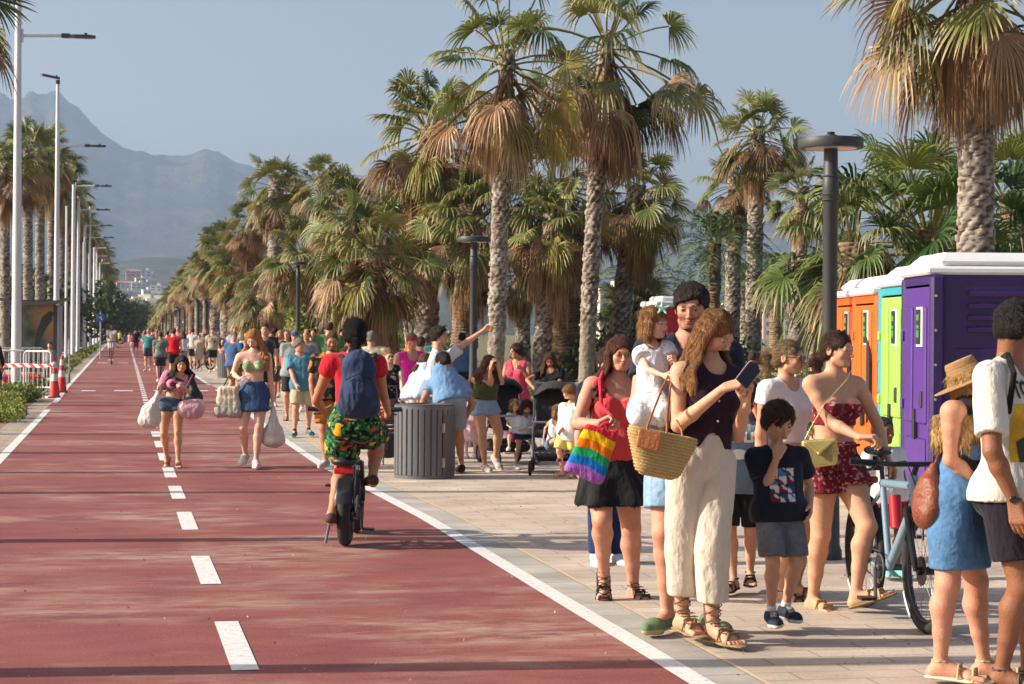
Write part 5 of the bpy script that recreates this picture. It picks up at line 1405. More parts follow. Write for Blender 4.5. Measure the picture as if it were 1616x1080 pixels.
# plain thin poles between (flag poles)
for i, (px, D) in enumerate([(101,96),(128,136),(137,155),(145,175),(150,196)]):
    p = GX(px+3, D); o = empty('thin_pole', (p.x, p.y, 0), label=['thin white pole between the second and third lamp poles','thin white pole right of the fourth lamp pole','thin white pole right of the fifth lamp pole','thin white pole right of the sixth lamp pole','thin white pole right of the seventh lamp pole'][i], cat='pole', group='thin white poles left of the lane')
    mb = MB(); mb.tube([(0,0,0),(0,0,7.5)], [.07,.05], 8); mb.build('pole', M_WHITE, o, smooth=True); mb = MB(); mb.lathe([(.001,7.5),(.06,7.52),(.05,7.58),(.001,7.6)], 8); mb.build('cap', M_WHITE, o, smooth=True)
# ------------------------------------------------------------------ black promenade lamps
def lamp_post(px, ybase, D, label, h=3.0, group='black disc lamps along the promenade', s=1.0):
    p = GX(px, D); o = empty('promenade_lamp', (p.x, p.y, 0), label=label, cat='street lamp', group=group)
    mb = MB(); r = .052*s
    mb.lathe([(.10*s,0),(.10*s,.06),(.085*s,.10),(.078*s,.5),(.07*s,.54),(r*1.25,.58),(r*1.15,1.0),(r,1.3),(r,h-.42),(r*1.12,h-.41),(r*1.12,h-.26),(r,h-.25),(r*.95,h-.05)], 20); mb.build('post', M_BLACKP, o, smooth=True)
    mb = MB()
    for z in (h-.42, h-.38, h-.25): mb.tube([(math.cos(a)*r*1.12, math.sin(a)*r*1.12, z) for a in np.linspace(0, 6.283, 13)[:-1]], .008, 6, closed=True)
    mb.build('collar', M_BLACKP, o, smooth=True)
    R_ = .232*s
    mb = MB(); mb.lathe([(.001,h-.048),(R_*.93,h-.045),(R_*.98,h-.052),(R_,h-.045),(R_,h+.005),(R_*.97,h+.02),(R_*.3,h+.035),(.001,h+.036)], 40, cap=False); mb.build('lamp_disc', M_BLACKP, o, smooth=True)
    mb = MB(); mb.lathe([(.001,h-.054),(R_*.8,h-.054),(R_*.8,h-.046)], 32, cap=False); mb.build('lens', M_LENS, o, smooth=True)
    mb = MB(); mb.lathe([(.001,h+.03),(.045,h+.03),(.045,h+.045),(.025,h+.05),(.03,h+.065),(.001,h+.07)], 12, cap=False); mb.build('sensor_knob', M_BLACKP, o, smooth=True)
    return o
lamp_post(1309, 885, 14.25, 'black disc lamp post beside the orange portable toilets', h=2.99)
lamp_post(747, 0, 28.0, 'black disc lamp post behind the trash bin and pointing man', h=2.93)
lamp_post(470, 0, 52, 'black disc lamp post above the man in the blue cap', h=3.4)
for i, (px, D, yt) in enumerate([(325,92,472),(312,100,472),(291,128,484),(283,140,488),(452+10,200,500),(270,165,493),(262,185,496),(256,205,498),(250,230,501)]):
    if px > 400: continue
    h = (yt+2-at(px, 0, D).z*0)  # placeholder keeps the pixel height explicit
    h = at(px, yt, D).z
    lamp_post(px, 0, D, '%s of the far black disc lamps, thin against shaggy palms' % ORD[i], h=h, group='far black disc lamps', s=1.6)
# ------------------------------------------------------------------ trash bins
M_BIN = mat('bin_grey', srgb('5C5D62'), .5, noise=(5, .05), bump=(40, .1)); M_BIND = mat('bin_dark', srgb('4A4B50'), .5)
def bin_(px, ypx, label, r=.335, h=.80):
    p = G(px, ypx); o = empty('trash_bin', (p.x, p.y+r*.9, 0), label=label, cat='trash bin', group='grey ribbed trash bins', rz=0)
    n = 180; prof = []
    for z, k in ((.0,0),(.03,0),(.05,1),(h-.05,1),(h-.03,0),(h,0)): prof.append((z, k))
    vs = []; fs = []
    for z, k in prof:
        for j in range(n):
            a = 2*math.pi*j/n; q = (j % 6)/6; rr = r*(1.0 if z < h-.04 or True else 1); rr -= .016*k*(1 if q > .72 else 0)
            vs.append((rr*math.cos(a)*(.985 if z < .04 else 1), rr*math.sin(a)*(.985 if z < .04 else 1), z))
    for i in range(len(prof)-1):
        for j in range(n): fs.append((i*n+j, i*n+(j+1) % n, (i+1)*n+(j+1) % n, (i+1)*n+j))
    fs.append(tuple(range(n-1, -1, -1))); fs.append(tuple((len(prof)-1)*n+j for j in range(n)))
    mb = MB().add(vs, fs); mb.build('drum', M_BIN, o)
    # door on the right of the picture
    a0, a1 = rad(-62)-YAW*0, rad(-15); N = 12; vs = []
    for z in (.07, h-.10):
        for i in range(N+1):
            a = a0+(a1-a0)*i/N; vs.append(((r+.006)*math.cos(a), (r+.006)*math.sin(a), z))
    for z in (.07, h-.10):
        for i in range(N+1):
            a = a0+(a1-a0)*i/N; vs.append(((r-.02)*math.cos(a), (r-.02)*math.sin(a), z))
    K = N+1; fs = [(i, i+1, K+i+1, K+i) for i in range(N)]+[(i, 2*K+i, 2*K+i+1, i+1) for i in range(N)]+[(K+i, K+i+1, 3*K+i+1, 3*K+i) for i in range(N)]+[(0, K, 3*K, 2*K), (N, 2*K+N, 3*K+N, K+N)]
    d = MB().add(vs, fs).build('door', M_BIND, o)
    for z in (.18, .56): mb = MB(); mb.box(((r+.012)*math.cos(a0), (r+.012)*math.sin(a0), z), (.03,.02,.10), rz=a0); mb.build('hinge', M_GALV, d)
    mb = MB(); mb.lathe([(r*.97,h),(r*.97,h+.012),(r*.60,h+.02),(r*.58,h-.08)], 40, cap=False); mb.build('rim', M_BIND, o, smooth=True)
    return o
bin_(676, 757, 'large grey ribbed trash bin in front of the man in the blue t-shirt')
bin_(359, 597, 'farther grey ribbed trash bin left of the ginger haired woman', h=.83, r=.33)
# ------------------------------------------------------------------ portable toilets
def toilet(x, y, rz, col, cold, label, style='door', shade=None, w=1.12, d=1.15, H=2.08):
    """local: -y faces the lane (door side); x runs along the row"""
    o = empty('portable_toilet', (x, y, 0), rz, label=label, cat='portable toilet', group='portable toilets on the right')
    key = 'plastic_%d_%d_%d' % tuple(int(c*999) for c in col)
    mt = mat(key, col, .42, noise=(2.5, .06), bump=(18, .12), spec=.5); mdk = mat(key+'_door', cold, .42, noise=(2.5, .06), spec=.5)
    mb = MB(); T = .04
    mb.box((0, 0, .06), (w, d, .12), bev=.02)
    mb.build('skid_base', mat('base_plastic', srgb('3A3A40'), .6), o)
    mb = MB()
    mb.box((-w/2+T/2, 0, .12+(H-.12)/2), (T, d-.04, H-.12)); mb.box((w/2-T/2, 0, .12+(H-.12)/2), (T, d-.04, H-.12)); mb.box((0, d/2-T/2-.02, .12+(H-.12)/2), (w-2*T, T, H-.12))
    for sx in (-1, 1):
        mb.box((sx*(w/2-.0), -d/2+.05, .12+(H-.12)/2), (.10, .12, H-.12), bev=.025); mb.box((sx*(w/2-.0), d/2-.05, .12+(H-.12)/2), (.09, .10, H-.12), bev=.025)
        # louvres and ribs on the side walls
        for q in range(4): mb.box((sx*(w/2+.010), .06, H-.16-.10*q), (.035, d-.5, .035), ty=sx*.5)
        mb.box((sx*(w/2+.004), .04, .86), (.02, d-.34, 1.28), bev=.008)
        mb.box((sx*(w/2+.012), .04, .55), (.02, d-.55, .04), bev=.006); mb.box((sx*(w/2+.012), .04, 1.1), (.02, d-.55, .03), bev=.006)
    mb.build('wall', mt, o)
    mb = MB(); mb.box((0, -d/2+.03, H-.04), (w-.1, .05, .08)); mb.build('lintel', mt, o); mb = MB(); mb.box((0, -d/2+.03, .15), (w-.1, .05, .06)); mb.build('sill', mt, o)
    dr = MB(); dr.box((0, -d/2+.02, .12+(H-.20)/2+.03), (w-.16, .035, H-.30), bev=.01)
    dr.box((-.27, -d/2-.002, 1.35), (.28, .03, 1.0), bev=.012); dr.box((.2, -d/2-.002, 1.35), (.42, .03, 1.0), bev=.012); dr.box((0, -d/2-.002, .50), (w-.34, .03, .44), bev=.012)
    dd = dr.build('door', mdk, o)
    mb = MB(); mb.box((.30, -d/2-.02, 1.06), (.06, .03, .14), bev=.008); mb.build('handle', mat('latch', srgb('2C2C30'), .5), dd); mb = MB(); mb.box((.02, -d/2-.02, .84), (.10, .02, .26)); mb.build('lock', mat('latch'), dd)
    mb = MB(); mb.box((.22, -d/2-.021, 1.68), (.24, .008, .34)); mb.build('sticker', mat('sticker_white', srgb('DADAD2'), .5), dd)
    mb = MB(); mb.box((.20, -d/2-.027, 1.68), (.16, .006, .30)); mb.build('sticker_panel', mat('sticker_dark', srgb('1C2A2A'), .5), dd)
    mb = MB()
    for q, (z, hh) in enumerate(((1.76,.05),(1.68,.03),(1.62,.06))): mb.box((.185, -d/2-.0315, z), (.09, .004, hh))
    mb.build('sticker_mark', mat('sticker_green', srgb('3F8A3A'), .5), dd)
    for z in (.35, 1.0, 1.6): mb = MB(); mb.box((-w/2+.07, -d/2-.012, z), (.05, .04, .09), bev=.01); mb.build('hinge', mdk, dd)
    # rivets
    mb = MB()
    for z in np.arange(.2, H, .29):
        for sx in (-1, 1): mb.lathe([(.012,0),(.012,.006),(.001,.008)], 8, (sx*(w/2+.051), -d/2+.03, z), Matrix.Rotation(rad(90)*sx, 3, 'Y'))
        mb.lathe([(.012,0),(.012,.006),(.001,.008)], 8, (-w/2+.0, -d/2-.011, z), Matrix.Rotation(rad(90), 3, 'X'))
    mb.build('rivet', mat('rivet', srgb('B8B8C0'), .35, metal=.6), o)
    mr = mat('roof_white', srgb('D8DADF'), .4, noise=(3, .04), spec=.4)
    mb = MB(); mb.box((0, 0, H+.035), (w+.05, d+.08, .07), bev=.02); mb.box((0, .0, H+.11), (w-.02, d-.10, .10), bev=.05); mb.box((-w*.23, 0, H+.155), (w*.42, d-.2, .07), bev=.03); mb.box((w*.23, 0, H+.155), (w*.42, d-.2, .07), bev=.03)
    mb.build('roof', mr, o)
    if style == 'vent':
        mb = MB(); mb.prism([(.30,.75),(.42,.85),(.46,1.0),(.46,1.35),(.42,1.5),(.30,1.6)], -d/2-.03, -d/2-.01, lambda a_, b_, c_: (a_-.02, c_, b_)); mb.build('black_grille', mat('latch'), dd)
    return o
PUR, PURD = srgb('321C58'), srgb('502E80'); ORA, ORAD = srgb('DC5810'), srgb('E26418'); AQ, LIME = srgb('2F9AA6'), srgb('93C456')
p0 = GX(1466, 16.7); ang = math.atan2(.62, 3.45)     # the row bears away to the right
rowd = Vector((math.sin(ang), math.cos(ang), 0)); inw = Vector((rowd.y, -rowd.x, 0))
for i, (c1, c2, lb, st) in enumerate([(PUR, PURD, 'purple portable toilet with white roof, nearest the camera', ''), (AQ, LIME, 'turquoise portable toilet with lime green door', ''), (ORA, ORAD, 'orange portable toilet next to the lime green door', 'vent'), (ORA, ORAD, 'second orange portable toilet partly behind the lamp post', 'vent')]):
    c = p0 + rowd*(.6+i*1.20) + inw*(.60+.03*(i % 2)); H_ = [2.12, 2.06, 2.0, 2.0][i]
    toilet(c.x, c.y, math.atan2(rowd.y, rowd.x)-math.pi, c1, c2, lb, st, H=H_)
# far cabins and vans
def simple_toilet(px, D, col, label, w=1.1):
    p = GX(px, D); o = empty('portable_toilet', (p.x, p.y, 0), 0, label=label, cat='portable toilet', group='far portable toilets by the crowd')
    key = 'plastic_%d_%d_%d' % tuple(int(c*999) for c in col); mt = mat(key, col, .42)
    mb = MB(); mb.box((0,0,1.1), (w,1.1,2.1), bev=.03); mb.build('wall', mt, o)
    mb = MB(); mb.box((0,-.56,1.05), (w*.7,.03,1.85), bev=.01); mb.box((0,-.58,1.4), (w*.5,.02,.9), bev=.01); mb.build('door', mt, o)
    mb = MB(); mb.box((0,0,2.2), (w+.1,1.2,.12), bev=.03); mb.box((0,0,2.3), (w-.2,.9,.12), bev=.04); mb.build('roof', mat('roof_white'), o)
simple_toilet(298, 135, srgb('2E8A96'), 'far teal portable toilet left of the orange ones', .75)
simple_toilet(313, 134, srgb('E8622A'), 'far orange portable toilet nearest the teal one', .55)
simple_toilet(325, 133, srgb('E0502A'), 'far orange portable toilet rightmost of the trio', .5)
simple_toilet(1054, 40, srgb('C02038'), 'red portable cabin with white roof behind the tall man', .75)
# white van and small structures
M_VAN = mat('van_white', srgb('D4D8D6'), .35, coat=.5); M_WIN = mat('car_glass', srgb('20303A'), .1, spec=.8)
def van(px, D, label, w=1.95, h=2.05, rz=0, L=4.6, group='vans parked behind the crowd'):
    p = GX(px, D); o = empty('parked_van', (p.x, p.y, 0), rz, label=label, cat='van', group=group)
    mb = MB(); mb.prism([(-L/2,.35),(-L/2,.95),(-L/2+.35,1.1),(-L/2+.9,h*.93),(-L/2+1.4,h),(L/2-.1,h),(L/2,h-.25),(L/2,.35)], -w/2, w/2, lambda a_, b_, c_: (c_, a_, b_)); mb.build('body', M_VAN, o)
    mb = MB(); mb.prism([(-L/2+.33,1.14),(-L/2+.84,h*.88)], 0, 1, lambda a_, b_, c_: (0,0,0)) if 0 else None
    mb.add([(-w/2+.12,-L/2+.33,1.16),(w/2-.12,-L/2+.33,1.16),(w/2-.2,-L/2+.80,h*.89),(-w/2+.2,-L/2+.80,h*.89)], [(0,1,2,3)]); mb.v = [(x_, y_-.03, z_+.02) for x_, y_, z_ in mb.v]; mb.build('windscreen', M_WIN, o)
    for sx in (-1,1):
        mb = MB(); mb.box((sx*.72,-L/2-.01,.78), (.3,.06,.16), bev=.02); mb.build('headlight', mat('headlight', srgb('E8E8E0'), .2), o)
        for sy in (-1.45, 1.3):
            mb = MB(); mb.tube([(sx*(w/2-.02)-.1*sx, sy, .33),(sx*(w/2+.02), sy, .33)], .33, 18); mb.build('wheel', mat('tyre', (.02,.02,.02), .8), o)
    mb = MB(); mb.box((0,-L/2-.02,.5), (w*.9,.08,.2), bev=.03); mb.build('bumper', M_DGREY, o)
van(384, 128, 'white van facing the camera under the palms behind the crowd', w=1.3, h=2.3, rz=0)
van(524, 118, 'white van far behind the palm trunks left of the cyclist head', w=1.7, h=2.15, rz=rad(10))
p = GX(392, 140); o = empty('kiosk', (p.x, p.y, 0), label='brown kiosk with dark flat roof above the white van', cat='kiosk')
mb = MB(); mb.box((0,0,1.6), (3.2,2.4,3.2)); mb.build('wall', mat('kiosk_brown', srgb('9A7A5E'), .8, noise=(4,.1)), o)
mb = MB(); mb.box((0,0,3.3), (3.9,3,.2)); mb.build('roof', M_DGREY, o); mb = MB(); mb.box((-1.75,-1.1,1.6), (.12,.12,3.2)); mb.box((1.75,-1.1,1.6), (.12,.12,3.2)); mb.build('post', M_WHITE, o)
mb = MB(); mb.box((-1.2,-1.25,2.4), (.8,.08,.5)); mb.build('hatch', M_DGREY, o)
# ------------------------------------------------------------------ town
rg = np.random.default_rng(8)
def house(px, D, py, w, h, dpt, col, label, group, storeys=None, roofc=None, cat='building', name='house', wins=True):
    if name == 'house': w, h, dpt = w*.62, h*.62, dpt*.7
    p = at(px, py, D); o = empty(name, (p.x, p.y, p.z-h-3), YAW*0-rg.uniform(-.3,.3), label=label, cat=cat, group=group)
    mk = mat('render_%d_%d' % (int(col[0]*900), int(col[2]*900)), col, .9, noise=(.3, .08)); n_ = storeys or max(1, int(h/3))
    mb = MB(); mb.box((0,0,(h+3)/2), (w,dpt,h+3)); mb.build('wall', mk, o)
    mb = MB()
    if roofc is not None: mb.add([(-w/2-.5,-dpt/2-.5,h+3),(w/2+.5,-dpt/2-.5,h+3),(w/2+.5,dpt/2+.5,h+3),(-w/2-.5,dpt/2+.5,h+3),(-w/4,0,h+3+dpt*.22),(w/4,0,h+3+dpt*.22)], [(0,1,5,4),(1,2,5),(2,3,4,5),(3,0,4),(3,2,1,0)])
    else: mb.box((0,0,h+3+.4), (w+.4,dpt+.4,.8)); mb.box((w*.2,0,h+3+1.6), (w*.25,dpt*.4,2.2))
    mb.build('roof', mat('roof_tile', srgb('A8735A'), .9) if roofc is not None else mk, o)
    k = max(2, int(w/4))
    for s_ in range(n_):
        for q in range(k):
            mb = MB(); mb.box((-w/2+(q+.5)*w/k, -dpt/2-.05, 3+(s_+.55)*h/n_), (w/k*.5, .3, h/n_*.45)); mb.build('window', mat('window_dark', srgb('5A6672'), .4), o)
for i, (px, D, py, w, h, lb) in enumerate([(203,800,479,17,15,'leftmost white apartment block at the end of the lane'),(214,840,475,22,19,'tallest white apartment block at the end of the lane'),(226,820,481,16,14,'white apartment block right of the tallest one'),(238,860,476,20,18,'white apartment block close to the far palms'),(252,900,482,18,12,'white block half hidden by the far palms'),(213,600,499,26,6,'low pale building below the white apartment blocks')]):
    house(px, D, py, w, h, 12, srgb('D9D2BE'), lb, 'white apartment blocks at the end of the lane', name='apartment_block')
for i, (px, D, py, w, h, c, r_) in enumerate([(210,1900,428,22,9,'C98E78',1),(230,1950,428,18,9,'DAD6CC',None),(238,1970,433,14,7,'D8D0C4',None),(205,1750,447,26,8,'C9B5A2',1),(218,1750,448,20,8,'D5CFC4',None),(222,1850,440,16,7,'CFC8BC',None),(231,1500,459,10,8,'E0DCD2',None),(192,1800,446,16,7,'C0A090',1),(247,1700,452,16,7,'D5CFC4',None),(262,1750,455,14,7,'C9BFB0',1),(200,1600,461,16,6,'B8AC9A',None),(240,1550,464,14,6,'CFC8BC',None)]):
    house(px, D, py, w, h, 10, srgb(c), ['pink roofed villa left of centre on the hillside','white villa right of the pink roofed one','small white annex beside the white villa','long tiled house low on the hillside','white house beside the long tiled one','pale house in the middle of the slope','tiny bright white house low on the slope','pinkish house at the left end of the slope','pale house at the right end of the slope','tiled house beside the palms','grey house lowest on the slope','cream house low by the far palms'][i], 'houses on the hillside', roofc=r_, storeys=2)
for i, (px, D, py, w, h, c) in enumerate([(1222,900,488,20,14,'D6C8B8'),(1212,860,490,12,12,'D8B8A8'),(1234,850,492,16,11,'CFA898'),(1246,930,487,16,14,'DAD6CE'),(1258,900,492,14,11,'D8D4CC'),(1200,920,495,12,9,'D0C8BE'),(1272,950,490,16,12,'DCDAD4'),(1284,930,486,14,15,'D8D4CC'),(1146,900,484,20,14,'D8B0A0'),(1160,930,482,14,12,'DAD0C8'),(1180,900,505,14,8,'D8D4CC'),(963,600,458,9,16,'D5C8BA'),(955,620,475,12,12,'D8CFC4'),(1296,960,494,12,8,'D0CCC4')]):
    house(px, D, py, w, h, 10, srgb(c), ['pale apartment block beyond the slim palms, widest in the group','small pinkish block left of the widest one','salmon pink apartment block in front of the widest one','tall whitish block right of the salmon one','whitish block between two palm trunks','small pale block left of the palm trunk','white block right of the ragged palm trunk','tall white block next to the near lamp post','pink apartment block above the vest woman','pale block right of the pink one','low white block by the slim trunk','narrow tall pale block left of the small low palm','pale block behind the small low palm','low white building beside the near lamp post'][i], 'town buildings beyond the palms', name='apartment_block')
for i, px in enumerate([1199,1206,1218,1226,1239,1290]):
    p = GX(px, 90); o = empty('bare_mast', (p.x, p.y, 0), label=['leftmost thin mast','second thin mast','third thin mast','fourth thin mast','tallest thin mast','thin mast near the lamp post'][i]+' against the far town', cat='mast', group='thin masts by the shore')
    mb = MB(); mb.tube([(0,0,0),(0,0,[2.4,2.5,2.3,2.4,4.2,2.6][i]+.2)], .05, 6); mb.build('mast', M_GALV, o); mb = MB(); mb.lathe([(.001,0),(.06,.01),(.001,.05)], 6, (0,0,[2.4,2.5,2.3,2.4,4.2,2.6][i]+.2)); mb.build('cap', M_GALV, o)
# ------------------------------------------------------------------ left: bus shelter, barriers, cones, signs
p = GX(60, 60); o = empty('bus_shelter', (p.x, p.y, 0), 0, label='bus shelter with curved dark roof and large poster behind the barriers', cat='bus shelter')
x0 = GX(28, 60).x-p.x; x1 = GX(110, 60).x-p.x
mb = MB(); pts = []
for i in range(13):
    t = i/12; xx = x0-.9+(x1-x0+.9)*t; zz = 2.62-.10*math.sin(t*math.pi)*1.0-.12*t+.10*max(0, (t-.75)*4)**2*1.0; pts.append((xx, zz))
mb.prism(pts+[(a_, b_-.06-.05*math.sin(math.pi*i/12)) for i, (a_, b_) in reversed(list(enumerate(pts)))], -.75, .75, lambda a_, b_, c_: (a_, c_, b_)); mb.build('roof', mat('shelter_roof', srgb('6A6660'), .6), o)
mb = MB(); mb.tube([(x1-.32,0,0),(x1-.32,0,2.35)], .10, 14); mb.build('post', M_GALV, o, smooth=True)
mb = MB(); mb.tube([(x1-.02,.5,0),(x1-.02,.5,2.4)], .03, 8); mb.build('post', M_GALV, o, smooth=True)
m, n, l, b, P = nodes_mat('poster_print', .35, .5)
tcn = n.new('ShaderNodeTexCoord')
g1 = ramp(n, l, nz(n, l, tcn.outputs['Object'], 1.1, (1,1,.8), 6, .6), [(.38, srgb('3A3E38')), (.52, srgb('6A6E62')), (.66, srgb('9A9484'))])
dist = n.new('ShaderNodeVectorMath'); dist.operation = 'DISTANCE'; l.new(tcn.outputs['Object'], dist.inputs[0]); dist.inputs[1].default_value = (.42, -.06, 1.95)
gl_ = ramp(n, l, dist.outputs['Value'], [(.15, (1,1,1)), (.75, (0,0,0))])
c_ = mixc(n, l, gl_, g1, srgb('C99858')); l.new(c_, b.inputs['Base Color']); M_POSTER = m
mb = MB(); xa, xb = GX(24, 60).x-p.x, GX(86, 60).x-p.x
mb.box(((xa+xb)/2, -.05, 1.42), (xb-xa, .06, 2.05)); q = mb.build('poster', M_POSTER, o)
dp_ = MB(); dp_.prism([(.52,2.12),(.35,2.18),(.12,2.0),(-.02,1.6),(-.12,1.1),(.02,1.05),(.10,1.35),(.22,1.62),(.42,1.9),(.40,1.99)], -.095, -.085, lambda a_, b_, c_: (a_, c_, b_)); dp_.build('poster_figure', mat('poster_dark', srgb('3E4440'), .5), q)
mb = MB(); cx_ = (xa+xb)/2; wd = xb-xa
for zz in (.37, 2.47): mb.box((cx_, -.05, zz), (wd+.1, .12, .06))
for xx in (xa, xb): mb.box((xx, -.05, 1.42), (.06, .12, 2.1))
mb.build('poster_frame', M_DGREY, o)
mb = MB(); mb.box((cx_, .5, .45), (wd, .4, .05)); mb.box((cx_-.6,.5,.22), (.06,.3,.44)); mb.box((cx_+.6,.5,.22), (.06,.3,.44)); mb.build('bench', M_DGREY, o)
M_BARR = mat('barrier_white', srgb('D8D8D6'), .5)
def barrier(px0, px1, D0, D1, label, h=1.08):
    a, c = GX(px0, D0), GX(px1, D1); L = (c-a).length; o = empty('crowd_barrier', a, math.atan2(c.y-a.y, c.x-a.x), label=label, cat='barrier', group='white crowd barriers on the left')
    mb = MB(); mb.tube([(0,0,.12),(0,0,h-.08),(.08,0,h),(L-.08,0,h),(L,0,h-.08),(L,0,.12)], .022, 8); mb.tube([(0,0,.2),(L,0,.2)], .018, 8); mb.build('frame', M_BARR, o, smooth=True)
    mb = MB(); k = int(L/.14)
    for i in range(1, k): mb.tube([(L*i/k,0,.2),(L*i/k,0,h)], .009, 6)
    b1 = mb.build('bars', M_BARR, o); b1['kind'] = 'stuff'
    mb = MB()
    for xx in (.15, L-.15): mb.tube([(xx,-.28,.02),(xx,0,.14),(xx,.28,.02)], .02, 6)
    mb.build('foot', M_BARR, o)
barrier(-60, 42, 50, 50, 'white crowd barrier at the left edge in front of the shelter'); barrier(38, 82, 49, 48.5, 'white crowd barrier between the first pole and the cones')
barrier(-50, 70, 56, 57, 'white crowd barrier right in front of the poster'); 
# red and white tape
m, n, l, b, P = nodes_mat('barrier_tape', .5, .4)
tcn = n.new('ShaderNodeTexCoord'); sp_ = n.new('ShaderNodeSeparateXYZ'); l.new(tcn.outputs['Object'], sp_.inputs[0])
ad = n.new('ShaderNodeMath'); ad.operation = 'ADD'; l.new(sp_.outputs[0], ad.inputs[0]); l.new(sp_.outputs[2], ad.inputs[1])
fr_ = n.new('ShaderNodeMath'); fr_.operation = 'PINGPONG'; fr_.inputs[1].default_value = .11; l.new(ad.outputs[0], fr_.inputs[0])
gt = n.new('ShaderNodeMath'); gt.operation = 'GREATER_THAN'; gt.inputs[1].default_value = .055; l.new(fr_.outputs[0], gt.inputs[0])
l.new(mixc(n, l, gt.outputs[0], srgb('D8D4D0'), srgb('C8323A')), b.inputs['Base Color']); M_TAPE = m
a, c = GX(-10, 48), GX(84, 47); V = []; 
for i in range(9):
    t = i/8; zz = .80-.06*math.sin(t*math.pi)-.02*math.sin(t*9); q = a.lerp(c, t); V += [(q.x, q.y, zz+.045), (q.x, q.y, zz-.045)]
me = bpy.data.meshes.new('barrier_tape'); me.from_pydata(V, [], [(2*i, 2*i+1, 2*i+3, 2*i+2) for i in range(8)]); me.materials.append(M_TAPE); link('barrier_tape', me, label='red and white striped tape sagging along the crowd barriers', cat='tape')
M_CONE = mat('cone_orange', srgb('D8363A'), .5); M_CONEW = mat('cone_white', srgb('DAD8D4'), .45)
def cone(px, ypx, label, h=.95):
    p = G(px, ypx); o = empty('traffic_cone', (p.x, p.y, 0), label=label, cat='traffic cone', group='traffic cones by the lane edge')
    rr = lambda z: .098*(1-z/h)+.03
    mb = MB(); mb.lathe([(.001,.03),(rr(.03),.03),(rr(h*.42),h*.42),(rr(h*.60),h*.60),(rr(h*.74),h*.74),(rr(h*.9),h*.9),(rr(h)*.9,h),(.02,h+.005)], 24, cap=False); mb.build('cone', M_CONE, o, smooth=True)
    mb = MB(); mb.lathe([(rr(h*.42)+.003,h*.42),(rr(h*.60)+.003,h*.60)], 24, cap=False); mb.build('reflective_band', M_CONEW, o, smooth=True); mb = MB(); mb.lathe([(rr(h*.74)+.003,h*.74),(rr(h*.9)+.003,h*.9)], 24, cap=False); mb.build('reflective_band', M_CONEW, o, smooth=True)
    mb = MB(); mb.box((0,0,.018), (.29,.29,.035), bev=.01); mb.build('base', mat('cone_base', srgb('3A3034'), .8), o)
cone(86, 628, 'front orange and white traffic cone at the lane edge'); cone(97.5, 620, 'orange and white traffic cone just behind the front one')
p = G(80.5, 628); o = empty('barrier_post', (p.x, p.y, 0), label='white upright plastic post beside the front traffic cone', cat='post'); mb = MB(); mb.tube([(0,0,0),(0,0,1.02)], .03, 10); mb.build('post', M_BARR, o, smooth=True); mb = MB(); mb.lathe([(.001,0),(.14,0),(.14,.03),(.03,.05)], 16, cap=False); mb.build('foot', M_BARR, o)
# road works barrier feet, red plastic barrier
p = GX(8, 55); o = empty('plastic_barrier', (p.x-.2, p.y, 0), label='orange red plastic barrier lying behind the first pole', cat='barrier')
mb = MB(); mb.box((.4,0,.20), (1.6,.35,.34), bev=.06); mb.build('body', M_CONE, o); mb = MB(); mb.box((1.4,0,.14), (.5,.36,.26), bev=.06); mb.build('end_cap', M_CONEW, o)
def wire_hoop(px, y, w, h, lb):
    p = G(px, y); mb = MB()
    for k in range(3): mb.tube([(p.x+w*k/2, p.y, 0),(p.x+w*k/2, p.y, h)], .008, 6)
    mb.tube([(p.x, p.y, h),(p.x+w, p.y, h)], .008, 6); mb.build('wire_rack', M_DGREY, label=lb, cat='wire rack')
wire_hoop(54, 630, .22, .5, 'thin rusty wire frame standing by the first pole')
# signs
M_BLUE = mat('sign_blue', srgb('2E66B8'), .4)
def crosssign(px, D, py, s, label, post_h, square=True):
    p = GX(px, D); z = at(px, py, D).z; o = empty('crossing_sign', (p.x, p.y, 0), label=label, cat='road sign', group='blue road signs')
    mb = MB(); mb.tube([(0,.04,0),(0,.04,post_h)], .04, 8); mb.build('post', M_GALV, o, smooth=True)
    mb = MB(); mb.box((0,0,z), (s,.03,s), bev=.012); pl = mb.build('plate', M_BLUE, o)
    mb = MB()
    if square:
        mb.add([(-.34*s,-.02,z-.28*s),(.36*s,-.02,z-.28*s),(.30*s,-.02,z+.40*s)], [(0,1,2)]); mb.build('triangle', M_CONEW, pl)
        mb = MB(); y_ = -.026
        mb.lathe([(.001,0),(.05*s,.002),(.001,.004)], 10, (.08*s,y_,z+.12*s), Matrix.Rotation(rad(90), 3, 'X')); mb.prism([(.04*s,.06*s),(.12*s,.06*s),(.13*s,-.08*s),(.20*s,-.24*s),(.15*s,-.25*s),(.09*s,-.12*s),(.03*s,-.25*s),(-.03*s,-.24*s),(.04*s,-.08*s)], y_, y_-.003, lambda a_, b_, c_: (a_, c_, z+b_)); mb.build('walker_symbol', mat('sign_black', (.02,.02,.02), .5), pl)
    else:
        mb.prism([(-.25*s,.1*s),(-.1*s,.25*s),(.3*s,-.18*s),(.15*s,-.3*s)], -.02, -.03, lambda a_, b_, c_: (a_, c_, z+b_)); mb.lathe([(.001,0),(.07*s,.002),(.001,.004)], 10, (.12*s,-.022,z+.2*s), Matrix.Rotation(rad(90), 3, 'X')); mb.build('symbol', M_CONEW, pl)
crosssign(9.5, 100, 492, .62, 'blue pedestrian crossing sign at the left edge', 4.0)
crosssign(158.5, 110, 502, .42, 'blue lane sign between the distant white poles', 2.6, False)
p = GX(6, 100); o = empty('street_lamp', (p.x-.15, p.y, 0), label='thin grey road lamp beside the blue crossing sign', cat='street lamp')
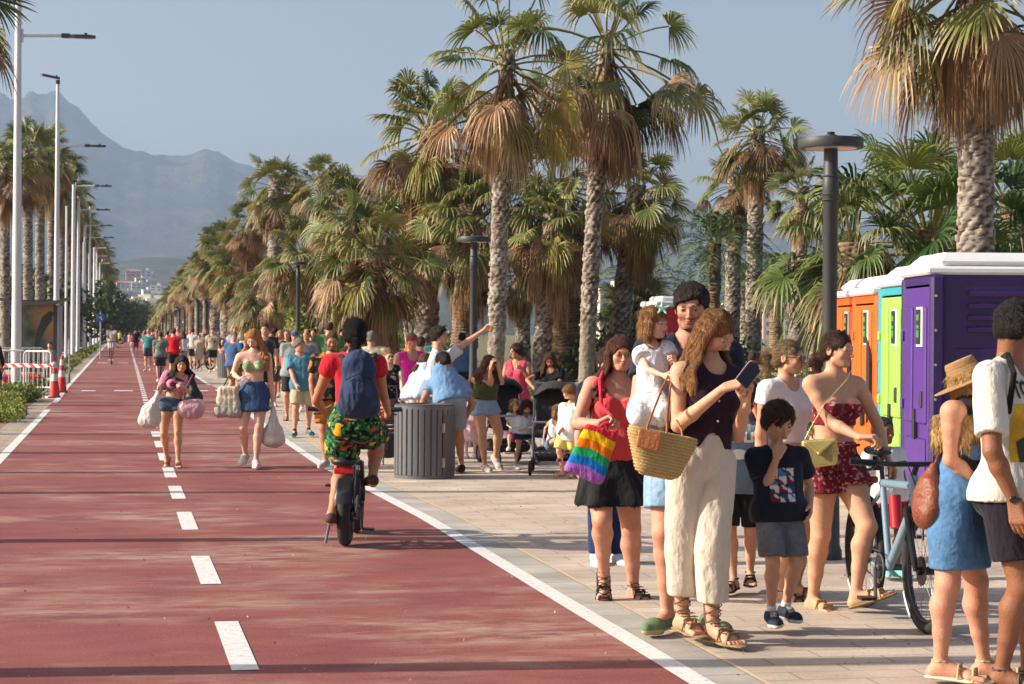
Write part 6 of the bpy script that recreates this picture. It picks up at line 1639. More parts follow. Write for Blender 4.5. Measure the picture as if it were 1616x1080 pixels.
z = at(6, 420, 100).z; mb = MB(); mb.tube([(0,0,0),(0,0,z)], [.07,.045], 8); mb.build('pole', M_GALV, o, smooth=True); mb = MB(); mb.box((.15,0,z+.03), (.5,.16,.07), bev=.02); mb.build('lantern', M_DGREY, o)
# ================================================================== people
WHITE = srgb('DAD8D6'); BLACK = (.014,.014,.016); NAVY = srgb('1E2436'); DEN = srgb('5A7FA8'); DENL = srgb('8AA9C4'); DENB = srgb('33517E'); KHAKI = srgb('A8987A')
BROWN = srgb('3A2419'); DARK = srgb('15110F'); BLOND = srgb('9A7040'); CHEST = srgb('5A3018'); GREYH = srgb('6A6460')
L = lambda x, y, z: ('L', (x, y, z))
# ---- large group, right
# woman in coral top
w = Person((975,945), top=(980,532), yaw=8, hyaw=8, pitch=2, skin='red', sex='f', w=1.16,
   J=dict(anR=(953,905,-.05), fpR=55, anL=(1000,930,.1), wrR=(946,668,-.30), epR=[-.6,.1,-.8], cuR=1.3, hdR=[.75,-.2,.35], hnR=[0,-.5,-.8], wrL=(1030,640,-.1), fyL=15), hips=(966,None))
w.hair('long', srgb('2A1712'), srgb('6E3A24'), length=.30, vol=.03, wave=.03, span=110, seed=4)
w.top('tank_top', srgb('D6484A'), hem=.0, sleeve=0, off=.008, neck='scoop', low=.02, loose=0, wr=.004, strapw=-.006)
w.skirt('ruffled_shorts', BLACK, length=.15, flare=.035, ripple=.02, rise=.08)
w.glasses(); w.lace = 1
w.shoes('lace', BLACK, srgb('2A2624')); w.finish(label='woman in coral tank top and black ruffled shorts carrying a rainbow tote', toes=True)
CORAL = w
# person in jeans hidden behind her
q = Person((958,890), H=1.5, yaw=10, skin='warm', w=1.0, J=dict(anR=(941,876,0), anL=(972,876,.1)))
q.hair('lowpony', BROWN, length=.2); q.top('t_shirt', NAVY, sleeve=.5); q.legs('jeans', denim(srgb('22335A')), t=1.95, loose=.006, kl=.004); q.shoes('sneaker', WHITE, WHITE)
q.finish(label='person in dark jeans and white shoes hidden behind the coral top woman')
# tall man holding the toddler
m = Person((1088,1000), top=(1091,449), yaw=-4, hyaw=-12, pitch=8, skin='red', sex='m', w=.98, hips=(1080,None),
   J=dict(anR=(1053,968,.0), anL=(1121,972,.05), wrR=(1046,668,-.33), epR=[-.6,.2,-.8], hdR=[.9,-.2,.2], cuR=.9, wrL=(1118,660,-.2), fyR=-28, fyL=20))
m.hair('short', srgb('241A14'), srgb('3A2A20'), vol=.04, fringe=.15, seed=3)
m.top('t_shirt', srgb('23283A'), hem=-.03, sleeve=.55, loose=.012)
m.legs('denim_shorts', denim(srgb('86A6C2')), t=.72, loose=.03, m=M_DENIM, label='faded light blue denim shorts')
m.shoes('flat', srgb('5E7A58'), srgb('B7A27A')); m.finish(label='tall dark haired man carrying a toddler on his arm', beard=.28)
# toddler
t = Person((1036,1004), top=(1032,485), H=.90, D=m.D-.20, O=np.array(m.O), yaw=28, hyaw=50, pitch=4, skin='fair', child=1.0, hips=(1032,640), head=(1033,511,0),
   J=dict(anR=(1016,690,-.16), anL=(1046,684,-.16), knR=(1012,655,-.20), knL=(1042,652,-.20), wrR=(1048,593,-.20), wrL=(1066,572,-.14), cuR=.8, cuL=1.1, epR=[-.8,0,-.6], shR=(1011,560,.0), shL=(1052,552,.03)), hs=.182)
t.O = t.O+0
t.hair('bob', srgb('6A4426'), srgb('B98A54'), length=.02, vol=.015, wave=.003, span=112, seed=5)
t.top('dress', patt(srgb('D8DADC'), [(srgb('B9C0C6'), 90, .45)]), hem=-.02, sleeve=.38, off=.016, loose=.02, wr=.004, flare=.03, name='dress') if 0 else None
def dressP(s):
    H = s.H; g = s.g; j = s.j; P = [p.off(.014) for p in g['torso']]
    P.append(Cone(s.tp(0,.01,.22), j['pelvis']+A(0,-.02,-.03), .075*H, .115*H, .04, (s.tf, .85))); P.append(Cone(j['pelvis']+A(0,-.02,-.03), s.px(1028,652,-.10), .11*H, .145*H, .04))
    P.append(Cut(s.px(1026,664,0), (.12,-.0,-1)))
    P.append(Sub(Cone(j['neck']+s.tf*.01, j['neck']+s.u*.1, .045*H, .06*H), .006))
    for sd in 'RL':
        P.append(Cone(j['hip'+sd], j['kn'+sd], .085*H, .075*H, .03))
        e = j['sh'+sd]+(j['el'+sd]-j['sh'+sd])*.30; P.append(Cone(j['sh'+sd], e, .05*H, .056*H, .012, cut=(e, unit(j['el'+sd]-j['sh'+sd]))))
    return P
t.add('dress', dressP(t), M_CLOTH, patt(srgb('DCDEE0'), [(srgb('B4BCC4'), 70, .5)]), h=.005, wr=.004, wsc=(16,16,7), disp=lambda V, N: .005*np.sin(np.arctan2(V[:,1]+.05, V[:,0]-t.j['pelvis'][0])*16)*np.clip((t.j['shR'][2]-V[:,2])/.3, 0, 1))
t.shoes('flat', srgb('7A5A40'), srgb('6A4A34'))
bw = []
for k in range(5):
    a = k*2*math.pi/5+.3; c = t.hp(.06,.30,.52); bw.append(Cone(c, c+A(math.cos(a)*.036, -.012, math.sin(a)*.034), .011, .005, .006))
t.add('hair_bow', bw, M_CLOTH, srgb('A8DCCB'), h=.0035)
t.finish(label='toddler girl in white dress with mint hair bow carried by the tall man')
# woman with the phone
v = Person((1098,1018), top=(1130,492), yaw=24, hyaw=46, pitch=30, hroll=0, skin='warm', sex='f', w=.94, hips=(1108,None),
   J=dict(anL=(1125,988,-.02), anR=(1077,972,.12), knR=(1077,862,.03), knL=(1124,866,-.06), wrR=(1143,612,-.30), elR=(1070,672,-.10), wrL=(1176,640,-.27), elL=(1164,688,.02), cuR=(.9,1.0,1.1,1.1), cuL=1.1, hdR=[.9,-.25,.28], hnR=[.2,.5,-.8], hdL=[.15,-.2,.95], hnL=[-.6,-.2,.3], fyR=-4, fyL=8))
v.hair('long', srgb('3B2417'), srgb('A5703E'), length=.25, vol=.012, wave=.006, span=106, seed=2)
def vestP(s):
    H = s.H; j = s.j; P = [p.off(.011) for p in s.g['torso']]+[p.off(.012) for p in s.g['bust']]
    P.append(Cone(s.tp(0,0,.2), s.tp(0,.0,.03), .082*H, .082*H, .03*H, (s.tf, .74)))
    P.append(Cut(s.torso_cut(.045), -s.u))
    P.append(Sub(Cone(s.tp(.0,.082,.0), s.tp(.0,.078,.135), .072*H, .004*H), .004))
    P.append(Sub(Cone(j['neck']+s.tf*.012*H, j['neck']+s.u*.15*H+s.tf*.03*H, .042*H, .06*H), .008))
    for sd, q in (('R',1),('L',-1)):
        c = j['sh'+sd]+s.tr*q*.016*H; P.append(Sub(Cone(c+s.u*.1*H, c-s.u*.055*H, .032*H, .036*H), .006))
    return P
v.add('vest', vestP(v), M_CLOTH, srgb('2E1B2A'), h=.0055, wr=.003, seed=9)
bt = []
for z in (.215, .185, .125): c = v.tp(.0,.0,z); bt.append(Ell(c+v.tf*(.073 if z > .15 else .078)*v.H*1.0, A(.007,.004,.007), np.array([v.tr, v.tf, v.u]), .001))
v.add('button', bt, mat('pearl', srgb('D0D0D4'), .2, metal=.5), (0,0,0), h=.0024, it=1)
v.legs('linen_trousers', srgb('CFC3B2'), t=1.68, off=.013, loose=.020, rise=.085, m=M_LINEN, wr=.005, kl=.003)
v.shoes('lace', srgb('7A6040'), srgb('8A7A58')); v.finish(label='long haired woman in dark vest and linen trousers looking at her phone', toes=True, nails=(.45,.02,.04))
VEST = v
# boy in navy print t-shirt
b = Person((1228,996), top=(1228,637), yaw=12, hyaw=22, pitch=16, child=.75, sex='m', skin='warm', w=1.0,
   J=dict(anR=(1217,968,-.03), anL=(1239,960,.08), wrR=(1226,722,-.17), elR=(1209,770,-.05), hdR=[.35,.05,.9], hnR=[.3,.9,0], cuR=(.9,1.0,1.1,1.1), wrL=(1278,800,-.0)))
b.hair('short', srgb('2A1A12'), srgb('5A3C28'), fringe=.6, vol=.085, seed=11)
def printcol(s, base, zc, cell, grid, cols, xoff=0.0):
    base = np.array(base)
    def f(V, N):
        C = np.tile(base, (len(V), 1)); d = V-s.j['pelvis']; x = d@s.tr*-1-xoff; z = d@s.u-zc; fr = (d@s.tf) > 0
        gx, gz = grid; i = np.floor(x/cell+gx/2).astype(int); k = np.floor(z/cell+gz/2).astype(int)
        ok = fr & (i >= 0) & (i < gx) & (k >= 0) & (k < gz)
        u = (x/cell+gx/2)-i-.5; v_ = (z/cell+gz/2)-k-.5; r = np.hypot(u+.5*((i+k) % 2*2-1), v_+.5*((i*3+k) % 2*2-1))
        P = np.array(cols); hh = (i*7+k*5+3) % len(P)
        C[ok] = np.where(((r > .35) & (r < .62))[ok][:, None], P[(hh[ok]+2) % len(P)], np.where((r <= .35)[ok][:, None], P[(hh[ok]+1) % len(P)], P[hh[ok]]))
        ed = ok & ((np.abs(u) > .46) | (np.abs(v_) > .46)); C[ed] = base
        return C
    return f
b.top('t_shirt', printcol(b, srgb('1F2332'), .135, .046, (3,4), [srgb('D5D0C8'), srgb('3A86B8'), srgb('D8D4CC'), srgb('7A2438'), srgb('2A4A78'), srgb('CFCBC2')], -.01), hem=-.05, sleeve=.62, loose=.014, wr=.004)
b.legs('shorts', denim(srgb('6E7078')), t=.86, loose=.02, m=M_DENIM)
b.shoes('sneaker', srgb('1E2536'), srgb('D8D4C8'), sock=(.72,.72,.72)); b.finish(label='dark haired boy in navy printed t-shirt eating from his hand')
BOY = b
# boy in the grey-blue lettered shirt
q = Person((1168,936), H=1.30, yaw=-15, child=.7, sex='m', J=dict(anR=(1158,915,-.05), anL=(1184,905,.1)), skin='warm')
q.hair('short', BROWN); q.top('t_shirt', srgb('66788E'), hem=-.06, sleeve=.6, loose=.012); q.legs('shorts', BLACK, t=.9, loose=.004); q.shoes('sandal', BLACK, BLACK)
q.finish(label='child in grey blue lettered t-shirt and black shorts behind the phone woman', toes=True); OWL = q
# ponytail woman
q = Person((1243,949), top=(1246,537), yaw=38, hyaw=62, pitch=4, skin='warm', sex='f', w=1.02, J=dict(wrR=(1203,745,.0), wrL=(1262,740,.1), anR=(1236,935,.1), anL=(1255,925,.25)))
q.hair('pony', srgb('5A4330'), srgb('A58A62'), length=.30, vol=.0, wave=.012, seed=3); q.sunglasses()
q.top('crop_top', srgb('DADADD'), hem=.10, sleeve=.3, off=.008, wr=.003); q.legs('shorts', srgb('6E7048'), t=.35, loose=.012); q.shoes('sandal', BROWN, BROWN)
q.finish(label='woman with high blonde ponytail, sunglasses and white crop top')
# woman pushing the bike
k = Person((1314,962), top=(1322,523), yaw=26, hyaw=48, pitch=2, skin='warm', sex='f', w=1.04, hips=(1317,None),
   J=dict(anR=(1283,944,.10), anL=(1350,938,-.12), fyL=30, fpL=-22, fyR=-2, wrR=(1356,690,-.27), elR=(1312,668,-.12), hdR=[.9,-.3,.05], hnR=[0,.1,-.9], cuR=1.0, wrL=(1400,722,.05), elL=(1384,668,.10), hdL=[.5,0,-.8], hnL=[-.4,0,-.5], cuL=.8))
k.hair('lowpony', srgb('2C1A12'), srgb('5A3A26'), length=.16, vol=.015, seed=6, wave=.01); k.sunglasses(up=True)
fl = patt(srgb('7A2230'), [(srgb('C08A84'), 75, .42), (srgb('3E1020'), 55, .5)], 3)
def bandP(s):
    H = s.H; P = [p.off(.009) for p in s.g['torso'][:4]]+[p.off(.012, k=.012*H) for p in s.g['bust']]
    P += [Cut(s.torso_cut(.145), -s.u), Cut(s.torso_cut(.222), s.u), Sub(Cone(s.tp(0,.12,.26), s.tp(0,.09,.225), .02*H, .006*H), .006)]
    return P
k.add('strapless_top', bandP(k), M_CLOTH, fl, h=.0055, wr=.003, wsc=(20,20,9), seed=4)
k.legs('floral_shorts', fl, t=.36, off=.012, loose=.03, rise=.085, wr=.005, label='red floral high waisted shorts')
tie = [Cone(k.tp(.03,.075,.07), k.tp(.035,.085,.0), .012, .018, .004, (k.tf, .4)), Cone(k.tp(.035,.085,.0), k.tp(.02,.10,-.09), .018, .008, .004, (k.tf, .4)), Cone(k.tp(.03,.075,.07), k.tp(-.06,.07,.075), .012, .010, .004)]
k.add('waist_tie', tie, M_CLOTH, fl, h=.005)
k.shoes('slide', srgb('A8884E'), srgb('7A6A4A')); k.finish(label='woman in strapless red floral two piece wheeling the bicycle', toes=True, nails=(.4,.1,.1)); BIKEW = k
# kid behind the bicycle
q = Person((1400,914), top=(1394,659), yaw=20, hyaw=30, child=.8, sex='m', skin='brown', J=dict(anR=(1390,895,0), anL=(1416,898,0)))
q.hair('buzz', DARK, vol=.03); q.top('t_shirt', WHITE, hem=-.06, sleeve=.6, loose=.014); q.legs('shorts', srgb('B01C30'), t=.85, loose=.02); q.shoes('sneaker', srgb('7AC0C0'), srgb('9ACFC8'))
q.finish(label='boy in white t-shirt and red shorts standing behind the bicycle')
# woman in straw hat
h_ = Person((1508,1076), H=1.64, yaw=66, hyaw=82, pitch=-24, skin='red', sex='f', w=.94, hips=(1510,None,.03), head=(1538,612,.05),
   J=dict(knR=(1495,922,-.12), knL=(1540,918,.14), anR=(1484,1046,-.06), anL=(1553,1046,.22), wrR=(1550,764,-.05), elR=(1500,726,-.10), hdR=[.85,.3,-.2], wrL=(1562,760,.25), shR=(1502,650,-.12), shL=(1540,650,.18), fyR=-2, fyL=4))
h_.hair('long', srgb('8A6236'), srgb('CDA66E'), length=.20, vol=.03, wave=.03, span=95, seed=12)
h_.hat(srgb('B8936A'), brim=.80, band=srgb('E0C070'))
dn = denim(srgb('547AA2'), 3)
h_.top('denim_dress_top', dn, hem=.02, sleeve=0, off=.012, neck='none', low=.03, tube=True, m=M_DENIM, wr=.0015)
h_.skirt('denim_skirt', dn, length=.185, flare=.02, off=.012, m=M_DENIM, wr=.0028, rise=.07)
h_.shoes('sandal', srgb('C2A070'), srgb('D8CBB0')); h_.finish(label='woman in straw hat and blue denim skirt with her back half turned', toes=True, nails=(.4,.02,.04)); HATW = h_
# man at the right edge
q = Person((1588,1086), top=(1604,478), yaw=50, hyaw=122, pitch=10, skin='brown', sex='m', w=1.0, hips=(1598,None),
   J=dict(anR=(1580,1060,.02), anL=(1622,1062,.12), wrR=(1601,792,-.24), elR=(1566,712,-.26), hdR=[.15,-.2,-.95], cuR=.5, wrL=(1660,800,.1), fyR=6))
q.hair('short', srgb('14110F'), srgb('2A2420'), vol=.04, seed=8)
q.top('printed_t_shirt', srgb('CFCAC0'), hem=-.03, sleeve=.78, off=.010, loose=.010, wr=.004)
q.legs('shorts', srgb('211C24'), t=.72, loose=.03, off=.010, wr=.004); q.shoes('sandal', srgb('3A3A3E'), BLACK)
q.add('watch', [Cone(q.j['wrR']+A(math.cos(a)*.027, math.sin(a)*.025, .01), q.j['wrR']+A(math.cos(a+.6)*.027, math.sin(a+.6)*.025, .01), .008, .008, .003) for a in np.arange(0, 6.2, .6)]+[Ell(q.j['wrR']+A(-.012,-.028,.012), A(.019,.008,.019), None, .003)], M_GLASS, (0,0,0), h=.0035)
q.finish(label='dark skinned man in white printed t-shirt and dark shorts at right edge', toes=True); EDGEM = q
# ---- stroller group
q = Person((765,744), top=(768,556), yaw=28, hyaw=20, pitch=32, skin='warm', sex='f', w=1.02, H=1.47, head=(772,576,-.08), hips=(764,None),
   J=dict(anR=(765,735,-.05), anL=(782,722,.25), fpL=35, wrR=(774,582,-.20), elR=(774,606,-.12), hdR=[.2,-.1,.9], cuR=.7, wrL=(787,582,-.16), elL=(792,604,-.02), hdL=[-.1,-.1,.9], cuL=.6))
q.hair('long', srgb('3A2016'), srgb('6A3A26'), length=.16, vol=.02, front=.7, seed=9)
q.top('tank_top', srgb('4C5230'), hem=.04, sleeve=0, neck='scoop', loose=.012, wr=.006); q.legs('denim_shorts', denim(DENL), t=.36, loose=.02, m=M_DENIM); q.shoes('sneaker', srgb('B9A8A0'), WHITE)
q.finish(label='woman in olive top and denim shorts wiping her face with tissue')
q = Person((815,716), top=(815,543), yaw=-22, hyaw=-62, pitch=4, skin='tan', sex='f', J=dict(wrR=(794,611,-.25), wrL=(824,582,-.22), elL=(838,606,-.1), hdL=[-.7,-.2,.3], cuL=1.0, cuR=1.0))
q.hair('lowpony', srgb('20120E'), srgb('4A2C1C'), length=.05, vol=.07, wave=.05, side=.5, tilt=.14, seed=10); q.sunglasses()
q.top('sleeveless_top', srgb('C94A62'), hem=-.04, sleeve=0, neck='v', low=.03, loose=.014, wr=.006); q.legs('trousers', srgb('5A6A80'), t=1.9); q.shoes('sneaker', WHITE, WHITE)
q.finish(label='woman in rose pink top and sunglasses pushing the left stroller')
q = Person((870,722), top=(868,557), yaw=-14, hyaw=-6, pitch=22, skin='tan', sex='f', w=1.05, J=dict(wrR=(846,617,-.32), elR=(832,600,-.1), cuR=1.2, wrL=(874,634,-.3), cuL=1.2))
q.hair('long', srgb('20130E'), srgb('5A3420'), length=.22, vol=.07, wave=.035, front=.45, seed=12); q.sunglasses()
q.top('t_shirt', srgb('17171B'), hem=.0, sleeve=.5, loose=.01, wr=.005); q.legs('jeans', denim(DENL), t=1.95, m=M_DENIM); q.shoes('sneaker', BLACK, WHITE)
q.finish(label='woman with long curly brown hair and black t-shirt behind right stroller')
q = Person((826,744), top=(832,626), H=.90, yaw=35, hyaw=10, pitch=30, child=.95, skin='warm', sex='f', head=(831,643,-.06), hips=(826,None),
   J=dict(anR=(813,736,-.12), anL=(841,728,.12), wrR=(834,676,-.14), wrL=(848,684,-.05)))
q.hair('bob', srgb('2A1A12'), srgb('4A3020'), length=.03, vol=.05, seed=3); q.top('t_shirt', srgb('D8DCE2'), hem=-.02, sleeve=.7, loose=.016); q.legs('shorts', srgb('23304E'), t=.5, loose=.016); q.shoes('sneaker', WHITE, WHITE)
q.finish(label='small girl in white blouse and navy shorts striding by the strollers')
q = Person((896,756), top=(899,608), yaw=-42, hyaw=-60, pitch=32, child=.8, sex='m', skin='warm', J=dict(anR=(888,745,0), anL=(908,746,.05), wrR=(888,682,-.14), hdR=[-.5,-.2,-.6]))
q.hair('short', srgb('6A4828'), srgb('A87A4A'), vol=.05, seed=6)
q.top('t_shirt', patt(srgb('DCDEDE'), [(srgb('B8DCA8'), 22, .62), (srgb('9AD4D8'), 18, .66)], 5), hem=-.12, sleeve=.7, loose=.024, wr=.005); q.legs('shorts', srgb('DCCB74'), t=.9, loose=.025); q.shoes('slide', srgb('A89070'), srgb('8A7A60'))
q.finish(label='boy in white t-shirt and yellow shorts looking into the right stroller')
q = Person((872,752), H=.82, yaw=-6, hyaw=22, pitch=6, child=1, skin='warm', sex='f', head=(881,650,-.05), hips=(872,702), w=1.05,
   J=dict(anR=(884,722,-.34), anL=(892,716,-.30), knR=(876,694,-.26), knL=(888,698,-.22), wrR=(857,697,-.16), elR=(860,676,-.0), wrL=(900,690,-.1)))
q.hair('bob', srgb('5A3C24'), srgb('A87C4C'), length=.02, vol=.04, seed=8); q.sunglasses(); q.top('tank_top', srgb('D6D4CE'), hem=-.02, sleeve=0, neck='scoop'); q.legs('shorts', srgb('6A7A90'), t=.5); q.shoes('sneaker', srgb('7A3348'), srgb('7A3348'))
q.finish(label='toddler with sunglasses and white tank top sitting in right stroller')
q = Person((812,734), H=.78, yaw=0, hyaw=15, pitch=10, child=1, skin='fair', sex='f', head=(812,640,-.03), hips=(812,690), J=dict(anR=(803,706,-.25), anL=(816,708,-.28), knR=(804,688,-.22), knL=(817,690,-.22), wrR=(804,674,-.15), wrL=(815,652,-.14)))
q.hair('bob', srgb('6A4C2C'), srgb('A58254'), length=.01, vol=.04); q.top('t_shirt', srgb('C9D2DE'), hem=-.03, sleeve=.5); q.legs('shorts', srgb('B8304A'), t=.7); q.shoes('sneaker', WHITE, WHITE)
q.finish(label='toddler in pale blue top sitting in the left stroller')
# ---- pointing group behind the bin
q = Person((692,733), top=(694,516), yaw=78, hyaw=80, pitch=-4, skin='warm', sex='m', w=.96, J=dict(wrL=(764,521,.1), elL=(730,545,.08), hdL=[.95,0,.22], cuL=(.15,1.2,1.3,1.3), wrR=(690,640,-.15), shL=(706,566,.15), shR=(684,572,-.15)))
q.hair('curly', srgb('1A120E'), srgb('34241A'), vol=.07, seed=4); q.top('t_shirt', srgb('D6D8E0'), hem=-.03, sleeve=.8, loose=.02, wr=.006); q.legs('shorts', srgb('3A4660'), t=.85); q.shoes()
q.finish(label='curly haired man in white t-shirt pointing with outstretched arm')
q = Person((722,748), H=1.62, hipz=.70, yaw=196, hyaw=226, pitch=22, skin='tan', sex='m', w=1.08, head=(699,572,.10), hips=(712,None,-.05),
   J=dict(anL=(708,735,0), anR=(728,736,.1), wrL=(662,656,.05), elL=(670,628,-.02), wrR=(735,660,.15), neck=(702,594,.06), shL=(682,606,.05), shR=(727,604,.08)))
q.hair('short', srgb('1A1412'), srgb('2E241E'), vol=.03, seed=2); q.top('t_shirt', srgb('6E92B8'), hem=-.03, sleeve=.6, loose=.010, wr=.006); q.legs('shorts', srgb('8A93A0'), t=.9, loose=.02); q.shoes('sneaker', BLACK, BLACK)
q.finish(label='man in light blue t-shirt leaning forward behind the trash bin')
q = Person((742,724), top=(742,600), yaw=170, hyaw=190, child=.7, skin='fair', sex='f'); q.hair('long', srgb('4A3020'), srgb('7A5638'), length=.1, vol=.03)
q.top('dress_top', srgb('D8B4BC'), hem=-.02, sleeve=.4, loose=.02); q.skirt('dress_skirt', patt(srgb('D9B6BF'), [(srgb('C89AA8'), 30, .5)]), length=.28, flare=.05, wr=.006); q.shoes('sneaker', WHITE, WHITE)
q.finish(label='girl in pale pink dress right of the trash bin')
q = Person((657,730), H=1.6, yaw=120, hyaw=130, skin='warm', sex='f', head=(672,572,.1), J=dict(wrL=(650,655,-.1), wrR=(662,648,-.1)))
q.hair('lowpony', srgb('6A4A30'), length=.1); q.top('shirt', srgb('B4C2DA'), hem=-.06, sleeve=1.7, loose=.03, wr=.007); q.legs('trousers', WHITE, t=1.9); q.shoes()
q.finish(label='person in pale blue long sleeved shirt left of the pointing man')
q = Person((650,714), top=(650,527), yaw=18, hyaw=10, pitch=6, skin='red', sex='m', w=1.12); q.cap(srgb('3A3438'), c2=srgb('C8203A'))
q.hair('short', GREYH); q.top('vest_top', patt(srgb('E0289A'), [(srgb('E8B0D4'), 14, .74)], 2), hem=-.08, sleeve=0, neck='scoop', low=.0, loose=.02, wr=.005); q.legs('shorts', NAVY, t=.8, loose=.02); q.shoes()
q.finish(label='man in bright pink running vest and red cap')
q = Person((614,722), top=(614,551), yaw=8, hyaw=22, pitch=2, skin='fair', sex='f', w=1.04, J=dict(wrR=(602,640,-.3), wrL=(636,634,-.3), cuR=1.2, cuL=1.2))
q.hair('lowpony', srgb('6A4C2C'), srgb('B08A58'), length=.08, vol=.01); q.sunglasses(); q.top('sleeveless_top', patt(srgb('14141A'), [(srgb('A88A90'), 30, .66), (srgb('5A6A50'), 34, .68)], 7), hem=-.04, sleeve=0, loose=.012); q.skirt('skirt', srgb('1A1A22'), length=.2, flare=.03); q.shoes('sandal', BROWN, BROWN)
q.finish(label='woman with sunglasses and dark floral sleeveless top')
q = Person((640,724), top=(640,628), yaw=185, child=.95, skin='fair', sex='f'); q.hair('long', srgb('7A5030'), srgb('C08A58'), length=.18, vol=.03); q.top('t_shirt', patt(srgb('D0A8A8'), [(srgb('8A6A70'), 20, .4)]), sleeve=.5); q.legs('shorts', srgb('8A5A6A'), t=.6); q.shoes()
q.finish(label='small long haired girl beside the shopping trolley')
q = Person((588,690), top=(586,523), yaw=186, skin='red', sex='m', w=1.15); q.cap(srgb('1E1E22')); q.hair('short', GREYH); q.top('t_shirt', srgb('CFC9A8'), sleeve=.7, loose=.03, hem=-.05); q.legs('shorts', KHAKI, t=.85, loose=.02); q.shoes()
q.finish(label='man in cream t-shirt and black cap seen from behind')
q = Person((664,686), top=(664,532), yaw=178, skin='warm', sex='m', w=1.05); q.hair('short', BROWN); q.top('t_shirt', srgb('D4CFA6'), sleeve=.7, loose=.02); q.legs('shorts', NAVY, t=.85); q.shoes()
q.finish(label='man in pale yellow t-shirt behind the pink vest man')
# ---- left of the cyclist
q = Person((520,740), top=(524,526), yaw=-6, hyaw=8, pitch=4, skin='tan', sex='m', w=1.12, J=dict(wrR=(496,640,-.05), elR=(492,600,.0), anR=(514,728,-.1), anL=(528,716,.2)))
q.hair('buzz', srgb('4A2A18'), vol=.02); q.glasses(); q.top('floral_shirt', patt(srgb('1C1815'), [(srgb('B07A34'), 13, .35), (srgb('6A5A40'), 22, .45)], 6), hem=-.05, sleeve=.7, loose=.026, wr=.006); q.legs('orange_shorts', srgb('B8682C'), t=.85, loose=.03); q.shoes('sneaker', srgb('A8A49C'), WHITE)
q.finish(label='man in dark flowered shirt and orange shorts behind the cyclist', beard=.6)
q = Person((477,690), top=(473,535), yaw=8, hyaw=52, pitch=4, skin='red', sex='m', w=1.08, J=dict(wrR=(467,608,-.25), anR=(465,682,-.1), anL=(487,680,.1), fyL=20, fyR=-12))
q.hair('short', GREYH, srgb('8A8480'), vol=.06); q.top('t_shirt', patt(srgb('4A7C92'), [(srgb('5E92A6'), 6, .4)], 3), hem=-.08, sleeve=.7, loose=.03, wr=.006); q.legs('shorts', srgb('B8A98E'), t=.85, loose=.03, off=.014); q.shoes('sneaker', srgb('4A6A90'), srgb('C8C860'), sock=srgb('1E2028'))
q.finish(label='grey haired man in teal t-shirt and beige shorts')
q = Person((460,664), top=(466,521), yaw=6, hyaw=-6, pitch=6, skin='red', sex='m', w=1.1, J=dict(wrR=(449,602,-.05))); q.cap(srgb('3A4C6A')); q.hair('short', GREYH)
q.top('t_shirt', srgb('8E9698'), hem=-.05, sleeve=.7, loose=.02); q.legs('shorts', srgb('2E3036'), t=.85, loose=.02); q.shoes('sandal', BROWN, BROWN)
q.finish(label='older man in grey t-shirt and blue cap')
# ---- the two young women on the lane
q = Person((270,737), top=(290,551), yaw=4, hyaw=8, pitch=6, skin='warm', sex='f', w=.92, hips=(272,None), head=(287,575,0),
   J=dict(anR=(263,722,.12), fpR=50, anL=(281,729,-.1), wrR=(250,612,-.26), elR=(246,630,.0), cuR=1.3, wrL=(292,612,-.28), elL=(303,625,-.02), hdL=[-.6,-.3,.3], cuL=1.2))
q.hair('long', srgb('1C100C'), srgb('3E241A'), length=.30, vol=.06, wave=.05, span=104, seed=15); q.sunglasses(up=True, frame=(.5,.5,.5))
def cherry(V, N, s=q):
    C = np.tile(np.array(srgb('C97F9E')), (len(V), 1)); d = V-s.j['pelvis']; x = d@s.tr*-1/s.H; z = d@s.u/s.H; fr = d@s.tf > 0
    for cx in (-.026, .030): C[fr & (((x-cx)/.027)**2+((z-.165)/.020)**2 < 1)] = srgb('7A1A3E')
    C[fr & (((x-.012)/.045)**2+((z-.212)/.014)**2 < 1)] = srgb('4A4444'); C[fr & (np.abs(x-(z-.17)*.3) < .004) & (z > .17) & (z < .21)] = srgb('4A4444')
    return C
q.top('pink_crop_t_shirt', cherry, hem=.11, sleeve=.45, off=.009, wr=.003, loose=.006); q.legs('denim_shorts', denim(srgb('4A5C74')), t=.24, loose=.008, m=M_DENIM); q.shoes('slide', srgb('7A4A34'), srgb('6A4A38'))
q.finish(label='dark haired young woman in pink crop t-shirt carrying bags on the lane', toes=True); PINKG = q
q = Person((396,739), top=(400,521), yaw=2, hyaw=-14, pitch=24, skin='fair', sex='f', w=.94, hips=(402,None),
   J=dict(anR=(387,718,.15), anL=(404,728,-.1), fpR=12, wrR=(378,598,-.24), elR=(368,590,-.0), hdR=[.8,-.2,-.3], cuR=.9, wrL=(430,632,.0), elL=(427,598,.02), cuL=1.3))
q.hair('long', srgb('94582A'), srgb('C4894C'), length=.34, vol=.03, wave=.03, span=112, seed=16)
def bikini(s):
    H = s.H; P = []
    for sg in (1,-1): P += [s.g['bust'][0 if sg > 0 else 1].off(.006), Cone(s.tp(.042*sg,.065,.225), s.tp(.036*sg,.0,.30), .006, .004, .01)]
    P.append(Cone(s.tp(-.05,.06,.165), s.tp(.05,.06,.165), .012, .012, .01)); return P
q.add('bikini_top', bikini(q), M_CLOTH, patt(srgb('93A878'), [(srgb('5A9A78'), 14, .3), (srgb('B8C88A'), 20, .4)]), h=.008)
q.skirt('denim_skirt', denim(srgb('3C5478')), length=.13, flare=.0, off=.012, m=M_DENIM, rise=.08); q.shoes('sneaker', srgb('C9C6C2'), WHITE)
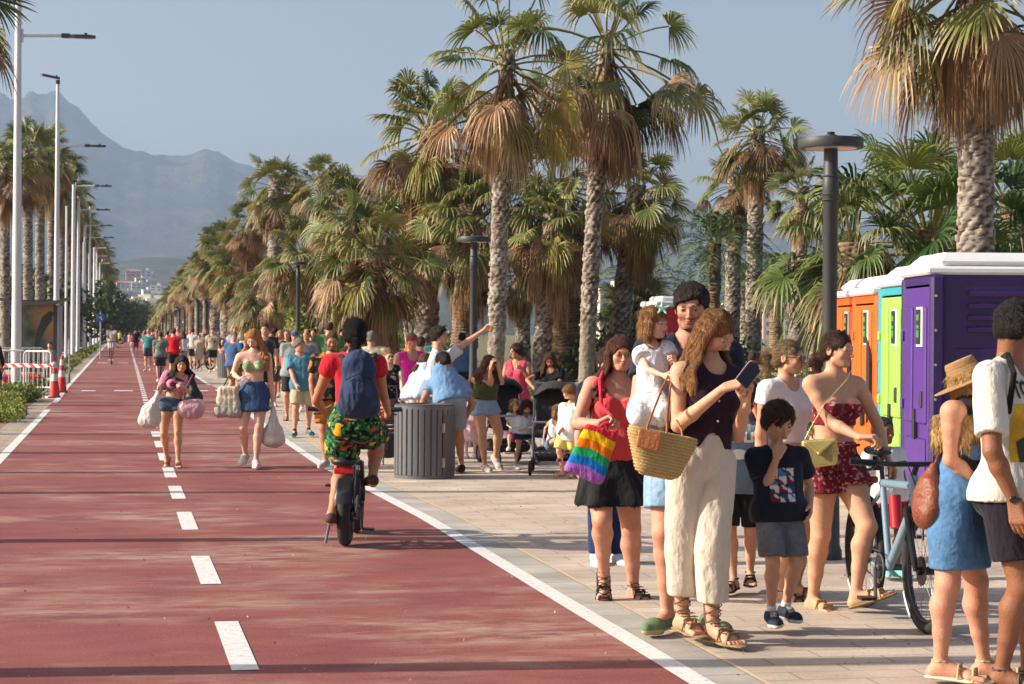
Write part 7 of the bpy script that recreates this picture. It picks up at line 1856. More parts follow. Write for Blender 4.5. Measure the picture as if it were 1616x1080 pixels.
q.add('necklace', [Cone(q.j['neck']+A(math.cos(a)*.05, -.028+math.sin(a)*-.045, -.012-.02*math.sin(a)), q.j['neck']+A(math.cos(a+.35)*.05, -.028+math.sin(a+.35)*-.045, -.012-.02*math.sin(a+.35)), .003, .003, .001) for a in np.linspace(0, 2.8, 9)], M_GALV, (0,0,0), h=.004)
q.finish(label='young woman with long ginger hair, green bikini top and denim skirt'); GING = q
# ---- the cyclist
c_ = Person((551,868), H=1.66, yaw=180, hyaw=188, pitch=4, skin='tan', sex='f', w=1.0, hips=(558,668,.0), head=(560,530,-.02),
   J=dict(anL=(523,808,.10), knL=(541,742,-.26), anR=(588,752,.12), knR=(596,706,-.30), wrL=(508,652,-.0), wrR=(616,650,.0)) if 0 else
   dict(anL=(523,812,.02), knL=(540,742,.28), anR=(588,752,.22), knR=(594,702,.36), wrL=(512,650,.42), elL=(499,632,.16), wrR=(613,652,.42), elR=(606,628,.16), hdL=[.3,.9,-.2], hdR=[-.3,.9,-.2], cuL=1.2, cuR=1.2, fyL=0, fyR=10))
c_.hair('lowpony', srgb('0E0B0A'), srgb('1E1816'), length=.30, vol=.05, wave=.02, seed=5)
c_.top('red_top', srgb('C0222E'), hem=-.01, sleeve=.25, off=.010, loose=.0, wr=.005)
fp = patt(srgb('14181A'), [(srgb('2E7A42'), 30, .25), (srgb('1E5A38'), 46, .3), (srgb('5AAE5A'), 52, .5), (srgb('E8A81C'), 17, .54), (srgb('D82830'), 21, .62)], 13)
c_.legs('floral_shorts', fp, t=.62, off=.020, loose=.04, rise=.10, wr=.008, label='black shorts with yellow flowers and green leaves')
c_.shoes('flat', srgb('4A352A'), srgb('3A3028')); c_.finish(label='cyclist in red top and flowered shorts riding away on electric bike', toes=True); CYC = c_
# ---- others
def man(px, foot, top, yaw, topc, botc, label, sex='m', hair='short', hc=BROWN, skin='warm', w=1.0, ph=0, cap=None, sun=False, skirt=False, sl=.6, t=.85, child=0, group='people strolling along the promenade', shoes=WHITE, hat=None, arms=None, hyaw=None, low=False, H=None):
    J = {}
    st = .09*math.sin(ph); 
    if H is None: s0 = Person((px, foot), top=(px, top), yaw=yaw, sex=sex, child=child); H = s0.H
    f = rotz(rad(yaw))@A(0,-1,0); r_ = rotz(rad(yaw))@A(-1,0,0)
    a1 = r_*.045+f*st; a2 = -r_*.045-f*st
    J['anR'] = L(a1[0], a1[1], .048+.03*max(0, -math.sin(ph))); J['anL'] = L(a2[0], a2[1], .048+.03*max(0, math.sin(ph)))
    if arms: J.update(arms)
    else:
        for sd, sg in (('R',1),('L',-1)):
            q_ = r_*sg*.135+f*(.05-sg*st*.7); J['wr'+sd] = L(q_[0], q_[1], .50)
    p = Person((px, foot), H=H, yaw=yaw, sex=sex, child=child, skin=skin, w=w, J=J, hyaw=hyaw)
    if hair: p.hair(hair, hc, length=.15, vol=.03)
    if cap: p.cap(cap)
    if hat: p.hat(hat, brim=.7)
    if sun: p.sunglasses()
    p.top('top', topc, hem=-.04, sleeve=sl, loose=.018 if sex == 'm' else .01, neck='crew' if sl > 0 else 'scoop')
    if skirt: p.skirt('skirt', botc, length=.22, flare=.03)
    else: p.legs('trousers' if t > 1 else 'shorts', botc, t=t, loose=.02)
    p.shoes('sneaker', shoes, WHITE); p.finish(label=label, group=group); return p
G_ = srgb
man(369, 634, 524, 160, G_('47608A'), G_('8A7A6A'), 'stout man in navy blue t-shirt with crossbody strap by the far bin', w=1.2, skin='red', ph=.5, hyaw=20, hair='buzz', hc=GREYH)
man(351, 596, 538, -10, G_('C88A80'), G_('6A5A5A'), 'woman in small straw hat behind the far bin', sex='f', hair='long', hc=DARK, hat=G_('CDB488'), sl=0)
man(417, 648, 511, 8, G_('3A3A40'), G_('2A2A30'), 'tall man with sunglasses behind the ginger haired woman', sun=True, ph=1, skin='warm')
man(428, 642, 523, 5, stripes(G_('5A6470'), G_('B8B8BA'), .16), G_('4A4A50'), 'man in grey and white striped t-shirt behind the ginger haired woman', sun=True, ph=-1, skin='tan')
man(446, 628, 538, -12, G_('D8502C'), G_('7A4A3A'), 'child in orange red t-shirt left of the blue cap man', child=.6, skin='tan', ph=.8)
man(452, 620, 523, 10, G_('B06A6E'), G_('8A7A70'), 'man in faded pink cap and reddish shirt', cap=G_('C9808C'), skin='red', ph=.4)
man(483, 650, 519, 4, G_('7A7C84'), G_('4A3A3C'), 'bald man with sunglasses and grey shirt', hair='bald', hc=DARK, sun=True, skin='tan', w=1.1)
man(496, 645, 529, 170, G_('4A4450'), G_('5A3A3E'), 'person in dark top half hidden behind the teal t-shirt man', sex='f', hair='short')
man(515, 640, 527, 190, G_('CFCFD0'), G_('5A6A80'), 'person in white t-shirt left of the cyclist head', sex='f', hair='curly', hc=BROWN)
man(540, 648, 520, 10, G_('9A8A80'), G_('3A3A40'), 'man in tan shirt peeking out behind the cyclist', hair='buzz', skin='red')
man(335, 588, 518, 6, patt(G_('A8A690'), [(G_('5A5A50'), 10, .3)]), G_('26262C'), 'young man in patterned grey shirt and black shorts', ph=.8, hc=DARK)
man(314, 586, 528, -4, G_('B8A890'), G_('B8A890'), 'woman with sunglasses in beige dress', sex='f', hair='bun', hc=DARK, sun=True, skirt=True, skin='fair')
man(304, 584, 518, 175, G_('D2D0CE'), G_('2A2A32'), 'woman in loose white shirt with dark crossbody strap seen from behind', sex='f', hair='bun', hc=DARK, sl=1.3)
man(324, 580, 520, 10, G_('8A7A70'), G_('5A5048'), 'woman in brown top beside the patterned shirt man', sex='f', hair='long', hc=BLOND)
man(345, 582, 524, 185, G_('6A5A58'), G_('3A3A44'), 'person in dark brown top right of the patterned shirt man', hair='curly', hc=GREYH)
man(359, 580, 526, 180, G_('3E68B0'), G_('3A3A44'), 'person in bright blue shirt behind the far bin')
man(381, 590, 523, 185, G_('A02038'), G_('3A3A44'), 'person in dark red shirt behind the far bin', w=1.1)
man(389, 606, 526, 12, G_('D0CCC8'), G_('6A6A70'), 'white haired person in white shirt left of the ginger haired woman', hc=G_('B8B0A8'))
man(400, 590, 528, 12, G_('7A6A68'), G_('6A6A70'), 'person in mauve top hidden behind the ginger haired woman', sex='f')
man(253, 604, 524, 188, patt(G_('6E7A74'), [(G_('8E9A90'), 12, .2)]), G_('3A4048'), 'cyclist in grey green shirt seen from behind', ph=.4, hair='buzz')
man(264, 590, 522, 182, G_('6E6E74'), G_('3A3A40'), 'man in dark grey t-shirt ahead of the red shirt cyclist', ph=1)
man(232, 579, 523, 182, G_('CDCDD2'), G_('BFC0C4'), 'boy in white t-shirt and white shorts walking away', ph=1.2)
man(240, 570, 519, 178, G_('B83A78'), G_('5A5A64'), 'person in magenta top walking away along the lane edge', sex='f', hair='short')
man(214, 563, 517, 184, G_('22222A'), G_('B83A40'), 'runner in black t-shirt and red shorts on the lane', ph=1.4, hc=DARK, skin='brown')
man(189, 549, 521, 6, G_('B8D82C'), G_('2A3038'), 'person in neon yellow top far down the lane', ph=1)
man(197, 549, 525, 184, G_('4A62B0'), G_('3A3A50'), 'person in blue top far down the lane', ph=.5)
man(204, 551, 524, 3, G_('C8B8A0'), G_('C8C0B4'), 'person in pale clothes far down the lane', sex='f', ph=.5)
man(208, 556, 526, 2, G_('C84048'), G_('D0D0D0'), 'person in red and white far down the lane', ph=.5)
man(289, 586, 523, 182, G_('C4C4CC'), G_('8A8A90'), 'person in white top right of the red shirt cyclist', sex='f', hair='long')
man(274, 600, 519, 182, G_('D0242E'), G_('2A2A30'), 'cyclist in bright red shirt seen from behind', hair='short', hc=BROWN, w=1.12, sl=.25)
man(176, 573, 509, 2, G_('C9BEBA'), G_('B8BCC4'), 'young man in pale t-shirt riding a kick scooter', hc=DARK, skin='brown', H=1.93, arms=dict(wrR=L(-.045,-.17,.56), wrL=L(.045,-.17,.56), anR=L(-.03,.0,.09), anL=L(.03,-.06,.09)), group='riders on the lane')
man(1187, 690, 556, 150, G_('5A5A60'), G_('3A3A44'), 'man in black cap beyond the phone woman', cap=G_('1E1E22'), skin='red')
man(1203, 690, 562, 120, patt(G_('C04A88'), [(G_('D8D0D4'), 14, .2)]), G_('6A7A90'), 'woman with curly reddish hair and pink patterned top', sex='f', hair='curly', hc=G_('8A5A38'), sl=.4)
man(1283, 700, 566, 60, G_('2A2428'), G_('3A3A44'), 'dark haired person with sunglasses between the ponytail and bike women', sex='f', hair='curly', hc=DARK, sun=True)
man(1186, 760, 572, 90, G_('2E2A30'), G_('3A3A44'), 'person in dark cap behind the ponytail woman', cap=G_('2A2024'), skin='red')
man(-6, 640, 520, 110, BLACK, G_('3A4450'), 'man in black sleeveless shirt at the left edge by the barriers', skin='tan', sl=0, w=1.15, group='people by the bus shelter')
man(78, 606, 540, 10, G_('8A8E92'), G_('5A6070'), 'curly haired child in grey top beside the shelter post', child=.6, hair='curly', hc=BROWN, group='people by the bus shelter')
# generated crowd further back
cr = random.Random(42)
TOPS = [('white','CFCDCA'),('black','222226'),('grey','84868A'),('navy','2C3650'),('red','B02C34'),('pink','C87A90'),('beige','BBA88C'),('teal','3E7A80'),('pale blue','92A8C4'),('olive','5E6442'),('maroon','6A2834'),('orange','C8682C'),('cream','D2C8A8'),('purple','5A4070'),('denim blue','4A6890'),('brown','6A4A38'),('green','4A7A50'),('striped grey','9A9CA0')]
BOTS = [('black','26262B'),('denim','4E6A90'),('beige','A8987E'),('white','C4C2BE'),('grey','5E6066'),('navy','2A3248'),('khaki','7E7656')]
HAIRS = [('dark haired','short',DARK),('brown haired','short',BROWN),('blonde','long',BLOND),('long haired','long',BROWN),('grey haired','short',GREYH),('curly haired','curly',DARK),('ponytailed','pony',BROWN),('bald','bald',BROWN)]
combos = [(a, b_, h) for a in TOPS for b_ in BOTS for h in HAIRS]; cr.shuffle(combos)
spots = []
for i in range(64):
    D = 50+cr.random()**1.3*190; X0 = cr.uniform(2.9, 6.2) if cr.random() < .85 else cr.uniform(.6, 2.6)
    if D < 75: X0 = cr.uniform(3.3, 6.6)
    # world X/Y from depth along the view
    Y = D*1.0; spots.append((X0, Y))
for i in range(26):
    spots.append((cr.uniform(3.4, 6.9), cr.uniform(36, 66)))
spots = [q_ for q_ in spots if not (q_[1] < 50 and q_[0] < 3.9)]
for i, (X0, Y) in enumerate(spots):
    (tn, tc), (bn, bc), (hn, hs_, hcl) = combos[i]; fem = hs_ in ('long','pony') or cr.random() < .3
    away = cr.random() < .5; O = np.array([X0, Y, 0.0]); ya = (180 if away else 0)+cr.uniform(-14, 14)
    H = cr.uniform(1.6, 1.84) if not fem else cr.uniform(1.52, 1.7)
    st = cr.uniform(-.09, .09); f = rotz(rad(ya))@A(0,-1,0); r_ = rotz(rad(ya))@A(-1,0,0)
    a1 = r_*.045+f*st; a2 = -r_*.045-f*st; J = dict(anR=L(a1[0], a1[1], .05), anL=L(a2[0], a2[1], .05))
    for sd, sg in (('R',1),('L',-1)): q_ = r_*sg*.135+f*(.05-sg*st*.7); J['wr'+sd] = L(q_[0], q_[1], .50)
    p = Person(None, O=O, H=H, yaw=ya, sex='f' if fem else 'm', skin=cr.choice(['warm','fair','tan','red']), w=cr.uniform(.95, 1.15), J=J)
    p.hair(hs_, hcl, length=.15); p.top('top', G_(tc), hem=-.03, sleeve=cr.choice([.6, .6, 0 if fem else .6]), loose=.015, neck='scoop' if fem else 'crew')
    if fem and cr.random() < .3: p.skirt('skirt', G_(bc), length=.2); bt_ = 'skirt'
    else: p.legs('shorts', G_(bc), t=.8, loose=.02); bt_ = 'shorts'
    p.shoes('sneaker', WHITE, WHITE)
    p.finish(label='%s person in %s top and %s %s, walking %s in the crowd' % (hn, tn, bn, bt_, 'away' if away else 'towards us'), group='distant crowd on the promenade')
# ================================================================== carried things, bicycles, strollers
class Fr:
    def __init__(s, O, D): s.O = np.array(O, float); s.D = D
    def px(s, x, y, dy=0): return np.array([list(EX), list(EY), [0,0,1]])@(np.array(at(x, y, s.D+dy))-s.O)
def soft(name, cat, label, fr, prims, m, color, h=None, wr=0, wsc=(14,14,8), it=1, parts=(), group=None, disp=None, seed=3):
    h = h or max(.005, fr.D*.0005); V, Fq = shape(prims, h, it); N = normals(V, Fq)
    if wr: w1 = vnoise(V, wsc, seed); w2 = vnoise(V, np.array(wsc)*2.2, seed+1); V = V+N*(((1-2*np.abs(w1))*.6+(1-2*np.abs(w2))*.4)*wr)[:, None]
    if disp is not None: V = V+N*disp(V, N)[:, None]
    C = color(V, N) if callable(color) else np.tile(np.array(color), (len(V), 1))
    o = link(name, np_mesh(name, V, Fq, m, np.clip(C, 0, 1)), label=label, cat=cat, group=group); o.location = Vector(fr.O); o.rotation_euler = (0,0,-YAW)
    for (nm, pr, mm, cc, hh) in parts:
        V, Fq = shape(pr, hh or h, 1)
        if len(V) == 0: continue
        C = cc(V, normals(V, Fq)) if callable(cc) else np.tile(np.array(cc), (len(V), 1)); link(nm, np_mesh(nm, V, Fq, mm, np.clip(C, 0, 1)), o)
    return o
def chain_(pts, r, k=.002): return [Cone(pts[i], pts[i+1], r, r, k) for i in range(len(pts)-1)]
# rainbow tote
f = Fr(CORAL.O, CORAL.D); a, b_, c, d = [f.px(*p, -.36) for p in ((928,676),(968,688),(900,737),(945,757))]
ctr = (a+b_+c+d)/4; dn_ = unit((c+d)-(a+b_)); ac = unit(b_-a); nr = np.cross(ac, dn_)
RB = [srgb('C8283C'), srgb('E8B414'), srgb('DE7414'), srgb('1E9A60'), srgb('1470C0'), srgb('A060B8')]
def rain(V, N):
    t = ((V-(a+b_)/2)@dn_)/np.linalg.norm((c+d)/2-(a+b_)/2); t = t+.03*np.sin(((V-a)@ac)*30)
    return np.array(RB)[np.clip((np.clip(t+.02, 0, .999)*5.0+.6).astype(int), 0, 5)]
P = [Cone(a+(b_-a)*u_, c+(d-c)*u_, .022, .028, .03) for u_ in np.linspace(0, 1, 6)]
soft('tote_bag', 'bag', 'rainbow striped tote bag hanging from the coral top woman', f, P, M_CLOTH, rain, h=.005, wr=.005,
     parts=[('handle', chain_([a*.7+b_*.3, (a+b_)/2-dn_*.05, CORAL.j['gripR']], .011)+chain_([a*.2+b_*.8, (a+b_)/2-dn_*.05+ac*.01, CORAL.j['gripR']], .011)+chain_([CORAL.j['gripR'], f.px(949,640,-.20), f.px(947,600,-.12), f.px(953,584,-.02)], .012), M_CLOTH, srgb('C83048'), .005)])
# straw basket
f = Fr(VEST.O, VEST.D); P = []
tl, tr_, bl, br_ = f.px(1003,680,-.30), f.px(1088,698,-.22), f.px(1012,732,-.30), f.px(1066,742,-.24)
P = [Cone(tl*(1-u_)+tr_*u_, bl*(1-u_)+br_*u_, .055, .045, .04) for u_ in np.linspace(.05, .95, 6)]
cutp = (tl+tr_)/2; upn = unit(np.cross(tr_-tl, A(0,1,0))); upn = upn if upn[2] > 0 else -upn
P.append(Cut(cutp+upn*.025, upn)); P.append(Sub(Cone(tl*.85+tr_*.15+upn*.03, tl*.15+tr_*.85+upn*.03, .042, .042), .01))
def weave(V, N):
    q = (V-cutp)@upn; x = (V-cutp)@unit(tr_-tl); t = np.sin(q*2*math.pi/.016+np.sin(x*260)*.8); 
    return np.array(srgb('D2B478'))*(1+.22*t)[:, None]*(1+.1*vnoise(V, (60,60,60), 3))[:, None]
pc_ = [f.px(1010,678,-.375), f.px(1043,684,-.375), f.px(1037,711,-.375), f.px(1005,704,-.375)]
patch = [Cone(pc_[0]*(1-u_)+pc_[1]*u_, pc_[3]*(1-u_)+pc_[2]*u_, .006, .006, .006) for u_ in np.linspace(0, 1, 12)]
soft('straw_basket', 'bag', 'woven straw basket bag on the shoulder of the dark vest woman', f, P, M_STRAW, weave, h=.0045, disp=lambda V, N: .0022*np.sin(((V-cutp)@upn)*2*math.pi/.016),
     parts=[('leather_patch', patch, M_LEATHER, srgb('B4703E'), .0035),
            ('strap', chain_([f.px(1020,690,-.36), f.px(1022,672,-.36), f.px(1044,615,-.16), f.px(1056,590,-.02)], .0065)+chain_([f.px(1052,690,-.31), f.px(1053,668,-.28), f.px(1058,610,-.12), f.px(1062,590,.02)], .0065)+chain_([f.px(1078,700,-.28), f.px(1076,680,-.24), f.px(1068,664,-.18)], .0065), M_LEATHER, srgb('A0602E'), .0035)])
# phone
o = empty('phone', VEST.O, -YAW, label='smartphone held by the woman in the dark vest', cat='phone')
g1, g2 = VEST.j['gripR'], VEST.j['palmL']; pcn = np.array(f.px(1181,592,-.36))
mb = MB(); mb.box(pcn, (.075,.012,.15), tx=rad(-38), ty=rad(42), bev=.005); mb.build('case', mat('phone_case', srgb('2A2028'), .4), o)
mb = MB(); mb.box(pcn+A(-.002,.006,.006), (.068,.006,.14), tx=rad(-38), ty=rad(42), bev=.002); mb.build('screen', mat('phone_screen', srgb('C8A0B0'), .2), o)
# gold bag
f = Fr(BIKEW.O, BIKEW.D); z0 = -.17
q4 = [f.px(1270,700,z0), f.px(1316,697,z0-.05), f.px(1316,728,z0-.05), f.px(1271,734,z0)]
P = [Cone(q4[0]*(1-u_)+q4[1]*u_, q4[3]*(1-u_)+q4[2]*u_, .020, .024, .006) for u_ in np.linspace(0, 1, 14)]
fl_ = [q4[0]+A(0,-.028,.005), f.px(1293,717,z0-.07), q4[1]+A(0,-.028,.005)]
soft('shoulder_bag', 'bag', 'small gold envelope bag hanging at the hip of the bike woman', f, P, M_GOLD, (0,0,0), h=.0045,
     parts=[('flap', [Cone(fl_[0]*(1-u_)+fl_[2]*u_, fl_[1], .005, .006, .008) for u_ in np.linspace(0, 1, 16)], mat('gold_flap', srgb('BBA766'), .25, metal=.75), (0,0,0), .0035),
            ('chain', chain_([q4[0]+A(0,0,.02), f.px(1278,678,-.16), f.px(1300,640,-.14), f.px(1336,600,-.10), f.px(1343,585,-.02)], .004), M_GOLD, (0,0,0), .0035)])
# brown leather bag by the hat woman
f = Fr(HATW.O, HATW.D)
P = [Ell(f.px(1466,790,-.02), A(.055,.09,.115), None, .03), Ell(f.px(1462,808,-.02), A(.055,.10,.075), None, .04), Cone(f.px(1474,735,0), f.px(1466,785,0), .02, .05, .05)]
soft('leather_bag', 'bag', 'brown leather bag slung at the side of the straw hat woman', f, P, M_LEATHER, lambda V, N: np.array(srgb('7A4028'))*(1+.25*vnoise(V, (16,16,8), 2))[:, None], h=.006, wr=.010, wsc=(12,12,7),
     parts=[('strap', chain_([f.px(1476,735,0), f.px(1490,690,-.05), f.px(1506,645,.0)], .010), M_LEATHER, srgb('6A3620'), .004)])
# backpack of the man at the right edge
f = Fr(EDGEM.O, EDGEM.D)
P = [Ell(f.px(1534,655,.15), A(.10,.09,.10), None, .05), Cone(f.px(1535,660,.15), f.px(1530,745,.17), .095, .10, .04), Ell(f.px(1518,725,.15), A(.06,.08,.09), None, .03)]
soft('backpack', 'backpack', 'black backpack between the straw hat woman and white t-shirt man', f, P, M_CLOTH, patt(srgb('1E2022'), [(srgb('34373A'), 16, .5)]), h=.006, wr=.006,
     parts=[('strap', chain_([f.px(1556,640,.12), f.px(1572,572,.02), f.px(1590,560,-.10), f.px(1600,590,-.21), f.px(1592,650,-.215)], .014), M_CLOTH, srgb('141416'), .005)])
# lettering on the shirts (children of the shirts are flat text meshes)
def text_mesh(txt, size, m, name='lettering', font_shear=0, bold=0.0):
    cu = bpy.data.curves.new(name, 'FONT'); cu.body = txt; cu.size = size; cu.align_x = 'CENTER'; cu.extrude = .0015; cu.offset = bold; cu.shear = font_shear; cu.resolution_u = 2
    t = bpy.data.objects.new('tmp', cu); COL.objects.link(t); dg = bpy.context.evaluated_depsgraph_get(); me = bpy.data.meshes.new_from_object(t.evaluated_get(dg)); bpy.data.objects.remove(t); me.name = name
    me.materials.clear(); me.materials.append(m); return me
def project_text(person, garment, txt, size, zc, m, x0=0, sx=1.0, bold=.0, sz=1.0, name='lettering', off=.006, mesh=None):
    "lay a flat text mesh on the front of a garment"
    gob = [c for c in person.obj.children if c.name.startswith(garment)][0]
    me = mesh or text_mesh(txt, size, m, name, bold=bold); bm = bmesh.new(); bm.from_mesh(me); bmesh.ops.triangulate(bm, faces=bm.faces[:])
    for _ in range(2): bmesh.ops.subdivide_edges(bm, edges=[e for e in bm.edges if e.calc_length() > size*.22], cuts=1)
    from mathutils.bvhtree import BVHTree
    vv = np.zeros(len(gob.data.vertices)*3); gob.data.vertices.foreach_get('co', vv); vv = vv.reshape(-1, 3)
    tree = BVHTree.FromPolygons([tuple(v) for v in vv], [tuple(p.vertices) for p in gob.data.polygons])
    for v in bm.verts:
        base = person.j['pelvis']+person.tr*(-(v.co.x*sx)-x0)+person.u*(zc*person.H+v.co.y*sz); s_ = Vector(base+person.tf*.6)
        hit = tree.ray_cast(s_, Vector(-person.tf))
        z_ = .6-hit[3] if hit[0] else .10
        v.co = Vector(base+person.tf*(z_+off+v.co.z*.5))
    bm.to_mesh(me); bm.free(); return link(name, me, gob)
M_PRINTB = mat('print_black', (.03,.03,.03), .8); M_PRINTW = mat('print_white', srgb('CFCFCB'), .8)
project_text(EDGEM, 'printed_t_shirt', 'TOMO', .085, .235, M_PRINTB, x0=-.035, sx=.8, sz=1.3, bold=.002)
project_text(EDGEM, 'printed_t_shirt', 'MONO', .03, .045, M_PRINTB, x0=-.03, sx=1.3, bold=.001)
def rect_mesh(w, h, m, name):
    mb = MB(); n_ = 8; vs = []; fs = []
    for i in range(n_+1):
        for k_ in range(n_+1): vs.append((-w/2+w*i/n_, -h/2+h*k_/n_, 0))
    for i in range(n_):
        for k_ in range(n_): a_ = i*(n_+1)+k_; fs.append((a_, a_+n_+1, a_+n_+2, a_+1))
    mb.add(vs, fs); return mb.mesh(name, m, fix=False)
project_text(EDGEM, 'printed_t_shirt', '', .2, .145, None, x0=-.03, mesh=rect_mesh(.24, .26, mat('print_panel', srgb('B8901E'), .8, noise=(5, .5)), 'print'), name='print', off=.004)
mb = MB(); mb.prism([(-.09,-.13),(.07,-.13),(.08,-.02),(.03,.03),(.06,.08),(.0,.12),(-.05,.08),(-.04,.0),(-.10,-.04)], 0, .001); project_text(EDGEM, 'printed_t_shirt', '', .05, .145, None, x0=-.03, mesh=mb.mesh('print_figure', M_PRINTB), name='print_figure', off=.009)
project_text(OWL, 't_shirt', 'OWLIS', .085, .185, M_PRINTW, bold=.004, sx=.95)
mb = MB(); mb.prism([(.07*math.cos(a_), .032*math.sin(a_)) for a_ in np.linspace(0, 6.28, 15)[:-1]], 0, .001); project_text(OWL, 't_shirt', '', .05, .125, None, mesh=mb.mesh('shirt_badge', M_PRINTW), name='shirt_badge')
# ---- things carried on the lane
f = Fr(PINKG.O, PINKG.D)
def plastic(V, N): return np.array(srgb('CFC9C0'))*(1+.10*vnoise(V, (9,9,9), 5))[:, None]*np.array([1,.97,.93])**(np.clip((.45-V[:,2])*4, 0, 3))[:, None]
M_PLAST = mat('plastic_bag', attr=True, rough=.4, bump=(30, .6), spec=.5)
def plasticbag(f, top, ctr, w, h, label, lean=0):
    t = f.px(*top); c = f.px(*ctr); P = [Ell(c, A(w, w*.6, h), None, .04), Ell(c-A(lean,0,h*.4), A(w*1.05, w*.65, h*.6), None, .04), Cone(t-A(0,0,.05), c+A(0,0,h*.5), .02, w*.7, .04)]
    P += [Cone(t, t-A(.012,0,.07), .010, .016, .01), Cone(t, t-A(-.012,0,.07), .010, .016, .01)]
    return soft('plastic_bag', 'bag', label, f, P, M_PLAST, plastic, wr=.014, wsc=(12,12,5), h=.009, group='white plastic shopping bags')
plasticbag(f, (249,618,-.28), (238,657,-.26), .125, .13, 'white plastic shopping bag held by the girl in pink t-shirt', .02)
P = [Cone(f.px(292,644,-.2), f.px(312,642,-.2), .085, .085, .03), Ell(f.px(303,650,-.2), A(.13,.08,.09), None, .04)]
soft('handbag', 'bag', 'soft pink holdall carried by the girl in pink t-shirt', f, P, M_LEATHER, patt(srgb('C99CA4'), [(srgb('D8B8BC'), 9, .3)]), wr=.01, h=.008,
     parts=[('strap', chain_([f.px(290,636,-.28), f.px(291,618,-.27), f.px(300,600,-.18), f.px(304,592,-.05)], .010), M_LEATHER, srgb('8A4A50'), .006)])
P = [Cone(f.px(300,600,.02), f.px(306,628,-.05), .05, .085, .03), Ell(f.px(306,628,-.05), A(.10,.08,.10), None, .03)]
soft('shoulder_bag', 'bag', 'black shoulder bag behind the arm of the girl in pink', f, P, M_LEATHER, srgb('17171B'), wr=.008, h=.008)
f = Fr(GING.O, GING.D)
P = [Cone(f.px(351,617,-.1), f.px(371,617,-.1), .04, .04, .02), Cone(f.px(345,650,-.1), f.px(374,652,-.1), .05, .05, .02)]+[Cone(f.px(350+20*u_,616,-.1), f.px(345+30*u_,652,-.1), .04, .05, .03) for u_ in (0,.33,.66,1)]
soft('tote_bag', 'bag', 'large cream canvas tote hanging from the ginger haired woman arm', f, P, M_CLOTH, lambda V, N: np.where((V[:,2] < f.px(0,638,0)[2])[:, None], np.array(srgb('A8A398')), np.array(srgb('C9C0A8')))*(1+.06*vnoise(V, (8,8,8), 1))[:, None], wr=.008, h=.008,
     parts=[('handle', chain_([f.px(352,612,-.1), f.px(360,596,-.1), f.px(368,588,-.03), f.px(370,600,-.1), f.px(369,612,-.1)], .009), M_CLOTH, srgb('5A4A3A'), .006)])
plasticbag(f, (431,641,-.02), (431,688,-.02), .125, .13, 'white plastic shopping bag in the ginger haired woman left hand')
o = empty('phone', GING.O, -YAW, label='small phone in the hand of the ginger haired woman', cat='phone'); mb = MB(); mb.box(f.px(384,603,-.30), (.06,.02,.11), ty=rad(50), bev=.004); mb.build('case', mat('phone_pale', srgb('B8C4D0'), .3), o)
# tissue
f = Fr(TISW.O, TISW.D) if 'TISW' in globals() else None
# backpack of the cyclist
f = Fr(CYC.O, CYC.D); zb = -.20
P = [Ell(f.px(566,585,zb), A(.125,.08,.15), None, .05), Ell(f.px(566,625,zb-.02), A(.145,.10,.15), None, .06), Cone(f.px(548,645,zb), f.px(584,645,zb), .065, .065, .05), Ell(f.px(566,618,zb-.08), A(.09,.06,.12), None, .03)]
soft('backpack', 'backpack', 'navy blue backpack worn by the cyclist in red', f, P, M_CLOTH, patt(srgb('2F3C58'), [(srgb('3A486A'), 12, .4)]), wr=.009, h=.007,
     parts=[('strap', chain_([f.px(548,575,zb), f.px(538,562,-.08), f.px(536,560,.04)], .018)+chain_([f.px(584,575,zb), f.px(592,562,-.08), f.px(592,560,.04)], .018), M_CLOTH, srgb('222C44'), .007),
            ('zip', chain_([f.px(545,600,zb-.115), f.px(566,590,zb-.15), f.px(587,600,zb-.115)], .005), M_CLOTH, srgb('1A2236'), .005)])
# ---- bicycles
M_TYRE = mat('tyre', (.022,.022,.024), .85, bump=(60,.5)); M_RIM = mat('rim_black', (.03,.03,.035), .35, metal=.3); M_STEEL = mat('steel', srgb('9A9CA2'), .3, metal=.9)
def wheel(par, c, R, tr_=.028, name='wheel', spokes=28, decal=None):
    mb = MB(); N_ = 48; mb.tube([(c[0]+(R-tr_)*math.cos(a_), 0, c[2]+(R-tr_)*math.sin(a_)) for a_ in np.linspace(0, 2*math.pi, N_+1)[:-1]], tr_, 10, closed=True); w_ = mb.build(name, M_TYRE, par, smooth=True)
    mb = MB(); mb.tube([(c[0]+(R-2.2*tr_)*math.cos(a_), 0, c[2]+(R-2.2*tr_)*math.sin(a_)) for a_ in np.linspace(0, 2*math.pi, N_+1)[:-1]], tr_*.45, 8, closed=True); mb.build('rim', M_RIM, w_, smooth=True)
    mb = MB()
    for i in range(spokes):
        a_ = 2*math.pi*i/spokes; b2 = a_+(.25 if i % 2 else -.25); mb.tube([(c[0]+.02*math.cos(b2), .025*(1 if i % 2 else -1), c[2]+.02*math.sin(b2)), (c[0]+(R-2.3*tr_)*math.cos(a_), 0, c[2]+(R-2.3*tr_)*math.sin(a_))], .0016, 4)
    s_ = mb.build('spokes', M_STEEL, w_); s_['kind'] = 'stuff'
    mb = MB(); mb.tube([(c[0],-.05,c[2]),(c[0],.05,c[2])], .022, 12); mb.tube([(c[0],-.028,c[2]),(c[0],-.024,c[2])], .08, 20); mb.build('hub', M_RIM, w_)
    if decal:
        for a0 in (1.15*math.pi, .15*math.pi):
            vs = []; n_ = 10
            for i in range(n_+1):
                a_ = a0+.55*i/n_
                for r_ in (R-.010, R-.034): vs.append((c[0]+r_*math.cos(a_), decal*(tr_+.001), c[2]+r_*math.sin(a_)))
            MB().add(vs, [(2*i, 2*i+1, 2*i+3, 2*i+2) for i in range(n_)]).build('tyre_mark', M_CONEW, w_)
    return w_
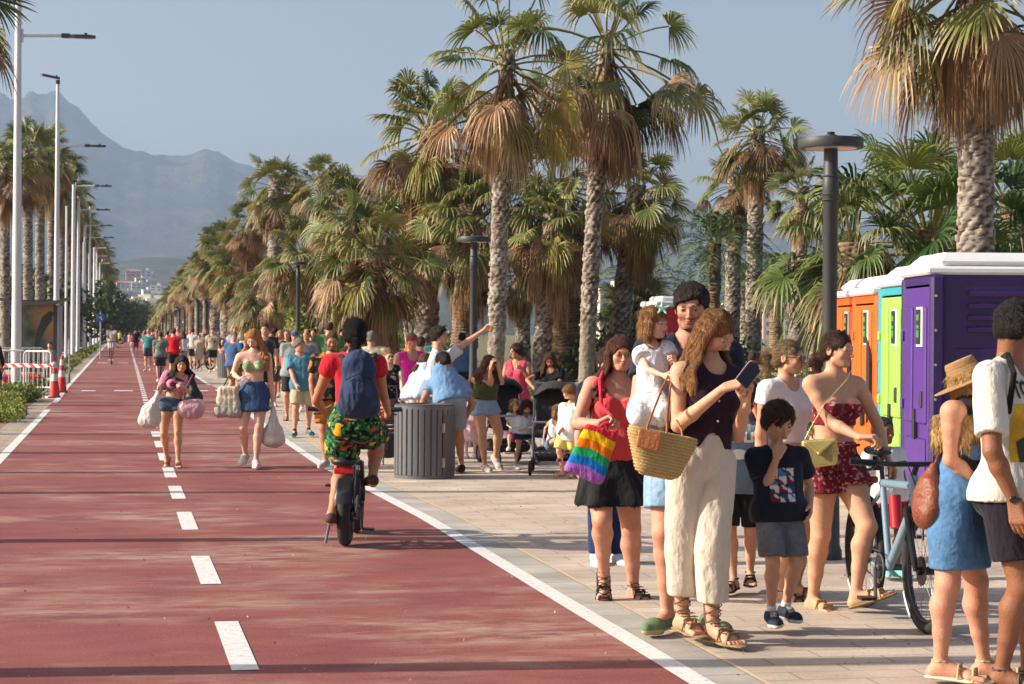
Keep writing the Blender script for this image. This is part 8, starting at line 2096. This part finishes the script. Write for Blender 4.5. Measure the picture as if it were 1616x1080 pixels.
def bicycle(p, ang, label, col, R=.34, wb=1.05, tr_=.028, group=None, ebike=False, mtb=True, s=1.0, decal=None):
    "origin: rear contact; local +x forward"
    o = empty('bicycle', (p[0], p[1], 0), ang, label=label, cat='bicycle', group=group); o.scale = (s, s, s)
    mf = mat('frame_%d' % int(sum(col)*1000), col, .3, coat=.5, noise=(4, .04)); R2 = R
    rw = (0,0,R); fw = (wb,0,R)
    wheel(o, rw, R, tr_, 'rear_wheel', decal=decal); wheel(o, fw, R, tr_, 'front_wheel', decal=decal)
    bb = (.42*wb,0,R-.05 if not ebike else R); st_ = (.30*wb,0,R+.42); hd = (.80*wb,0,R+.50); hb = (.83*wb,0,R+.36)
    mb = MB(); mb.tube([bb, hb], [.027,.029] if mtb else .02, 10); mb.tube([st_, (hd[0],0,hd[2]-.06)], .024, 10); mb.tube([bb, st_], .02, 10); mb.tube([(hd[0]-.005,0,hd[2]),(hb[0]+.005,0,hb[2]-.03)], .028, 10)
    for y in (-1,1):
        mb.tube([bb, (bb[0]-.08, y*.05, bb[2]), (0, y*.062, R)], .012, 8); mb.tube([(st_[0]+.01, y*.012, st_[2]-.05), (.1, y*.05, R+.2), (0, y*.062, R)], .011, 8)
    mb.build('frame', mf, o, smooth=True)
    mb = MB()
    for y in (-1,1): mb.tube([(hb[0]+.01, y*.055, hb[2]-.04), (wb-.02, y*.06, R+.06), (wb, y*.06, R)], [.019,.018,.012], 10)
    mb.tube([(hb[0]+.012,-.06,hb[2]-.045),(hb[0]+.012,.06,hb[2]-.045)], .022, 8); mb.build('fork', mat('fork_dark', (.03,.03,.035), .3, coat=.4), o, smooth=True)
    hz = hd[2]+(.06 if mtb else .22); mb = MB(); mb.tube([(hd[0],0,hd[2]),(hd[0]+.05,0,hz)], .017, 8); mb.tube([(hd[0]+.02,-.36,hz+.02),(hd[0]+.05,-.12,hz+.005),(hd[0]+.05,.12,hz+.005),(hd[0]+.02,.36,hz+.02)], .014, 8)
    for y in (-1,1): mb.tube([(hd[0]+.025,y*.24,hz+.01),(hd[0]+.022,y*.37,hz+.02)], .019, 8); mb.tube([(hd[0]+.05,y*.23,hz),(hd[0]+.08,y*.27,hz-.02),(hd[0]+.075,y*.33,hz-.025)], .007, 6)
    mb.build('handlebar', M_RIM, o, smooth=True)
    mb = MB()
    for y in (-1,1): mb.tube([(hd[0]+.06,y*.24,hz),(hd[0]+.16,y*.10,hz+.03),(hd[0]+.10,y*.02,hd[2]-.05),(hb[0]+.05,y*.03,R+.15)], .004, 5)
    mb.build('cable', M_RIM, o, smooth=True)
    sz = R+.60 if mtb else R+.50; sx = .25*wb; mb = MB(); mb.tube([st_, (sx+.01,0,sz-.03)], .014, 8); mb.build('seat_post', M_RIM, o, smooth=True)
    V, Fq = shape([Cone((sx-.10,0,sz), (sx+.02,0,sz), .065 if not ebike else .09, .05, .03, (A(0,0,1), .45)), Cone((sx+.02,0,sz), (sx+.15,0,sz), .04, .02, .03, (A(0,0,1), .6))], .007); link('saddle', np_mesh('saddle', V, Fq, M_RIM), o)
    mb = MB(); mb.tube([(bb[0]+.075*math.cos(a_),-.058,bb[2]+.075*math.sin(a_)) for a_ in np.linspace(0,6.283,25)[:-1]], .006, 6, closed=True); mb.tube([(bb[0],-.07,bb[2]),(bb[0],.07,bb[2])], .02, 10); mb.tube([(bb[0],-.085,bb[2]),(bb[0]+.03,-.09,bb[2]-.17)], .011, 8); mb.tube([(bb[0],.085,bb[2]),(bb[0]-.03,.09,bb[2]+.17)], .011, 8); mb.build('crank', M_DGREY, o, smooth=True)
    for (x_, y_, z_) in ((bb[0]+.03,-.14,bb[2]-.17),(bb[0]-.03,.14,bb[2]+.17)): mb = MB(); mb.box((x_,y_,z_), (.09,.09,.018)); mb.build('pedal', M_RIM, o)
    mb = MB(); mb.tube([(0,-.058,R+.045),(bb[0],-.058,bb[2]+.09)], .005, 4); mb.tube([(0,-.058,R-.045),(bb[0],-.058,bb[2]-.09)], .005, 4); mb.tube([(0,-.045,R-.07),(.03,-.045,R-.13)], .02, 6); mb.build('chain', M_STEEL, o)
    return o
rp = GX(1368, 11.75); fwv = EX*math.sin(rad(8))-EY*math.cos(rad(8))
mtb_ = bicycle((rp.x, rp.y), math.atan2(fwv.y, fwv.x), 'silver blue mountain bike pushed by the woman in red floral shorts', srgb('7A96A6'), R=.335, wb=1.04, decal=-1)
mb = MB(); mb.tube([(.17,.02,.90),(.17,.02,.82)], .035, 10); mb.build('saddle_bag', M_RIM, mtb_, smooth=True)
mb = MB(); mb.box((.13,0,.76), (.03,.06,.04), bev=.008); mb.build('rear_reflector', mat('red_light', srgb('C01020'), .3), mtb_)
mb = MB(); mb.tube([(.56,.0,.52),(.52,0,.70)], .036, 12); mb.build('water_bottle', mat('bottle_red', srgb('B01828'), .4), mtb_, smooth=True)
# the electric bike
p = G(551, 868); eb = bicycle((p.x, p.y+.26), math.atan2(EY.y, EY.x), 'small wheeled electric bicycle ridden by the woman in the red top', srgb('1E4A58'), R=.255, wb=1.0, tr_=.05, ebike=True, mtb=False)
mb = MB()
for y in (-.05,.05): mb.tube([(-.16,y,.60),(.22,y,.60)], .009, 6); mb.tube([(0,y*1.3,.27),(-.08,y,.60)], .007, 6)
mb.build('rear_rack', M_RIM, eb, smooth=True)
V, Fq = shape([Cone((-.14,0,.645), (.12,0,.645), .10, .10, .02, (A(0,0,1), .42))], .008); link('passenger_pad', np_mesh('passenger_pad', V, Fq, mat('black_vinyl', (.02,.02,.022), .45)), eb)
mb = MB(); mb.box((-.19,0,.575), (.03,.15,.045), bev=.01); mb.build('tail_light', mat('tail_red', srgb('C8202C'), .3), eb)
mb = MB(); fr_pts = [( .275*math.cos(a_)-.0, .275*math.sin(a_)+.255) for a_ in np.linspace(rad(60), rad(165), 14)]
vs = []
for (x_, z_) in fr_pts: vs += [(x_,-.06,z_-.01),(x_,-.045,z_+.012),(x_,.045,z_+.012),(x_,.06,z_-.01)]
mb.add(vs, [(4*i+j_, 4*i+j_+1, 4*i+4+j_+1, 4*i+4+j_) for i in range(13) for j_ in range(3)]); mb.build('rear_mudguard', M_RIM, eb, smooth=True)
mb = MB(); mb.tube([(-.03,.10,.25),(-.10,.14,.03)], .01, 6); mb.build('kick_stand', M_STEEL, eb)
mb = MB(); mb.box((.30,0,.60), (.10,.10,.40), ty=rad(20), bev=.03); mb.build('battery', M_RIM, eb)
# simple far cycles
for px, D, lb, an_ in ((274, 66, 'bicycle under the far cyclist in bright red shirt', 90), (253, 63, 'bicycle under the far cyclist in grey green shirt', 90)):
    p = GX(px, D); bicycle((p.x, p.y-.4), rad(an_), lb, srgb('3A3A40'), group='bicycles of the far cyclists', mtb=True)
p = G(322, 584); bicycle((p.x-.35, p.y), rad(-12), 'small kids bicycle wheeled beside the beige dress woman', srgb('3A3034'), R=.21, wb=.62, group='bicycles in the crowd', s=1.0)
# kick scooter
p = G(176, 576); o = empty('kick_scooter', (p.x, p.y, 0), 0, label='kick scooter under the young man in the pale t-shirt', cat='scooter')
mb = MB(); mb.box((0,.2,.10), (.14,.75,.03), bev=.01); mb.build('deck', M_RIM, o)
mb = MB(); mb.tube([(0,-.20,.12),(0,-.25,.6),(0,-.22,1.08)], .022, 8); mb.tube([(-.24,-.22,1.08),(.24,-.22,1.08)], .016, 8); mb.build('handlebar', M_RIM, o, smooth=True)
for y in (-.28,.62): mb = MB(); mb.tube([(-.02,y,.10),(.02,y,.10)], .10, 18); mb.build('wheel', M_TYRE, o, smooth=True)
# ---- strollers
def stroller(px, ypx, label, rz=0, hood=srgb('1E1E22'), seat=srgb('2A2A30'), w=.46, hh=1.0, basket=srgb('1A1A1E'), rear=.55):
    p = G(px, ypx); o = empty('stroller', (p.x, p.y, 0), rz, label=label, cat='stroller', group='strollers')
    mb = MB()
    for sx in (-1,1):
        x_ = sx*w/2; mb.tube([(x_,-.05,.20),(x_,.25,.58),(x_,.62,hh)], .013, 8); mb.tube([(x_,.62,.18),(x_,.30,.50)], .013, 8); mb.tube([(x_,-.05,.20),(x_*1.0,-.10,.18)], .012, 8)
    mb.tube([(-w/2,.62,hh),(-w/2,.66,hh+.02),(w/2,.66,hh+.02),(w/2,.62,hh)], .016, 8); mb.tube([(-w/2,.62,.18),(w/2,.62,.18)], .010, 8); mb.tube([(-w/2,.0,.25),(w/2,.0,.25)], .010, 8); mb.tube([(-w/2,.15,.62),(-w/2,-.08,.60),(w/2,-.08,.60),(w/2,.15,.62)], .014, 8)
    mb.build('frame', mat('stroller_frame', srgb('8A8C90'), .35, metal=.6), o, smooth=True)
    for sx in (-1,1):
        for (y_, R_) in ((-.12,.085),(rear+.05,.12)):
            mb = MB(); x_ = sx*(w/2+.02); mb.tube([(x_+R_*0, y_+(R_-.02)*math.cos(a_), R_+(R_-.02)*math.sin(a_)) for a_ in np.linspace(0, 6.283, 21)[:-1]], .02, 8, closed=True); wv_ = mb.build('wheel', M_TYRE, o, smooth=True)
            mb = MB(); mb.tube([(x_-.014,y_,R_),(x_+.014,y_,R_)], R_*.55, 14); mb.build('hub', M_DGREY, wv_)
    V, Fq = shape([Cone((-w/2+.05,.36,.50), (w/2-.05,.36,.50), .05, .05, .03), Cone((-w/2+.05,.10,.46), (w/2-.05,.10,.46), .045, .045, .03)]+[Cone((x_,.10,.46), (x_,.38,.47), .04, .04, .03) for x_ in np.linspace(-w/2+.05, w/2-.05, 6)]+[Cone((x_,.38,.48), (x_,.52,.92), .035, .035, .03) for x_ in np.linspace(-w/2+.05, w/2-.05, 6)], .014)
    link('seat', np_mesh('seat', V, Fq, mat('stroller_seat', seat, .9, bump=(30,.5))), o)
    V, Fq = shape([Ell((0,.46,.86), (w/2+.02,.26,.20), None, .02), Cut((0,.46,.86), (0,-.25,-1)), Sub(Ell((0,.40,.80), (w/2-.01,.33,.19)), .01)], .012)
    link('hood', np_mesh('hood', V, Fq, mat('stroller_hood_%d' % int(hood[0]*1000), hood, .9, bump=(30,.5))), o)
    V, Fq = shape([Cone((x_,.05,.22), (x_,.5,.22), .07, .08, .03) for x_ in np.linspace(-w/2+.08, w/2-.08, 5)], .014); link('basket', np_mesh('basket', V, Fq, mat('stroller_basket', basket, .9)), o)
    return o
stroller(812, 734, 'black stroller with pale toddler and red basket, left of the pair', rad(8))
stroller(872, 750, 'dark stroller with silver frame and the sunglasses toddler', rad(-14), hood=srgb('322E30'))
# shopping trolley
p = G(618, 735); o = empty('shopping_trolley', (p.x, p.y, 0), rad(10), label='wire shopping trolley with brown slats beside the trash bin', cat='trolley')
mb = MB()
for i in range(9): mb.box((0,.02+.018*i,.42+.045*i), (.20,.012,.036), tx=rad(-20))
mb.build('slats', mat('brown_slats', srgb('6A4A3A'), .8), o)
mb = MB()
for sx in (-.12,.12): mb.tube([(sx,-.06,.02),(sx,.0,.35),(sx,.22,.95)], .008, 6); mb.tube([(sx,-.06,.02),(sx,.16,.16)], .006, 6)
mb.tube([(-.12,.22,.95),(.12,.22,.95)], .012, 6); mb.build('frame', M_DGREY, o, smooth=True)
V, Fq = shape([Ell((0,.12,.20), (.14,.12,.12), None, .03), Ell((0,.10,.30), (.12,.10,.10), None, .03)], .012); link('bag', np_mesh('bag', V, Fq, mat('black_vinyl')), o)
for sx in (-.15,.15): mb = MB(); mb.tube([(sx-.012,.16,.08),(sx+.012,.16,.08)], .08, 16); mb.build('wheel', M_TYRE, o, smooth=True)
# white folding stool behind the boy in yellow shorts
p = GX(916, 27); o = empty('folding_table', (p.x, p.y, 0), 0, label='small white folding table behind the boy in yellow shorts', cat='table')
mb = MB(); mb.box((0,0,.92), (.30,.30,.03), bev=.008); mb.build('table_top', M_WHITE, o)
for sx in (-1,1): mb = MB(); mb.tube([(sx*.12,-.1,0),(sx*.10,0,.92)], .012, 6); mb.build('leg', M_WHITE, o); mb = MB(); mb.tube([(sx*.12,.1,0),(sx*.10,0,.92)], .012, 6); mb.build('leg', M_WHITE, o)
# small litter on the lane and pavement
rg = np.random.default_rng(77); S = Soup()
for i in range(260):
    px = rg.uniform(0, 1616); yy = rg.uniform(640, 1079); p = G(px, yy); leafcloud(S, (p.x, p.y, .006), (.02,.02,.002), 1, .010, [srgb('C8A878'), srgb('8A6A48'), srgb('D8C8A8')], rg, .004)
link('dry_leaf_litter', S.mesh('dry_leaf_litter', M_BUSH), kind='stuff', label='tiny dry leaf fragments scattered over the lane and paving')
HAZE_D = 1.35e-4
# ------------------------------------------------------------------ haze
M_HAZE = bpy.data.materials.new('haze'); M_HAZE.use_nodes = True; n = M_HAZE.node_tree.nodes; l = M_HAZE.node_tree.links
n.remove(n['Principled BSDF']); v = n.new('ShaderNodeVolumePrincipled'); v.inputs['Color'].default_value = (.49, .64, .91, 1); v.inputs['Density'].default_value = HAZE_D; v.inputs['Anisotropy'].default_value = .2
l.new(v.outputs[0], n['Material Output'].inputs['Volume'])
if HAZE_D > 0:
    mb = MB(); mb.box((800, 3290, 379), (9000, 7200, 762)); o = mb.build('haze', M_HAZE, kind='stuff', label='pale blue haze over the hills'); 
print('SCRIPT', time.time()-T0)
